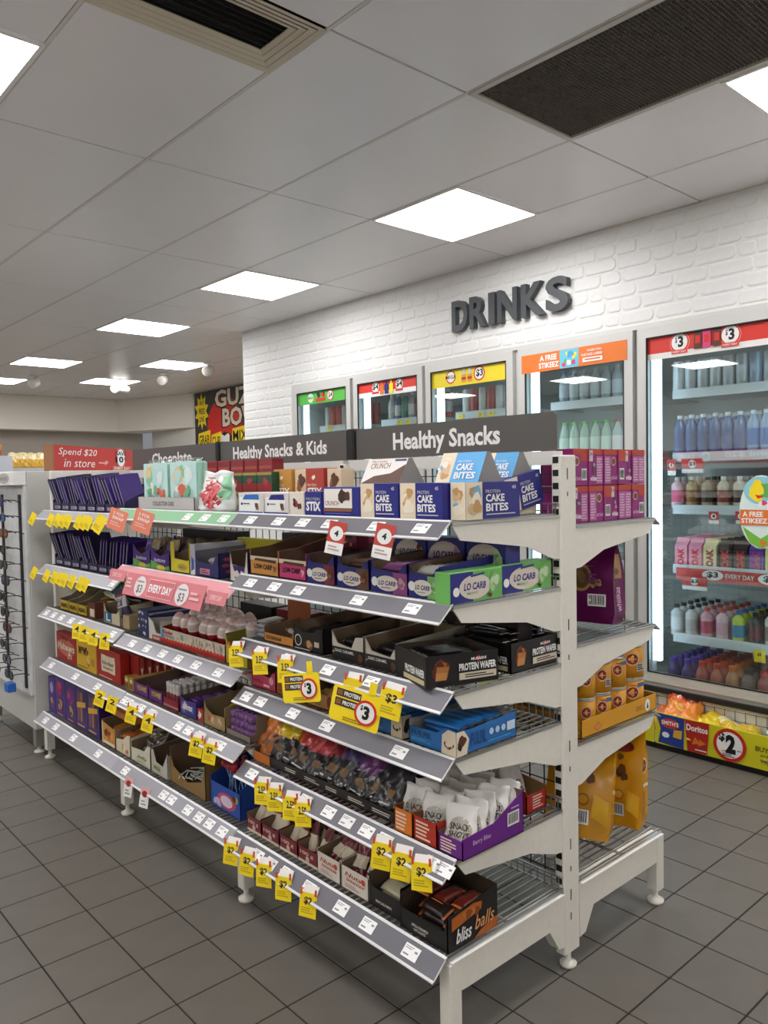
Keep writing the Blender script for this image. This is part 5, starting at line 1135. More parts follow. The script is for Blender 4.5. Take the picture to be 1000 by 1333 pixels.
# ================================================================ middle and far bays
# ---- top shelf, middle bay
z = Z2['T']
t = lt('collector_case_tray', 'light grey tray lettered COLLECTOR CASE on top shelf', 2.497, 2.952, z, .046, .046, .06, .14, M('#bdbcb8', .5), KRAFT)
Face(t, (-t['w'] / 2, 0, 0), (t['w'], 0, 0), (0, 0, .046), (0, -1, 0)).text(.28, .32, .66, .66, 'COLLECTOR CASE', BLACK, .012)
for k, (y0, y1) in enumerate(((2.728, 2.945), (2.505, 2.722))):
    tt = thing('collector_case', 'pastel green collector case in clear film, ' + ('left' if k == 0 else 'right') + ' of two in grey tray', 'case', (1.352, (y0 + y1) / 2, z + .004), ML); w = y1 - y0
    MB().bbox(-w / 2 + .008, w / 2 - .008, .003, .05, 0, .172, .006).build('case_body', M('#a9d8c4', .4), tt)
    f = Face(tt, (-w / 2 + .008, .003, 0), (w - .016, 0, 0), (0, 0, .172), (0, -1, 0)); f.poly([(0, .25), (1, .25), (1, 1), (0, 1)], M('#bfe0dc', .5)); f.blobs(.05, .42, .95, .98, [M('#d9e8e4', .5), M('#8fc8a4', .5), M('#e8c890', .5), M('#b8dcd8', .5)], 9, k + 3); f.blobs(.1, .2, .95, .6, [M('#d86a50', .5), M('#e8e4dc', .5), M('#6ab088', .5)], 7, k + 8)
    P = Pouch(w, .186, .058, seed=k + 200, crinkle=.0025, top=.93, gusset=1.5); link('clear_film', P.mesh('clear_film', CLEARBAG), tt, (0, .028, .0))
# crinkled red and white bag and stock behind
P = Pouch(.21, .135, .07, seed=31, crinkle=.006, top=.9, gusset=1.0)
tt, f = pouch('foil_bag', 'crinkled white and watermelon red foil bag on top shelf', 'bag', (1.365, 2.378, z + .001), (0, 0, ML), P, [FOIL('#dfe6e2'), FOIL('#c8d8d0')]); f.ell(.52, .42, .34, .36, M('#c8444c', .35)); f.blobs(.25, .12, .8, .7, [M('#d85a60', .4), M('#b83a48', .4)], 5, 4); f.lines(.2, .55, .5, .9, 4, M('#e0a0a0', .4)); f.poly([(.78, .3), (.98, .3), (.98, .9), (.8, .85)], M('#8fc8a0', .4))
for i in range(5):
    y1 = 2.80 - i * .096; t, w, d, h = lc('red_pack', 'dark red film-wrapped pack in row at back of top shelf, ' + ORD[i], y1 - .09, y1, z, .180, .05, M('#8a1c24', .3, coat=.5), x=1.55, group='dark red packs'); faces_of(t, w, d, h).rect(.05, .8, .95, .86, M('#b04a4a', .3))
for i in range(3):
    y1 = 2.49 - i * .094
    for j in range(2): t, w, d, h = lc('biscuit_pack', 'dark green and red pack with gold band behind foil bag, ' + ['left', 'middle', 'right'][i] + (' lower' if j == 0 else ' upper'), y1 - .092, y1, z + j * .0655, .065, .05, M('#1f4a34', .45), x=1.47, group='green and red packs'); f = faces_of(t, w, d, h); f.rect(0, .0, 1, .42, M('#8f2028', .4)); f.rect(0, .84, 1, .98, M('#a8863c', .4)); f.blobs(.2, .2, .8, .8, [M('#a83038', .4)], 2, i)
# ---- far bay top two shelves: leaning chocolate blocks in purple trays
CHOC = [M('#1c1038', .35), M('#26154c', .35), M('#150c28', .35), M('#34196a', .35)]
EDGE = M('#7a7494', .4)
def slab(mat):
    m = MB(); m.bbox(-.006, .006, -.05, .05, 0, .165, .002, 0); m.box(-.003, .003, -.0512, -.0498, .012, .155, 1); return m.mesh('chocolate_block', [mat, EDGE])
slabs = [slab(m) for m in CHOC]
def choc_row(zs, nm, n=8):
    yA, yB = 3.925, 3.085; wd = (yA - yB) / n
    for i in range(n):
        y1 = yA - i * wd; lb = 'dark purple chocolate display tray on ' + nm + ' of far bay, ' + (ORD[i] if i < 8 else '')
        t = lt('chocolate_tray', lb, y1 - wd + .002, y1, zs, .036, .05, .12, .16, M('#221a44', .45), M('#1c1630', .6), x=1.34, group='chocolate trays ' + nm)
        f = Face(t, (-t['w'] / 2, 0, 0), (t['w'], 0, 0), (0, 0, .036), (0, -1, 0)); f.rect(.25, .25, .95, .62, M('#b6b2c4', .5)); f.lines(.3, .3, .9, .58, 2, M('#2a2054', .5))
        lean = -.36 + .10 * (i % 3 - 1)
        if nm == 'second shelf' and i > 4: lean = .5
        for j in range(5):
            o = link('chocolate_block', slabs[(i + j) % 4] if not (i == 6 and j > 2) else slabs[3], None, (1.405 + .006 * (j % 2), y1 - .016 - j * (wd - .034) / 4.6 + (.03 if lean > 0 else -.0), zs + .008), (lean, 0, 0))
            o.rotation_euler = Euler((lean, -.18, 0)); o.rotation_euler.z = 0
            # turned so that the thin edge faces the aisle
            o.rotation_euler = (Matrix.Rotation(lean, 3, 'X') @ Matrix.Rotation(-.12, 3, 'Y') @ Matrix.Rotation(ML, 3, 'Z')).to_euler()
            tag(o, 'purple chocolate block, ' + nm + ', ' + (ORD[i].replace(' from the left', '') if i else 'first') + ' tray from left, ' + ['first', 'second', 'third', 'fourth', 'fifth'][j] + ' in it', 'chocolate block', 'chocolate blocks ' + nm + ' tray %d' % i)
choc_row(Z3['T'], 'top shelf'); choc_row(Z3['S2'], 'second shelf')
# ---- second shelf, middle bay
z = Z2['S2']
for k, (y0, y1) in enumerate(((2.862, 3.018), (2.700, 2.858))):
    t = lt('purple_bag_tray', 'purple tray with wavy green and yellow front, ' + ('left' if k == 0 else 'right') + ', second shelf', y0, y1, z, .05, .06, .10, .22, M('#40237a', .45), KRAFT2, front=[(0, .085), (.25, .06), (.5, .05), (.75, .06), (1, .072)])
    f = Face(t, (-t['w'] / 2, 0, 0), (t['w'], 0, 0), (0, 0, .05), (0, -1, 0)); f.poly([(0, 0), (1, 0), (1, .35), (.75, .2), (.5, .34), (.25, .5), (0, .62)], M('#6aa84a', .45)); f.ell(.55, .12, .22, .2, M('#d8c83a', .45)); f.text(.2, .55, .8, .85, 'buttons', M('#d8d0ec', .5), .02, .2)
    for i in range(3):
        P = Pouch(.085, .105, .03, seed=k * 5 + i + 300, crinkle=.005, top=.84)
        pouch('candy_bag', 'small purple and gold candy bag in the ' + ('left' if k == 0 else 'right') + ' green fronted tray', 'bag', tuple(local(t, (rd.uniform(-.03, .03), .04 + i * .05, .006))), (-.3, rd.uniform(-.2, .2), ML + rd.uniform(-.3, .3)), P, [FOIL('#3a2468'), FOIL('#7a6a3a')], (lambda u, v, s: 1 if v > .6 and u > .3 else 0), 'purple candy bags %d' % k)
t = lt('yellow_tray', 'bright yellow open tray with high left post on second shelf', 2.545, 2.692, z, .045, .05, .115, .24, M('#d8cf34', .45), KRAFT, front=[(0, .11), (.18, .11), (.2, .05), (.85, .045), (1, .05)], side=[(0, .11), (.04, .11), (.05, .06), (1, .115)]); f = Face(t, (-t['w'] / 2, 0, 0), (t['w'], 0, 0), (0, 0, .05), (0, -1, 0)); f.ell(.62, .42, .26, .26, M('#b8a44a', .5)); f.lines(.45, .34, .8, .5, 2, M('#7a3a2a', .5))
fill_bars(t, 'snack_bar', 'yellow wrapped bar lying in bright yellow tray', bar_mesh(.10, .032, .014, FOIL('#c9bd3c')), 'yellow tray bars', 4, 1, along='x', y0=.03, y1=.16, cat='snack bar')
t, w, d, h = lc('white_carton', 'narrow white and blue carton edge beside yellow tray', 2.505, 2.540, z, .108, .20, M('#c3c8d4', .5)); f = faces_of(t, w, d, h); f.rect(.0, .0, 1, .4, M('#e4e2dc', .5)); f.poly([(.2, .1), (.9, .2), (.8, .5), (.3, .6)], M('#3a5aa8', .5))
t, w, d, h = lc('yellow_board', 'tall plain yellow carton standing behind navy tray', 2.30, 2.56, z, .118, .03, M('#c9bd30', .5), x=1.54)
t = lt('navy_tray', 'navy tray with red flashes and white packs on second shelf', 2.340, 2.503, z, .05, .085, .095, .22, M('#2a2f66', .45), M('#7d7a86', .7), front=[(0, .085), (.12, .05), (.75, .045), (.9, .08), (1, .085)], side=[(0, .085), (1, .095)])
f, R = Face(t, (-t['w'] / 2, 0, 0), (t['w'], 0, 0), (0, 0, .05), (0, -1, 0)), Face(t, (t['w'] / 2, 0, 0), (0, .22, 0), (0, 0, .085), (1, 0, 0)); f.rect(.2, .15, .62, .55, M('#c88a9a', .5)); f.lines(.24, .2, .58, .5, 2, M('#8a2030', .5)); 
for a, b in ((.15, .75), (.12, .5), (.18, .25)): R.ell(a, b, .07, .07, M('#b84a5a', .5))
fill_bars(t, 'candy_pack', 'white red and navy candy pack in the navy tray', bar_mesh(.10, .05, .022, FOIL('#d8d4d2'), FOIL('#a83038')), 'navy tray packs', 3, 2, along='x', z=.02, h=.02, y0=.03, y1=.16, cat='candy pack')
t = lt('white_candy_tray', 'white tray with purple dripping shape on second shelf', 2.156, 2.268, z, .06, .10, .105, .22, M('#dcd8d0', .5), KRAFT2, front=[(0, .10), (.1, .055), (.85, .05), (.92, .098), (1, .10)], side=[(0, .10), (1, .105)])
f, R = Face(t, (-t['w'] / 2, 0, 0), (t['w'], 0, 0), (0, 0, .055), (0, -1, 0)), Face(t, (t['w'] / 2, 0, 0), (0, .22, 0), (0, 0, .10), (1, 0, 0)); f.poly([(.15, .98), (.85, .95), (.8, .6), (.62, .7), (.55, .45), (.42, .7), (.25, .6)], M('#33205e', .5)); f.text(.25, .15, .75, .34, 'marple', M('#5a5a4a', .5), .02); R.rect(0, 0, 1, 1, M('#33205e', .5))
t, w, d, h = lc('dark_carton', 'black carton with grey oval tilted at back of second shelf', 2.145, 2.235, z, .15, .05, M('#1c1a1e', .45), x=1.52); f = faces_of(t, w, d, h); f.ell(.5, .72, .32, .14, M('#a8a8a8', .5)); f.rect(.3, .25, .9, .4, M('#b88a90', .5))
lc('long_dark_box', 'long black carton lying at the back of second shelf', 2.60, 3.03, z, .135, .06, M('#17151a', .5), x=1.56)
# ---- third shelf, middle and far bays
z = Z2['S3']
for j in range(4): t, w, d, h = lc('navy_cookie_pack', 'navy and white cookie pack in stack on third shelf, ' + ['lowest', 'second', 'third', 'topmost'][j], 2.90, 2.992, z + j * .0265, .026, .22, M('#26305e', .45), group='stacked navy packs'); f, R = faces_of(t, w, d, h, 'FR'); f.blobs(.05, .1, .95, .9, [M('#d8d8e0', .5), NAVY, WHITE], 6, j); R.lines(.02, .15, .98, .85, 1, M('#b8b8c8', .5)); R.lines(.1, .3, .9, .5, 1, NAVY)
t = lt('white_kids_tray', 'white and blue cut-front tray beside egg display', 2.787, 2.897, z, .03, .09, .07, .14, M('#dfdcd6', .5), M('#c9c4bc', .6), front=[(0, .085), (.35, .07), (.6, .03), (1, .03)], side=[(0, .08), (1, .07)]); f = Face(t, (-t['w'] / 2, 0, 0), (t['w'], 0, 0), (0, 0, .03), (0, -1, 0)); f.rect(.3, .05, 1, .7, M('#c8483a', .5)); f.text(.4, .15, .9, .6, 'kinder', WHITE, .02)
t = lt('egg_display', 'cream and red egg display with wavy red band on third shelf', 2.313, 2.784, z, .058, .06, .10, .22, M('#e3d9c2', .5), M('#8f2a20', .6))
f = Face(t, (-t['w'] / 2, 0, 0), (t['w'], 0, 0), (0, 0, .058), (0, -1, 0)); f.rect(0, 0, 1, .30, M('#b8281c', .45))
f.poly([(i / 40, (.30 if i % 2 else .42)) for i in range(41)][::-1] + [(0, .2), (1, .2)], M('#d8382a', .45)) ; f.text(.03, .66, .20, .92, 'Kinder', M('#b83a2a', .5), .03); f.text(.02, .46, .22, .62, 'SURPRISE', M('#7a9ab0', .5), .02); f.rect(0, .35, .03, 1, SKY)
for k, c in enumerate((TAN, M('#7aa8b8', .5), M('#d8b890', .5), M('#a8b8a0', .5), M('#d8789a', .5), M('#e090a8', .5), M('#c8a8b8', .5))): f.blobs(.23 + k * .108, .42, .33 + k * .108, 1.0, [c, CREAM, M('#d8d0c0', .5)], 5, k)
egg = MB()
prof = []
for i in range(13):
    a = PI * i / 12; r = .0255 * math.sin(a) * (1 + .12 * math.cos(a)); prof.append((max(r, .0004), .036 - .036 * math.cos(a) * (1.0 if math.cos(a) > 0 else 1.0)))
prof = [(r, zz) for r, zz in prof]
egg.lathe(prof, 16, cap=False); 
for i, fc in enumerate(egg.f):
    zc = sum(egg.v[v][2] for v in fc) / len(fc); egg.m[i] = 1 if zc < .018 else (2 if zc > .054 else 0)
egg_me = egg.mesh('egg', [M('#f4f1ec', .3, coat=.3), M('#c8302a', .3, coat=.3), M('#eac6be', .3, coat=.3)], True)
band = MB().lathe([(.0258, .026), (.0262, .036), (.0254, .046)], 16, cap=False).mesh('name_band', M('#e2cfc4', .4), True)
k = 0
for r_ in range(3):
    for i in range(7 if r_ < 2 else 6):
        y = 2.745 - i * .067 - (.03 if r_ == 1 else 0); tt = thing('surprise_egg', 'foil wrapped white and red chocolate egg, ' + ['front', 'middle', 'back'][r_] + ' row, ' + ORD[i], 'egg', (1.385 + r_ * .055, y, z + .045 + r_ * .012), rd.uniform(-1, 1), 'chocolate eggs in the display', rot=(rd.uniform(-.15, .15), rd.uniform(-.15, .15), 0)); link('egg_shell', egg_me, tt); link('name_band', band, tt)
MB_t = MB().box(1.355, 1.53, 2.325, 2.775, z + .003, z + .043); tag(MB_t.build('egg_cradle', M('#8f2a20', .6)), 'dark red card cradle under the chocolate eggs', 'cradle')
t = lt('yellow_ball_tray', 'yellow tray with foil balls at right end of third shelf', 2.172, 2.310, z, .055, .10, .11, .20, M('#c8b83a', .45), M('#8f842c', .6), front=[(0, .10), (.1, .06), (.85, .055), (1, .075)], side=[(0, .10), (1, .11)]); f = Face(t, (-t['w'] / 2, 0, 0), (t['w'], 0, 0), (0, 0, .055), (0, -1, 0)); f.blobs(.05, .1, .95, .9, [M('#d8cc7a', .5), M('#a87a5a', .5), M('#c8a8a0', .5)], 8, 4)
bl = MB().lathe([(max(.0005, .021 * math.sin(PI * i / 8)), .021 - .021 * math.cos(PI * i / 8)) for i in range(9)], 12, cap=False)
for i, (c, nm) in enumerate((('#2a8a7a', 'teal'), ('#2a4aa0', 'blue'), ('#58b0a0', 'pale teal'), ('#1f5a9a', 'deep blue'))): tag(link('foil_ball', bl.mesh('foil_ball', FOIL(c), True), None, local(t, (-.03 + (i % 2) * .045, .04 + (i // 2) * .045, .03 + .012 * (i % 2)))), nm + ' foil ball in the yellow tray on third shelf', 'foil ball', 'foil balls')
for i in range(2):
    t, w, d, h = lc('red_gift_box', ['dark red domed carton at back of third shelf', 'black carton lying at back of third shelf'][i], 2.18 + i * .25, 2.40 + i * .25, z, .14, .08, [M('#7a1420', .45), BLK][i], x=1.60)
# far bay third shelf
z = Z3['S3']
for i in range(3):
    y1 = 3.862 - i * .112; t = lt('yellow_candy_tray', 'yellow lettered candy tray with tall grey card back, ' + ['left', 'middle', 'right'][i] + ' of three', y1 - .11, y1, z, .045, .05, .13, .17, M('#d9bb28', .45), M('#7a736c', .7), side=[(0, .05), (.3, .06), (1, .135)]); f = Face(t, (-t['w'] / 2, 0, 0), (t['w'], 0, 0), (0, 0, .045), (0, -1, 0)); f.text(.1, .25, .9, .75, "M&M's", M('#5a3a1c', .5), .05)
    fill_bars(t, 'candy_pack', 'yellow candy pack in yellow lettered tray, ' + ['left', 'middle', 'right'][i], bar_mesh(.09, .04, .02, FOIL('#d8b82c')), 'yellow candy packs %d' % i, 3, 1, along='x', y0=.02, y1=.1, cat='candy pack')
t, w, d, h = lc('brown_box', 'small brown and red box between yellow trays and green bag', 3.43, 3.515, z, .07, .12, M('#6a3424', .5)); faces_of(t, w, d, h).rect(.3, .1, .9, .6, CREAM)
P = Pouch(.20, .10, .07, seed=55, crinkle=.009, top=.92); tt, f = pouch('green_bag', 'crumpled bright green foil bag on third shelf of far bay', 'bag', (1.43, 3.42, z + .075), (-.5, .1, ML), P, [FOIL('#1e8a3c'), FOIL('#d8e0d0')], (lambda u, v, s: 1 if v < .2 else 0))
t, w, d, h = lc('cream_box_support', 'cream and red box under the green foil bag', 3.34, 3.43, z, .074, .12, M('#c8b08a', .5), x=1.39)
t = lt('cream_tray', 'cream tray with blue letter L on third shelf of far bay', 3.165, 3.335, z, .05, .08, .09, .15, M('#d8cfb0', .5), KRAFT, front=[(0, .085), (.15, .05), (.45, .045), (.8, .05), (1, .075)]); f = Face(t, (-t['w'] / 2, 0, 0), (t['w'], 0, 0), (0, 0, .05), (0, -1, 0)); f.rect(.05, .1, .5, .95, M('#2a6a9a', .5)); f.rect(.16, .2, .24, .85, WHITE); f.rect(.16, .2, .42, .36, WHITE)
P = Pouch(.09, .13, .03, seed=56, crinkle=.003, top=.9); tt, f = pouch('bar_bag', 'navy white and red candy bag leaning beside cream tray', 'bag', (1.36, 3.165, z + .035), (.1, -.25, ML), P, [FOIL('#2a2a5a'), FOIL('#d8d4d0'), FOIL('#b03038')], (lambda u, v, s: 1 if .35 < v < .7 else (2 if .7 <= v < .8 else 0))); f.text(.25, .4, .75, .66, 'SNIX', M('#2a2a6a', .5), .03, turn=True)
MB_ = MB().bbox(1.345, 1.50, 3.14, 3.20, z + .0006, z + .0345, .002); tag(MB_.build('pack_block', M('#3a2a4a', .5)), 'dark pack under the navy white candy bag', 'pack')
t, w, d, h = lc('tan_tray_box', 'plain tan carton at right end of far bay third shelf', 3.075, 3.138, z, .055, .14, M('#b8a27a', .55))
for i in range(9): tag(link('navy_bar', bar_mesh(.14, .028, .016, FOIL('#1c1f4a'), FOIL('#b8b8c4')), None, (1.47, 3.08 - i * .03 + .3, z + .095 + .002 * (i % 3)), (.2, 0, .06)), 'navy bar with pale chevrons in row at back of third shelf', 'bar', 'navy bars at the back')
t, w, d, h = lc('navy_bar_carton', 'navy carton under the navy bars at back of third shelf', 3.09, 3.44, z, .09, .12, M('#20244c', .5), x=1.49)
# ---- fourth shelf, middle bay
z = Z2['S4']
for i in range(2):
    for j in range(5): t, w, d, h = lc('gold_box', 'gold and brown foil box in short row on fourth shelf, ' + ('left' if i == 0 else 'right') + ' column', 3.105 - i * .045, 3.148 - i * .045, z, .052, .038, FOIL('#b8933c'), x=1.338 + j * .04, group='gold foil boxes'); f = faces_of(t, w, d, h); f.rect(.1, .1, .9, .5, M('#7a5a2c', .5)); f.ell(.5, .72, .3, .14, M('#e8dca8', .5))
for k, (y0, y1) in enumerate(((2.918, 3.046), (2.792, 2.914))):
    t = lt('violet_candy_tray', 'violet candy tray with yellow lettering on fourth shelf, ' + ('left' if k == 0 else 'right'), y0, y1, z, .045, .05, .065, .22, M('#7a2a86', .45) if k == 0 else M('#6a1c7e', .45), KRAFT2, front=[(0, .055), (.15, .045), (.85, .045), (1, .055)]); f = Face(t, (-t['w'] / 2, 0, 0), (t['w'], 0, 0), (0, 0, .045), (0, -1, 0)); f.text(.2, .4, .9, .85, 'YOWIE', M('#c8c83a', .5), .03, .2)
    fill_bars(t, 'candy_pack', 'purple wrapped candy in the ' + ('left' if k == 0 else 'right') + ' violet tray', bar_mesh(.09, .035, .016, FOIL('#5a2a78'), FOIL('#a8a0b0')), 'violet tray candies %d' % k, 4, 1, along='x', y0=.02, y1=.17, cat='candy pack')
t = lt('mint_roll_tray', 'dark red tray of upright white mint rolls on fourth shelf', 2.664, 2.788, z, .035, .05, .055, .24, M('#8a2030', .45), KRAFT2, side=[(0, .05), (1, .055)]); Face(t, (-t['w'] / 2, 0, 0), (t['w'], 0, 0), (0, 0, .035), (0, -1, 0)).rect(.0, .1, 1, .35, M('#c87a80', .5))
def roll_parts(a, b, c): return [('wrapper', MB().lathe([(.0105, 0), (.0105, .085)], 10, cap=True).mesh('roll', a, True)), ('end_foil', MB().lathe([(.0108, .072), (.0112, .0865), (.008, .089)], 10).mesh('end_foil', b, True)), ('band', MB().lathe([(.0107, .02), (.0107, .05)], 10, cap=False).mesh('band', c, True))]
rp = roll_parts(M('#d6ccc8', .4), M('#dcd8d4', .4), M('#8f3a44', .4))
for i in range(4):
    for j in range(8): place(rp, 'mint_roll', 'white and red mint roll standing in dark red tray, ' + ORD[i] + ' column', 'mint roll', tuple(local(t, (-.045 + i * .026, .018 + j * .026, .004))), 'mint rolls column %d' % i)
t = lt('blue_violet_tray', 'blue and violet candy tray on fourth shelf', 2.525, 2.650, z, .055, .065, .075, .24, M('#4a3a92', .45), KRAFT2, front=[(0, .065), (.3, .055), (1, .06)]); f = Face(t, (-t['w'] / 2, 0, 0), (t['w'], 0, 0), (0, 0, .055), (0, -1, 0)); f.blobs(.05, .1, .95, .95, [M('#8a4aa0', .5), M('#5a8ac8', .5), M('#c8d0e8', .5)], 7, 3); f.text(.15, .4, .75, .8, 'mints', WHITE, .03, .2)
fill_bars(t, 'candy_pack', 'violet and blue candy pack in blue violet tray', bar_mesh(.09, .04, .02, FOIL('#5a2a8a'), FOIL('#6a5ab8')), 'blue violet packs', 4, 2, along='x', z=.02, h=.018, y0=.02, y1=.2, cat='candy pack')
t, w, d, h = lc('red_candy_box', 'small red and white candy box on fourth shelf', 2.475, 2.522, z, .045, .10, M('#a82c28', .45)); faces_of(t, w, d, h).blobs(.1, .2, .9, .9, [M('#e8c8a0', .5), WHITE], 4, 3)
t = lt('tan_gum_tray', 'tan open tray of small yellow and red packs on fourth shelf', 2.326, 2.472, z, .05, .09, .10, .26, M('#a8905e', .5), M('#8f7a58', .7), front=[(0, .085), (.1, .06), (.4, .045), (1, .05)], side=[(0, .085), (1, .10)]); f = Face(t, (-t['w'] / 2, 0, 0), (t['w'], 0, 0), (0, 0, .05), (0, -1, 0)); f.blobs(.02, .05, .98, .95, [M('#d8c8a0', .5), M('#c8543a', .5), M('#b8986a', .5)], 9, 6)
for c, nm, sd in (('#d8b82c', 'yellow', 1), ('#b8302c', 'red', 2)): fill_bars(t, 'gum_pack', nm + ' gum pack in the tan open tray', bar_mesh(.07, .02, .014, FOIL(c), FOIL('#d8d4cc')), nm + ' gum packs', 6, 2, along='y', z=.01 + sd * .012, h=.016, y=.06 + sd * .06, cat='gum pack', seed=sd)
t = lt('lilac_roll_tray', 'low grey tray of lilac candy rolls on fourth shelf', 2.168, 2.322, z, .02, .075, .085, .26, M('#8f8272', .5), M('#8f7a68', .7), side=[(0, .02), (.08, .03), (.1, .085), (1, .09)])
lr = MB(); lr.lathe([(.0125, 0), (.0125, .11)], 10); lr.xf(Matrix.Rotation(PI / 2, 4, 'X')); lr_me = lr.mesh('roll', M('#8a5a9a', .4), True)
lb_ = MB().lathe([(.0128, .03), (.0128, .045)], 10, cap=False); lb2 = MB().lathe([(.0128, .06), (.0128, .085)], 10, cap=False)
for m in (lb_, lb2): m.xf(Matrix.Rotation(PI / 2, 4, 'X'))
lb_me, lb2_me = lb_.mesh('stripe', M('#d0c4d4', .4), True), lb2.mesh('stripe', M('#5a3a6a', .4), True)
for i in range(5):
    for j in range(3):
        for q in range(2):
            tt = thing('candy_roll', 'lilac and grey candy roll lying in low grey tray, ' + ['lowest', 'middle', 'top'][j] + ' layer', 'candy roll', tuple(local(t, (-.056 + i * .028, .012 + .11 + q * .115, .017 + j * .027))), ML, 'lilac candy rolls %d' % j)
            link('roll', lr_me, tt); link('stripe', lb_me, tt); link('stripe', lb2_me, tt)
# ---- fourth shelf, far bay: flat boxes
z = Z3['S4']
for y0, y1, c, lb, fn in ((3.676, 3.935, M('#a82a26', .45), 'red chocolate ball gift box at left end of fourth shelf', 0), (3.437, 3.672, M('#e0b428', .45), 'bright yellow candy box on fourth shelf of far bay', 1), (3.180, 3.432, M('#b02a24', .45), 'red box with pale star shape on fourth shelf of far bay', 2)):
    t, w, d, h = lc('gift_box', lb, y0, y1, z, .132, .04, c); f = faces_of(t, w, d, h)
    if fn == 0: f.ell(.5, .5, .46, .30, M('#c86a58', .5)); f.text(.08, .4, .92, .66, 'Maltesers', CREAM, .03, .15); f.blobs(.55, .08, .95, .4, [CREAM, M('#c89a7a', .5)], 4, 3); f.blobs(.05, .72, .6, .95, [M('#7a2a20', .5)], 4, 2)
    if fn == 1: f.text(.12, .50, .62, .80, "M&M's", M('#4a2c18', .5), .06); f.blobs(.5, .1, .98, .6, [GOLD, M('#c88a2a', .5), M('#e8c860', .5)], 6, 3); f.lines(.08, .06, .6, .12, 1, M('#7a5a1c', .5))
    if fn == 2: f.poly([(.5 + (.40 if i % 2 == 0 else .30) * math.cos(i * PI / 4 + PI / 4), .52 + (.40 if i % 2 == 0 else .26) * math.sin(i * PI / 4 + PI / 4)) for i in range(8)], CREAM); f.text(.25, .48, .75, .62, 'kinder', M('#4a4a44', .5), .02); f.text(.3, .34, .7, .44, 'bueno', M('#a83a2a', .5), .02); f.lines(.1, .04, .7, .1, 1, CREAM)
for i in range(8):
    t, w, d, h = lc('red_stick_box', 'red box spine in row behind the star box, ' + ORD[i], 3.10, 3.30, z, .125, .030, M('#9a2420', .45), x=1.38 + i * .034, group='row of red boxes'); R = faces_of(t, w, d, h, 'R'); R.rect(.25, .45, .75, .95, M('#c0483c', .5)); R.poly([(.3, .1), (.7, .1), (.6, .45), (.7, .6), (.3, .6), (.4, .45)], CREAM)
# ---- base shelf, far bay
z = Z3['B']
pc = [('#3a2080', 'rounded top'), ('#4a1f7c', 'pink splashed'), ('#3c1a70', 'gold labelled'), ('#352070', 'bar pictured'), ('#2e1c66', 'tall end')]
for i in range(5):
    y1 = 4.0 - i * .134; hh = .185 if i else .17
    t, w, d, h = lc('purple_share_box', 'purple chocolate share box on base shelf, ' + pc[i][1] + ', ' + ORD[i], y1 - .132, y1, z, hh, .10, M(pc[i][0], .35, coat=.2), x=1.298, group='purple share boxes') if i else lc('purple_share_box', 'purple chocolate share box with white swirl mark, leftmost on base shelf', 3.868, 3.965, z, hh, .10, M(pc[0][0], .35, coat=.2), x=1.298, group='purple share boxes')
    f = faces_of(t, w, d, h)
    if i == 0: f.ell(.5, .72, .22, .16, M('#b8a8d8', .5)); f.blobs(.2, .1, .8, .5, [M('#7a4a5a', .5), M('#c8a070', .5)], 4, 2)
    elif i < 3: f.blobs(.15, .45, .85, .95, [M('#a82a5a', .5), M('#7a2a8a', .5), M('#c8486a', .5)], 6, i); f.blobs(.2, .12, .8, .5, [M('#b8905a', .5), M('#6a3a3a', .5)], 5, i + 4); f.lines(.2, .05, .8, .1, 1, GOLD)
    else:
        for q in range(3): f.poly([(.15 + q * .25, .2), (.3 + q * .25, .2), (.35 + q * .25, .92), (.2 + q * .25, .92)], [M('#8a5a4a', .5), M('#a87a4a', .5), M('#5a2a4a', .5)][q])
        f.poly([(.1, .5), (.9, .6), (.9, .72), (.1, .64)], GOLD); f.lines(.1, .06, .8, .14, 1, GOLD)
t = lt('orange_treat_tray', 'cream and orange treat tray on base shelf of far bay', 3.165, 3.305, z, .085, .10, .12, .22, M('#c98a3c', .45), KRAFT, x=1.298, front=[(0, .10), (.08, .09), (.9, .08), (1, .1)]); f = Face(t, (-t['w'] / 2, 0, 0), (t['w'], 0, 0), (0, 0, .085), (0, -1, 0)); f.rect(0, 0, .1, 1.1, M('#d8c88a', .5)); f.blobs(.15, .2, .95, .85, [M('#c8622c', .5), M('#e0a24a', .5), M('#8a3a1c', .5)], 6, 3); f.rect(.15, .05, .95, .2, M('#e8dcc0', .5)); f.text(.2, .55, .7, .7, 'FAVE', BROWN, .03)
t = lt('cream_cut_tray', 'cream and orange tray beside the treat tray, bay joint', 3.02, 3.16, z, .06, .08, .11, .22, M('#d9ceb4', .5), KRAFT, x=1.298, front=[(0, .05), (.5, .06), (.8, .085), (1, .09)]); f = Face(t, (-t['w'] / 2, 0, 0), (t['w'], 0, 0), (0, 0, .05), (0, -1, 0)); f.blobs(.3, .1, .9, .9, [M('#c8622c', .5), M('#e0a24a', .5), CREAM], 5, 8)
for tt_, nm in ((t, 'cream and orange tray'),): fill_bars(tt_, 'candy_pack', 'orange and brown candy pack in the ' + nm, bar_mesh(.11, .05, .022, FOIL('#b8642c'), FOIL('#d8a860')), 'orange candy packs', 4, 3, along='x', z=.01, h=.022, tilt=.3, y0=.02, y1=.18, cat='candy pack')
t, w, d, h = lc('treat_box', 'large orange and white treat box lying on base shelf trays', 3.05, 3.29, z + .121, .025, .20, M('#c8743a', .45), x=1.33); faces_of(t, w, d, h, 'T').text(.1, .3, .9, .7, 'Favourites', CREAM, .03, .2)
t.location.z += .001
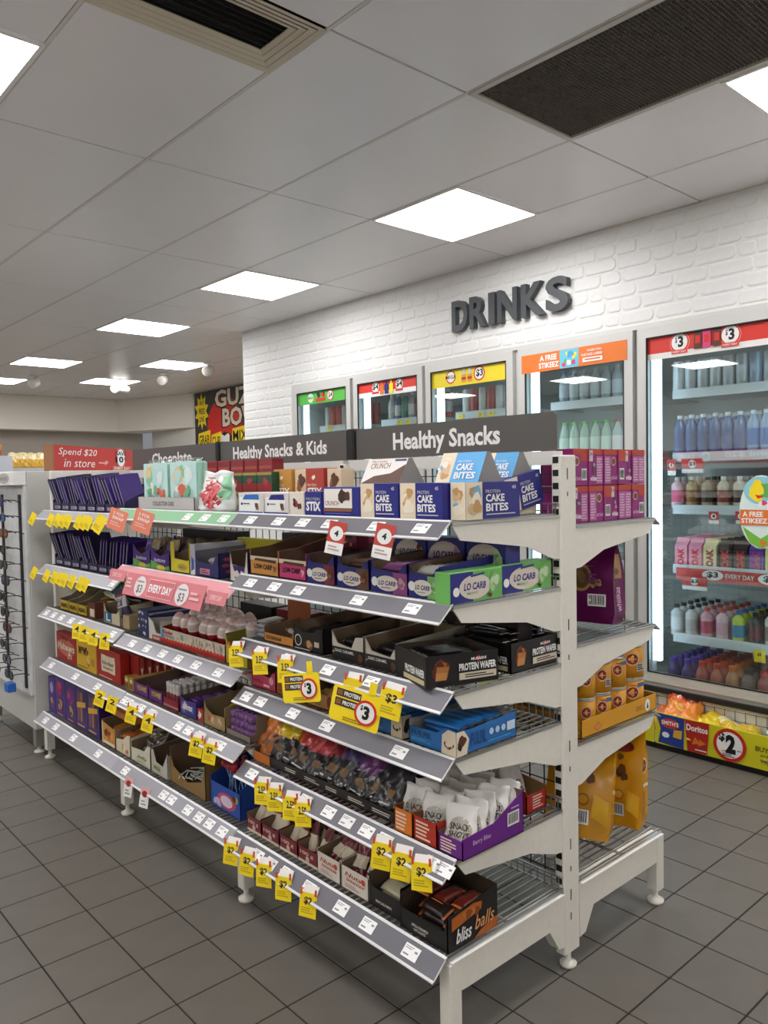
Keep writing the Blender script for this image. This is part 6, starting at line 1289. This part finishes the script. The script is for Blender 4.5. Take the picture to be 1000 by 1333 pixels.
# ---- base shelf, middle bay
z = Z2['B']
t = lt('white_lolly_tray', 'white tray with green lettering and grey cut front on base shelf', 2.836, 3.012, z, .06, .075, .09, .22, M('#cfc9b4', .5), KRAFT, x=1.298, front=[(0, .05), (.3, .055), (.7, .06), (.85, .085), (1, .09)]); f = Face(t, (-t['w'] / 2, 0, 0), (t['w'], 0, 0), (0, 0, .05), (0, -1, 0)); f.text(.3, .4, .85, .75, 'Jelly', M('#7a8a3a', .5), .03, .2); f.lines(.3, .15, .8, .32, 2, M('#a8a890', .5))
for i in range(4):
    P = Pouch(.13, .10, .05, seed=i + 400, crinkle=.007, top=.9); pouch('clear_candy_bag', 'dark clear-film candy bag heaped in white tray on base shelf', 'bag', tuple(local(t, (rd.uniform(-.03, .03), .05 + i * .04, .02 + i * .004))), (-.6 + rd.uniform(-.3, .3), rd.uniform(-.3, .3), ML + rd.uniform(-.5, .5)), P, [M(['#4a4030', '#3a4a30', '#5a4a34', '#463a30'][i], .2, coat=.6)], None, 'clear candy bags')
t = lt('cut_front_tray', 'pale grey tray with deep scooped front on base shelf', 2.69, 2.832, z, .04, .10, .10, .22, M('#b6b2a6', .5), KRAFT2, x=1.298, front=[(0, .085), (.12, .09), (.3, .045), (.7, .04), (.85, .07), (1, .10)], side=[(0, .09), (1, .11)]); f = Face(t, (-t['w'] / 2, 0, 0), (t['w'], 0, 0), (0, 0, .04), (0, -1, 0)); f.text(.15, .4, .6, .85, 'Milk', M('#7a8a3a', .5), .03, .2)
t = lt('brown_gift_tray', 'brown kraft carton with round yellow badge on base shelf', 2.42, 2.686, z, .03, .13, .135, .20, M('#8a6a3c', .6), KRAFT2, x=1.305, front=[(0, .11), (.1, .06), (.5, .03), (.9, .06), (1, .13)], side=[(0, .13), (1, .135)]); R = Face(t, (-t['w'] / 2, .20, 0), (t['w'], 0, 0), (0, 0, .135), (0, -1, 0)); R.l = .004; R.circ(.2, .72, .02, M('#c8a83a', .5)); R.circ(.2, .72, .008, BROWN)
mb = MB()
for i in range(16):
    a = rd.uniform(0, 6.28); p0 = Vector((rd.uniform(-.05, .05), .06 + rd.uniform(-.03, .04), .03)); pts = [p0 + Vector((math.cos(a + k * .9) * .012 * k, math.sin(a + k * .9) * .010 * k, .006 * k * (1 if k < 4 else .4))) for k in range(6)]
    mb.tube([tuple(p) for p in pts], .002, 5)
nest = mb.build('ribbon_nest', M('#c9d0c4', .5), None, t.location, t.rotation_euler); tag(nest, 'tangled nest of pale ribbon in front of brown kraft carton', 'ribbon', kind='stuff')
t = lt('blue_lollipop_box', 'bright blue lollipop box with red lollies on base shelf', 2.20, 2.395, z, .085, .12, .15, .16, M('#2450a8', .45), M('#1e4a9a', .6), x=1.31, side=[(0, .10), (.4, .12), (1, .15)]); f = Face(t, (-t['w'] / 2, 0, 0), (t['w'], 0, 0), (0, 0, .085), (0, -1, 0)); f.ell(.55, .45, .3, .32, M('#c8486a', .5)); f.ell(.55, .45, .2, .22, M('#d8d0e0', .5)); f.blobs(.05, .05, .4, .5, [M('#d8a8b8', .5), M('#8ab0d8', .5)], 5, 5); f.blobs(.7, .5, .98, .95, [M('#b8b03a', .5), M('#3a3a2a', .5)], 4, 6)
lol = MB().lathe([(max(.0005, .013 * math.sin(PI * i / 6)), .05 + .013 - .013 * math.cos(PI * i / 6)) for i in range(7)], 8, cap=False).mesh('candy_head', FOIL('#b02030'), True); stick = MB().lathe([(.0022, -.03), (.0022, .052)], 6).mesh('stick', M('#8ab0d8', .4))
for i in range(16):
    tt = thing('lollipop', 'red wrapped lollipop standing in the bright blue box', 'lollipop', tuple(local(t, (rd.uniform(-.06, .07), rd.uniform(.03, .12), .07 + rd.uniform(0, .03)))), 0, 'red lollipops', rot=(rd.uniform(-.3, .3), rd.uniform(-.3, .3), 0)); link('candy_head', lol, tt); link('stick', stick, tt)
# ---- things on the base of bay two/one joint are covered above
# ================================================================ pet food on the cooler side
z = 1.212
PB = M('#8e1672', .4); PBR = M('#b83a24', .45); PP = M('#b8689c', .45)
for j in range(2):
    for i in range(10):
        w = .0375; x0 = 1.822 + i * .0378
        t = carton('cat_food_box', 'narrow magenta cat food box with red top, ' + ('lower' if j == 0 else 'upper') + ' row, ' + ORD[i], 'box', x0 + w / 2, 1.262 + .003 * (i % 2), z + j * .104, w, .11, .102, PB, 0.0, 'cat food boxes')
        f = faces_of(t, w, .11, .102); k = (i * 2 + j) % 5; f.rect(0, .84 if k != 3 else .66, 1, 1, PBR, 'colour_band')
        if k == 0: f.rect(.04, .66, .5, .96, M('#dcc0c8', .5)); f.text(.1, .8, .42, .92, '1+', BLACK, .02); f.blobs(.35, .3, .9, .7, [M('#5a4a58', .5), M('#a89aa8', .5)], 4, i); f.text(.1, .12, .95, .26, 'whiskas', M('#e8d0e0', .5), .04, .1)
        elif k == 1: f.ell(.42, .66, .36, .13, M('#c8a098', .5)); f.ell(.42, .66, .28, .09, M('#7a4a2c', .5)); f.text(.05, .14, .9, .26, 'cat food', M('#d8a0c8', .5), .03)
        elif k == 3: f.barcode(.15, .14, .8, .46)
        else: f.rect(.08, .04, .92, .80, PP); f.lines(.14, .08, .86, .76, 9, M('#d8b0cc', .5), seed=i)
# purple dog food bag
z = .885
PUR = M('#64084f', .42, spec=.3)
B = GBag(.235, .265, .095, 11, .004, .16)
t = thing('cat_food_bag', 'large glossy purple pet food bag on second cooler-side shelf', 'bag', (2.094, 1.415, z + .004), 0, None, (-.08, 0, -1.36)); link('bag', B.mesh('bag', PUR), t)
f, g = BagFace(t, B, 'F'), BagFace(t, B, 'R')
f.ell(.55, .52, .16, .16, M('#b08a46', .35)); f.ell(.55, .52, .125, .125, M('#6a4a24', .35)); f.blobs(.46, .45, .64, .62, [M('#8a6a34', .4), M('#a07c3c', .4)], 5, 2); f.blobs(.66, .40, .88, .54, [M('#8a6a3c', .5), M('#a88a4a', .5), M('#7a3a3c', .5)], 6, 3); f.lines(.12, .705, .8, .715, 1, M('#8a4a80', .4)); f.lines(.2, .64, .75, .67, 1, M('#7a3a70', .4)); f.ell(.32, .84, .08, .055, M('#7a2a70', .4)); f.ell(.68, .84, .07, .05, M('#7a2a70', .4)); f.barcode(.66, .20, .90, .34); f.lines(.12, .10, .42, .19, 3, M('#9a5a90', .4)); f.lines(.62, .46, .85, .58, 3, M('#7a3a70', .4))
g.rect(.2, .52, .85, .80, M('#a8804a', .4)); g.ell(.5, .60, .2, .04, M('#6a3a24', .4)); g.text(.3, .14, .72, .42, 'whiskas', M('#d0a8c4', .5), .02, turn=True)
# cans in a yellow tray
z = .612
YC = M('#d8981c', .4); YT = M('#d89a16', .45)
t = tray('dog_food_can_tray', 'orange-yellow cardboard tray of dog food cans', 2.033, 1.248, z, .405, .24, .05, .05, .05, YT, M('#8a6a2c', .7), 0.0)
f = Face(t, (-.2025, 0, 0), (.405, 0, 0), (0, 0, .05), (0, -1, 0)); f.poly([(.15, .35), (.20, .62), (.25, .40), (.20, .12)], M('#c8502c', .45)); f.poly([(.155, .36), (.20, .57), (.245, .40), (.20, .18)], M('#d88a50', .45)); f.lines(.70, .32, .82, .62, 3, M('#9a6a10', .5)); f.ell(.86, .5, .035, .38, WHITE); f.poly([(.845, .3), (.875, .3), (.862, .7)], BLACK)
R_ = Face(t, (.2025, 0, 0), (0, .24, 0), (0, 0, .05), (1, 0, 0))
def pcan(r, h, big):
    return [('can_body', MB().lathe([(r, 0), (r, h)], 20).mesh('can', M('#d5941a', .4), True)), ('rim', MB().lathe([(r * 1.01, h), (r * 1.02, h + .003), (r * .95, h + .004)], 20).mesh('rim', STEEL, True)), ('base_rim', MB().lathe([(r * 1.01, 0), (r * 1.02, .003), (r, .004)], 20, cap=False).mesh('base_rim', STEEL, True))]
class CanFace(Face):
    def __init__(s, parent, r, h, a0, a1): s.p = parent; s.r = r; s.h = h; s.a0 = a0; s.a1 = a1; s.l = .0007; s.u = Vector((r * (a1 - a0), 0, 0)); s.v = Vector((0, 0, h)); s.n = Vector((0, -1, 0))
    def pt(s, a, b): t = s.a0 + (s.a1 - s.a0) * a; return Vector(((s.r + s.l) * math.cos(t), (s.r + s.l) * math.sin(t), s.h * b))
def dress(tt, r, h, seed):
    f = CanFace(tt, r, h, PI * .75, PI * 1.65)
    f.ell(.60, .64, .15, .20, M('#e8c8a0', .5)); f.ell(.60, .64, .125, .165, M('#8a1c24', .45)); f.text(.51, .60, .69, .68, 'pedigree', M('#e8c8a8', .5), .01); f.blobs(.2, .1, .5, .5, [M('#b8742c', .5), M('#8a4a1c', .5)], 3, seed)
    if seed % 2: f.rect(.68, .25, .9, .5, M('#c8c4b8', .5)); f.lines(.7, .28, .88, .48, 3, BLACK)
    else: f.rect(.7, .8, .92, .93, M('#3a6a9a', .5)); f.lines(.55, .84, .68, .9, 1, M('#a8501c', .5))
pL, pS = pcan(.052, .098, 1), pcan(.0375, .088, 0)
for i, (x, y, kd, r, h) in enumerate(((2.168, 1.312, pL, .052, .098), (2.067, 1.295, pS, .0375, .088), (1.985, 1.295, pS, .0375, .088), (1.905, 1.295, pS, .0375, .088))):
    for j in range(2):
        tt = thing('dog_food_can', ('large' if i == 0 else 'small') + ' yellow dog food can, ' + ('lower' if j == 0 else 'upper') + ', ' + ['at the tray end', 'beside the large cans', 'third from the tray end', 'nearest the upright'][i], 'can', (x, y, z + .004 + j * (h + .005)), 0, 'dog food cans')
        for n_, me in kd: link(n_, me, tt)
        dress(tt, r, h, i + j)
# yellow dog food bags on the base shelf
z = .228
YBG = M('#dc9a0c', .30, coat=.2)
for k, (x, y, w_, h_, rot, tk) in enumerate(((1.985, 1.372, .20, .325, (-.36, .04, -1.12), .085), (2.185, 1.356, .17, .30, (-.10, 0, -1.29), .072))):
    B = GBag(w_, h_, tk, 20 + k, .0045, .04)
    t = thing('dog_food_bag', ('front' if k == 0 else 'rear') + ' glossy yellow dog food bag leaning on cooler-side base shelf', 'bag', (x, y, z + (.020 if k == 0 else .006)), 0, 'yellow dog food bags', rot); link('bag', B.mesh('bag', YBG), t)
    f, g = BagFace(t, B, 'F'), BagFace(t, B, 'R')
    f.ell(.62, .82, .20, .05, M('#8a2a20', .4)); f.blobs(.48, .46, .76, .76, [M('#6a3a18', .5), M('#7a4a1c', .5), M('#5a2c14', .5)], 8, 8); f.blobs(.08, .42, .36, .62, [M('#c88a14', .4), M('#e8c45c', .4)], 6, 6); f.ell(.58, .34, .09, .055, M('#a8601c', .5)); f.ell(.58, .34, .07, .04, YBG); f.barcode(.42, .12, .68, .25); f.poly([(.70, .2), (.96, .12), (.96, .34), (.74, .40)], M('#e8b020', .4))
    g.ell(.5, .64, .36, .085, M('#f0e0b8', .4)); g.ell(.5, .64, .28, .066, M('#7a1a24', .4)); g.text(.3, .62, .7, .66, 'pedigree', M('#e8c8a8', .5), .01); g.rect(.1, .42, .9, .455, M('#eee4c8', .4)); g.lines(.15, .08, .85, .38, 7, M('#b07c14', .5))
# ================================================================ chip packets in the wall bin
def chip(label, x, y, rz, c1, c2, seed, zz=.10, txt=None, rot=None):
    P = Pouch(.17, .24, .070, seed=seed, crinkle=.011, top=.93, gusset=.4, bottom_flat=False)
    t, f = pouch('chip_packet', label, 'chip packet', (x, y, zz), rot or (-1.25, 0, rz), P, [FOIL(c1), FOIL(c2)], (lambda u, v, s: 1 if v > .78 or v < .08 else 0), 'chip packets in the bin')
    if txt: f.ell(.5, .72, .36, .10, M('#c8321c', .4)); f.text(.2, .68, .8, .77, txt, WHITE, .03); f.blobs(.25, .2, .75, .55, [M('#e8b860', .4), M('#d88a3a', .4)], 4, 3)
    return t
chip('green and yellow chip packet at left end of wall bin', 3.535, 2.20, -1.2, '#b8c83a', '#2c8a3c', 1, .09)
chip('orange chip packet flat under the wavy one in wall bin', 3.535, 1.99, -1.9, '#c8602a', '#d8905a', 2, .085)
chip('bright orange chip packet with red top lying highest in wall bin', 3.53, 1.86, -1.3, '#e0842a', '#c8482a', 3, .135, "SMITH'S")
chip('yellow chip packet slumped beside the orange one in wall bin', 3.525, 1.72, -1.1, '#e0c42a', '#d8b01e', 4, .085)
chip('yellow chip packet with pale top under the dollar sign panel', 3.525, 1.55, -1.1, '#d8b83a', '#e8dca8', 5, .078)
chip('green and white chip packet cut by right photo edge', 3.525, 1.36, -1.2, '#2f8a4a', '#e0e0d0', 6, .075)
# ================================================================ sunglasses stand and red sign at the far end
cb = thing('sunglasses_stand', 'pale grey sunglasses stand with white rack board at far left', 'display stand', (1.6, 4.4, 0))
SO = Vector((1.6, 4.4, 0))
def SB(mb, name, mat, parent=cb, smooth=False): mb.xf(Matrix.Translation(-SO)); return mb.build(name, mat, parent, smooth=smooth)
CG = M('#c2c1bc', .45)
SB(MB().bbox(1.262, 2.05, 4.055, 4.85, .125, 1.415, .004), 'cabinet', CG)
for x, y in ((1.285, 4.09), (1.285, 4.80), (2.0, 4.09), (2.0, 4.80)):
    lg = SB(MB().bbox(x - .022, x + .022, y - .022, y + .022, .035, .126, .003), 'leg', M('#8f8d88', .4, .3)); SB(MB().lathe([(.025, 0), (.026, .008), (.010, .014), (.010, .04)], 14, c=(x, y, 0)), 'levelling_foot', M('#dcdad4', .4), lg, True)
SB(MB().bbox(1.246, 1.262, 4.06, 4.80, .30, 1.345, .003), 'rack_board', M('#dfe0de', .5, kind='holes', amt=.12, scale=26))
for y in (4.115, 4.40, 4.69): SB(MB().box(1.238, 1.246, y - .012, y + .012, .33, 1.30), 'peg_strip', M('#2a2a2e', .4))
SB(MB().bbox(1.20, 1.2615, 4.06, 4.80, 1.348, 1.415, .003), 'top_sign', M('#e9e9e6', .4)); f = Face(cb, Vector((1.20, 4.80, 1.348)) - SO, (0, -.74, 0), (0, 0, .067), (-1, 0, 0), .001); f.ell(.8, .5, .12, .4, M('#b8b4ae', .5)); f.text(.72, .35, .88, .62, 'SHADES', M('#6a6a6a', .5), .01)
def glasses(label, x, y, z, c, lens, i):
    t = thing('sunglasses', label, 'sunglasses', (x, y, z), ML, 'sunglasses on the rack'); fm = M(c, .25, coat=.4)
    for s in (-1, 1):
        pts = [(s * .034 + .027 * math.cos(a) * (1.05 if math.cos(a) * s > 0 else 1), .0, .021 * math.sin(a)) for a in [2 * PI * k / 14 for k in range(15)]]
        MB().tube(pts, .0032, 5).build('rim', fm, t)
        MB().prism([(s * .034 + .0255 * math.cos(a), .0195 * math.sin(a)) for a in [-2 * PI * k / 14 for k in range(14)]], 'y', -.001, .001).build('lens', lens, t)
        MB().tube([(s * .064, 0, .006), (s * .066, .02, .008), (s * .064, .055, .005), (s * .062, .078, -.006)], .0026, 5).build('temple', fm, t)
    MB().tube([(-.009, 0, .006), (0, -.002, .009), (.009, 0, .006)], .0026, 5).build('bridge', fm, t)
    return t
gl = [('#20222a', '#1c3a8a', 'blue lensed black'), ('#20222a', '#2a66b0', 'bright blue lensed'), ('#4a2c1c', '#8a4a24', 'amber lensed brown'), ('#16161a', '#20242c', 'grey lensed black'), ('#1a1a1c', '#2c2c30', 'charcoal'), ('#141416', '#3a4a5a', 'slate lensed'), ('#141416', '#1c1c20', 'plain black'), ('#16161a', '#2a2a2e', 'wraparound black'), ('#3a1416', '#4a1c1e', 'dark red'), ('#18181a', '#1a1a1e', 'matte black'), ('#202024', '#5a6a78', 'mirrored grey'), ('#141416', '#24304a', 'navy lensed')]
for i in range(12):
    c, ln, nm = gl[i]
    for k, y in enumerate((4.128, 4.34)): glasses(nm + ' sunglasses on the rack, ' + ('near' if k == 0 else 'far') + ' column, row ' + ['one', 'two', 'three', 'four', 'five', 'six', 'seven', 'eight', 'nine', 'ten', 'eleven', 'twelve'][i] + ' from top', 1.150 + .008 * (i % 3), y, 1.268 - i * .078, c, M(ln, .08, coat=.5), i)
tag(MB().bbox(1.15, 1.19, 4.10, 4.16, .325, .368, .004).build('price_swing_tag', M('#2a6ac0', .4)), 'bright blue swing tag hanging under the lowest sunglasses', 'tag')
# diagonal red sign standing on the stand
a, b = Vector((1.42, 4.12, 1.4165)), Vector((2.09, 4.69, 1.4165)); d = (b - a); L_ = d.length; ang = math.atan2(d.y, d.x)
t = thing('red_promo_sign', 'red sign with white handwriting Spend $20 in store and round save badge', 'sign', tuple(a), ang)
MB().box(0, L_, 0, .012, 0, .135).build('board', M('#c0322a', .45), t)
MB().box(-.012, 0, .0, .05, 0, .135).build('side_return', M('#9a6a4a', .6), t)
for u in (.2, .8): MB().box(L_ * u - .03, L_ * u + .03, .012, .10, 0, .004).build('foot_plate', M('#9a6a4a', .6), t)
f = Face(t, (0, 0, 0), (L_, 0, 0), (0, 0, .135), (0, -1, 0), .0008); f.text(.045, .56, .50, .90, 'Spend $20', WHITE, .0, .25); f.text(.10, .16, .47, .48, 'in store', WHITE, .0, .25); f.poly([(.52, .34), (.60, .32), (.60, .26), (.655, .40), (.61, .48), (.605, .40), (.52, .40)], M('#e8a8a0', .5), 'arrow')
f.circ(.825, .62, .062, M('#e8a8a0', .5)); f.circ(.825, .62, .060, M('#c0322a', .45)); f.circ(.825, .62, .052, WHITE); f.text(.755, .72, .90, .90, 'SAVE', BLACK, .03); f.text(.75, .40, .86, .68, '10', BLACK, .04); f.text(.87, .50, .90, .66, 'c', BLACK, .03); f.rect(.70, .06, .97, .24, M('#e8a8a0', .5)); f.rect(.705, .075, .965, .225, M('#c0322a', .45)); f.text(.72, .09, .95, .21, 'EVERY DAY', WHITE, .02)
# ================================================================ price tickets
def hang(y, xf, z, label, txt, sub, w_=.052, h_=.066, swing=0.0, col=YELLOW, group='yellow price tickets', top=True, out=.0, yaw=.45):
    """ticket clipped over a sloping price rail and hanging in front of it"""
    t = thing('price_ticket', label, 'price ticket', (xf - .052 - out, y, z - .012), ML, group, rot=(-.10, swing, ML + yaw))
    MB().box(-w_ / 2, w_ / 2, 0, .0012, -h_, .0).build('card', col, t)
    c = MB(); P = on_rail(xf, z, 0, .12, 1.0, w_ * .86); base = Vector((xf - .052 - out, 0, z - .012))
    if top:
        vs = [Vector((-(p.y), (p.x - base.x) * .55, p.z - base.z + .0012)) for p in P]; vs += [v + Vector((0, -.0008, .0008)) for v in vs]
        MB().add(vs, [(0, 1, 2, 3), (7, 6, 5, 4), (0, 4, 5, 1), (1, 5, 6, 2), (2, 6, 7, 3), (3, 7, 4, 0)]).build('clip', M('#e8e4e0', .4), t)
        for s in (-1, 1): MB().box(s * w_ * .42 - .003, s * w_ * .42 + .003, -.0012, -.0002, -.006, .012).build('red_edge', M('#d8502c', .45), t)
    f = Face(t, (-w_ / 2, 0, -h_), (w_, 0, 0), (0, 0, h_), (0, -1, 0))
    if txt: f.text(.26, .50, .74, .84, txt, M('#2a2418', .5), .03)
    if sub: f.lines(.12, .15, .85, .42, 3, M('#c8b01c', .5))
    return t
xb, xs_ = 1.275, 1.312
for i, y in enumerate((2.115, 2.02, 1.932, 1.83, 1.71)): hang(y, xb, Z1['B'], 'yellow two dollar ticket on base rail of near bay, ' + ORD[i], '$2', 1, swing=rd.uniform(-.08, .08))
for i, y in enumerate((1.99, 1.925, 1.84, 1.783)): hang(y, xs_, Z1['S5'], 'yellow two dollar fifty ticket on fifth rail of near bay, ' + ORD[i], '2.50', 1, swing=rd.uniform(-.1, .1))
for i, y in enumerate((1.445, 1.372, 1.305)): hang(y, xs_, Z1['S5'], 'yellow two dollar ticket on fifth rail below snack trays, ' + ORD[i], '$2', 1, swing=rd.uniform(-.1, .1))
for i, y in enumerate((2.12, 1.985, 1.85)): hang(y, xs_, Z1['S3'], 'yellow ticket on third rail of near bay, ' + ORD[i], '3.50', 1, swing=rd.uniform(-.12, .12))
for i, y in enumerate((3.445, 3.36, 3.255, 3.14)): hang(y, xs_, Z3['S3'], 'yellow ticket on third rail of far bay, ' + ORD[i], '4', 1, swing=rd.uniform(0, .2), top=False)
for i, y in enumerate((3.20, 3.075)): hang(y, xs_, Z3['S4'] , 'yellow ticket on fourth rail at the joint of far bay, ' + ORD[i], '2', 1, swing=.25, top=False)
for i, y in enumerate((2.895, 2.75)): hang(y, xs_, Z2['S4'], 'yellow ticket on fourth rail of middle bay, ' + ORD[i], '4', 1, swing=.2)
for i, y in enumerate((2.385, 2.295)): hang(y, xs_, Z2['S4'], 'yellow ticket on fourth rail at right end of middle bay, ' + ORD[i], '$2', 1, swing=.12)
for i, y in enumerate((3.97, 3.72, 3.63, 3.56, 3.50, 3.38, 3.32, 3.27)): hang(y - .02, xs_, Z3['T'], 'slanted yellow ticket on top rail of far bay, ' + ORD[i], '', 1, .036, .060, swing=.5, top=False, yaw=.35)
for i, y in enumerate((3.98, 3.80, 3.70, 3.62, 3.57, 3.48, 3.38, 3.33)): hang(y - .02, xs_, Z3['S2'], 'slanted yellow ticket on second rail of far bay, ' + ORD[i], '', 1, .036, .060, swing=.5, top=False, yaw=.35)
hang(3.115, xs_, Z3['T'] + .005, 'two yellow tickets fanned at right end of far bay top rail', '', 1, .05, .075, swing=.6, top=False)
SALM = M('#e8866a', .45)
for i, y in enumerate((2.925, 2.70)):
    t = hang(y, xs_ - .012, Z2['T'] + .012, 'salmon orange promotional ticket on green top rail, ' + ('left' if i == 0 else 'right'), '', 0, .085, .082, swing=.30, col=SALM, group='salmon tickets', top=False); f = Face(t, (-.0425, 0, -.082), (.085, 0, 0), (0, 0, .082), (0, -1, 0)); f.text(.2, .72, .8, .86, '2 FOR', WHITE, .01); f.text(.2, .5, .85, .66, 'SWAP', WHITE, .02); f.lines(.15, .2, .8, .42, 2, M('#f0b8a8', .5))
for i, y in enumerate((1.585, 1.40)):
    t = hang(y, xs_ - .004, Z1['T'] + .004, 'red and white no-waste ticket on near top rail, ' + ('left' if i == 0 else 'right'), '', 0, .050, .085, swing=.18, col=M('#c8483c', .45), group='red and white tickets', top=False); f = Face(t, (-.025, 0, -.085), (.05, 0, 0), (0, 0, .085), (0, -1, 0)); f.rect(0, 0, 1, .36, WHITE); f.circ(.5, .64, .019, WHITE); f.text(.38, .55, .62, .74, '4', BLACK, .04); f.lines(.15, .1, .85, .28, 2, M('#c8a8a4', .5))
for i, y in enumerate((2.86, 2.72)):
    t = hang(y, xb, Z2['B'], 'small pink and white ticket on base rail of middle bay, ' + ('left' if i == 0 else 'right'), '', 0, .04, .075, swing=.12, col=M('#e8b8b4', .45), group='pink base tickets', top=False); f = Face(t, (-.02, 0, -.075), (.04, 0, 0), (0, 0, .075), (0, -1, 0)); f.rect(0, 0, 1, .6, WHITE); f.circ(.5, .68, .012, M('#a82c2c', .45)); f.lines(.2, .1, .8, .4, 2, M('#a89a98', .5))
# large yellow three dollar cards on the third rail of the near bay
def big_card(y, sw, label, sc=1.0):
    t = thing('promo_card', label, 'price card', (1.228, y, .822), ML, None, rot=(-.12, sw, ML + .35))
    w_, h_, r = .135 * sc, .085 * sc, .008
    pts = []
    for cx, cz, a0 in ((w_ / 2 - r, -r, 0), (-w_ / 2 + r, -r, PI / 2), (-w_ / 2 + r, -h_ + r, PI), (w_ / 2 - r, -h_ + r, 1.5 * PI)):
        for k in range(4): a = a0 + k * PI / 6; pts.append((cx + r * math.cos(a), cz + r * math.sin(a)))
    MB().prism(pts, 'y', 0, .0014).build('card', YELLOW, t)
    MB().box(w_ * .20, w_ * .34, .0, .0014, -.004, .030).build('hook_tab', YELLOW, t)
    f = Face(t, (-w_ / 2, 0, -h_), (w_, 0, 0), (0, 0, h_), (0, -1, 0))
    for b in (.70, .44): f.rect(.08, b, .58, b + .22, M('#3a302c', .5)); f.rect(.10, b + .04, .20, b + .18, BRN2); f.text(.24, b + .05, .56, b + .17, 'PROTEIN', WHITE, .03)
    f.circ(.72, .46, .030 * sc, RED); f.circ(.72, .46, .024 * sc, WHITE); f.text(.61, .50, .66, .66, '$', BLACK, .03); f.text(.67, .28, .80, .66, '3', BLACK, .05); f.lines(.3, .08, .7, .2, 2, M('#8a7a1c', .5))
    return t
big_card(1.735, -.16, 'large yellow three dollar card hanging from third rail, left one', .92); big_card(1.485, .17, 'large yellow three dollar card hanging from third rail, right one', 1.05)
hang(1.545, xs_, Z1['S3'], 'yellow ticket behind the right large card, its left edge showing', '', 1, .05, .075, .1); hang(1.392, xs_, Z1['S3'], 'yellow three dollar ticket just right of the large card', '$3', 1, .06, .072, .2)
# pink EVERY DAY banner card on the second rail of the middle bay
def banner(y0, y1, z0, hh, label, big):
    w_ = y1 - y0; t = thing('promo_banner', label, 'price banner', (1.250, (y0 + y1) / 2, z0), ML, None, rot=(-.35, 0, ML)); MB().box(-w_ / 2, w_ / 2, 0, .002, -hh, 0).build('card', M('#d87c82', .45), t)
    f = Face(t, (-w_ / 2, 0, -hh), (w_, 0, 0), (0, 0, hh), (0, -1, 0))
    if big:
        for c in (.22, .76): f.ell(c, .48, .075, .44, M('#e6dedc', .5)); f.text(c - .035, .15, c + .035, .55, '$3', M('#4a4a4a', .5), .01); f.lines(c - .05, .62, c + .05, .75, 1, M('#8a8a8a', .5))
        f.rect(.33, .12, .66, .88, M('#ecc8c8', .5)); f.rect(.335, .15, .655, .85, M('#d06a72', .45)); f.text(.35, .32, .64, .66, 'EVERY DAY', WHITE, .03); f.lines(.03, .3, .12, .8, 3, M('#ecc8c8', .5)); f.lines(.86, .3, .97, .7, 2, M('#e8b8b8', .5))
    else: f.text(.2, .3, .8, .7, 'EVERY DAY', M('#ecc8c8', .5), .02)
    return t
banner(2.27, 2.87, 1.010, .085, 'large pink every day three dollar banner on second rail', True); banner(2.14, 2.262, .998, .042, 'small pink every day strip right of the large banner', False); banner(2.885, 3.03, 1.012, .042, 'small pink strip left of the large every day banner', False)
# ================================================================ far-left background shelf
bs = thing('background_shelf', 'pale shelf unit far behind the sunglasses stand', 'shelf', (2.6, 7.3, 0)); BS = Vector((2.6, 7.3, 0))
mb = MB().box(1.7, 3.1, 7.2, 7.6, 0, 1.50).xf(Matrix.Translation(-BS)); mb.build('cabinet', M('#bdbcb6', .5), bs)
MB().box(1.7, 2.12, 7.16, 7.2, 1.45, 1.60).xf(Matrix.Translation(-BS)).build('price_strip', M('#c4c8d0', .4), bs)
for i in range(5):
    P = Pouch(.11, .13, .07, seed=500 + i, crinkle=.006, top=.9); pouch('yellow_snack_packet', 'yellow snack packet on far background shelf, ' + ORD[i], 'packet', (2.17 + i * .082, 7.28, 1.502), (0, 0, 0), P, [FOIL('#d8a83a'), FOIL('#e8d8a0')], (lambda u, v, s: 1 if v > .55 else 0), 'yellow background packets')
P = Pouch(.20, .20, .1, seed=520, crinkle=.006, top=.9); pouch('orange_snack_bag', 'orange and red bag at far left edge above pale shelf', 'bag', (1.99, 7.36, 1.502), (0, 0, 0), P, [FOIL('#c8502c'), FOIL('#e0a23a')], (lambda u, v, s: 1 if v > .75 else 0))
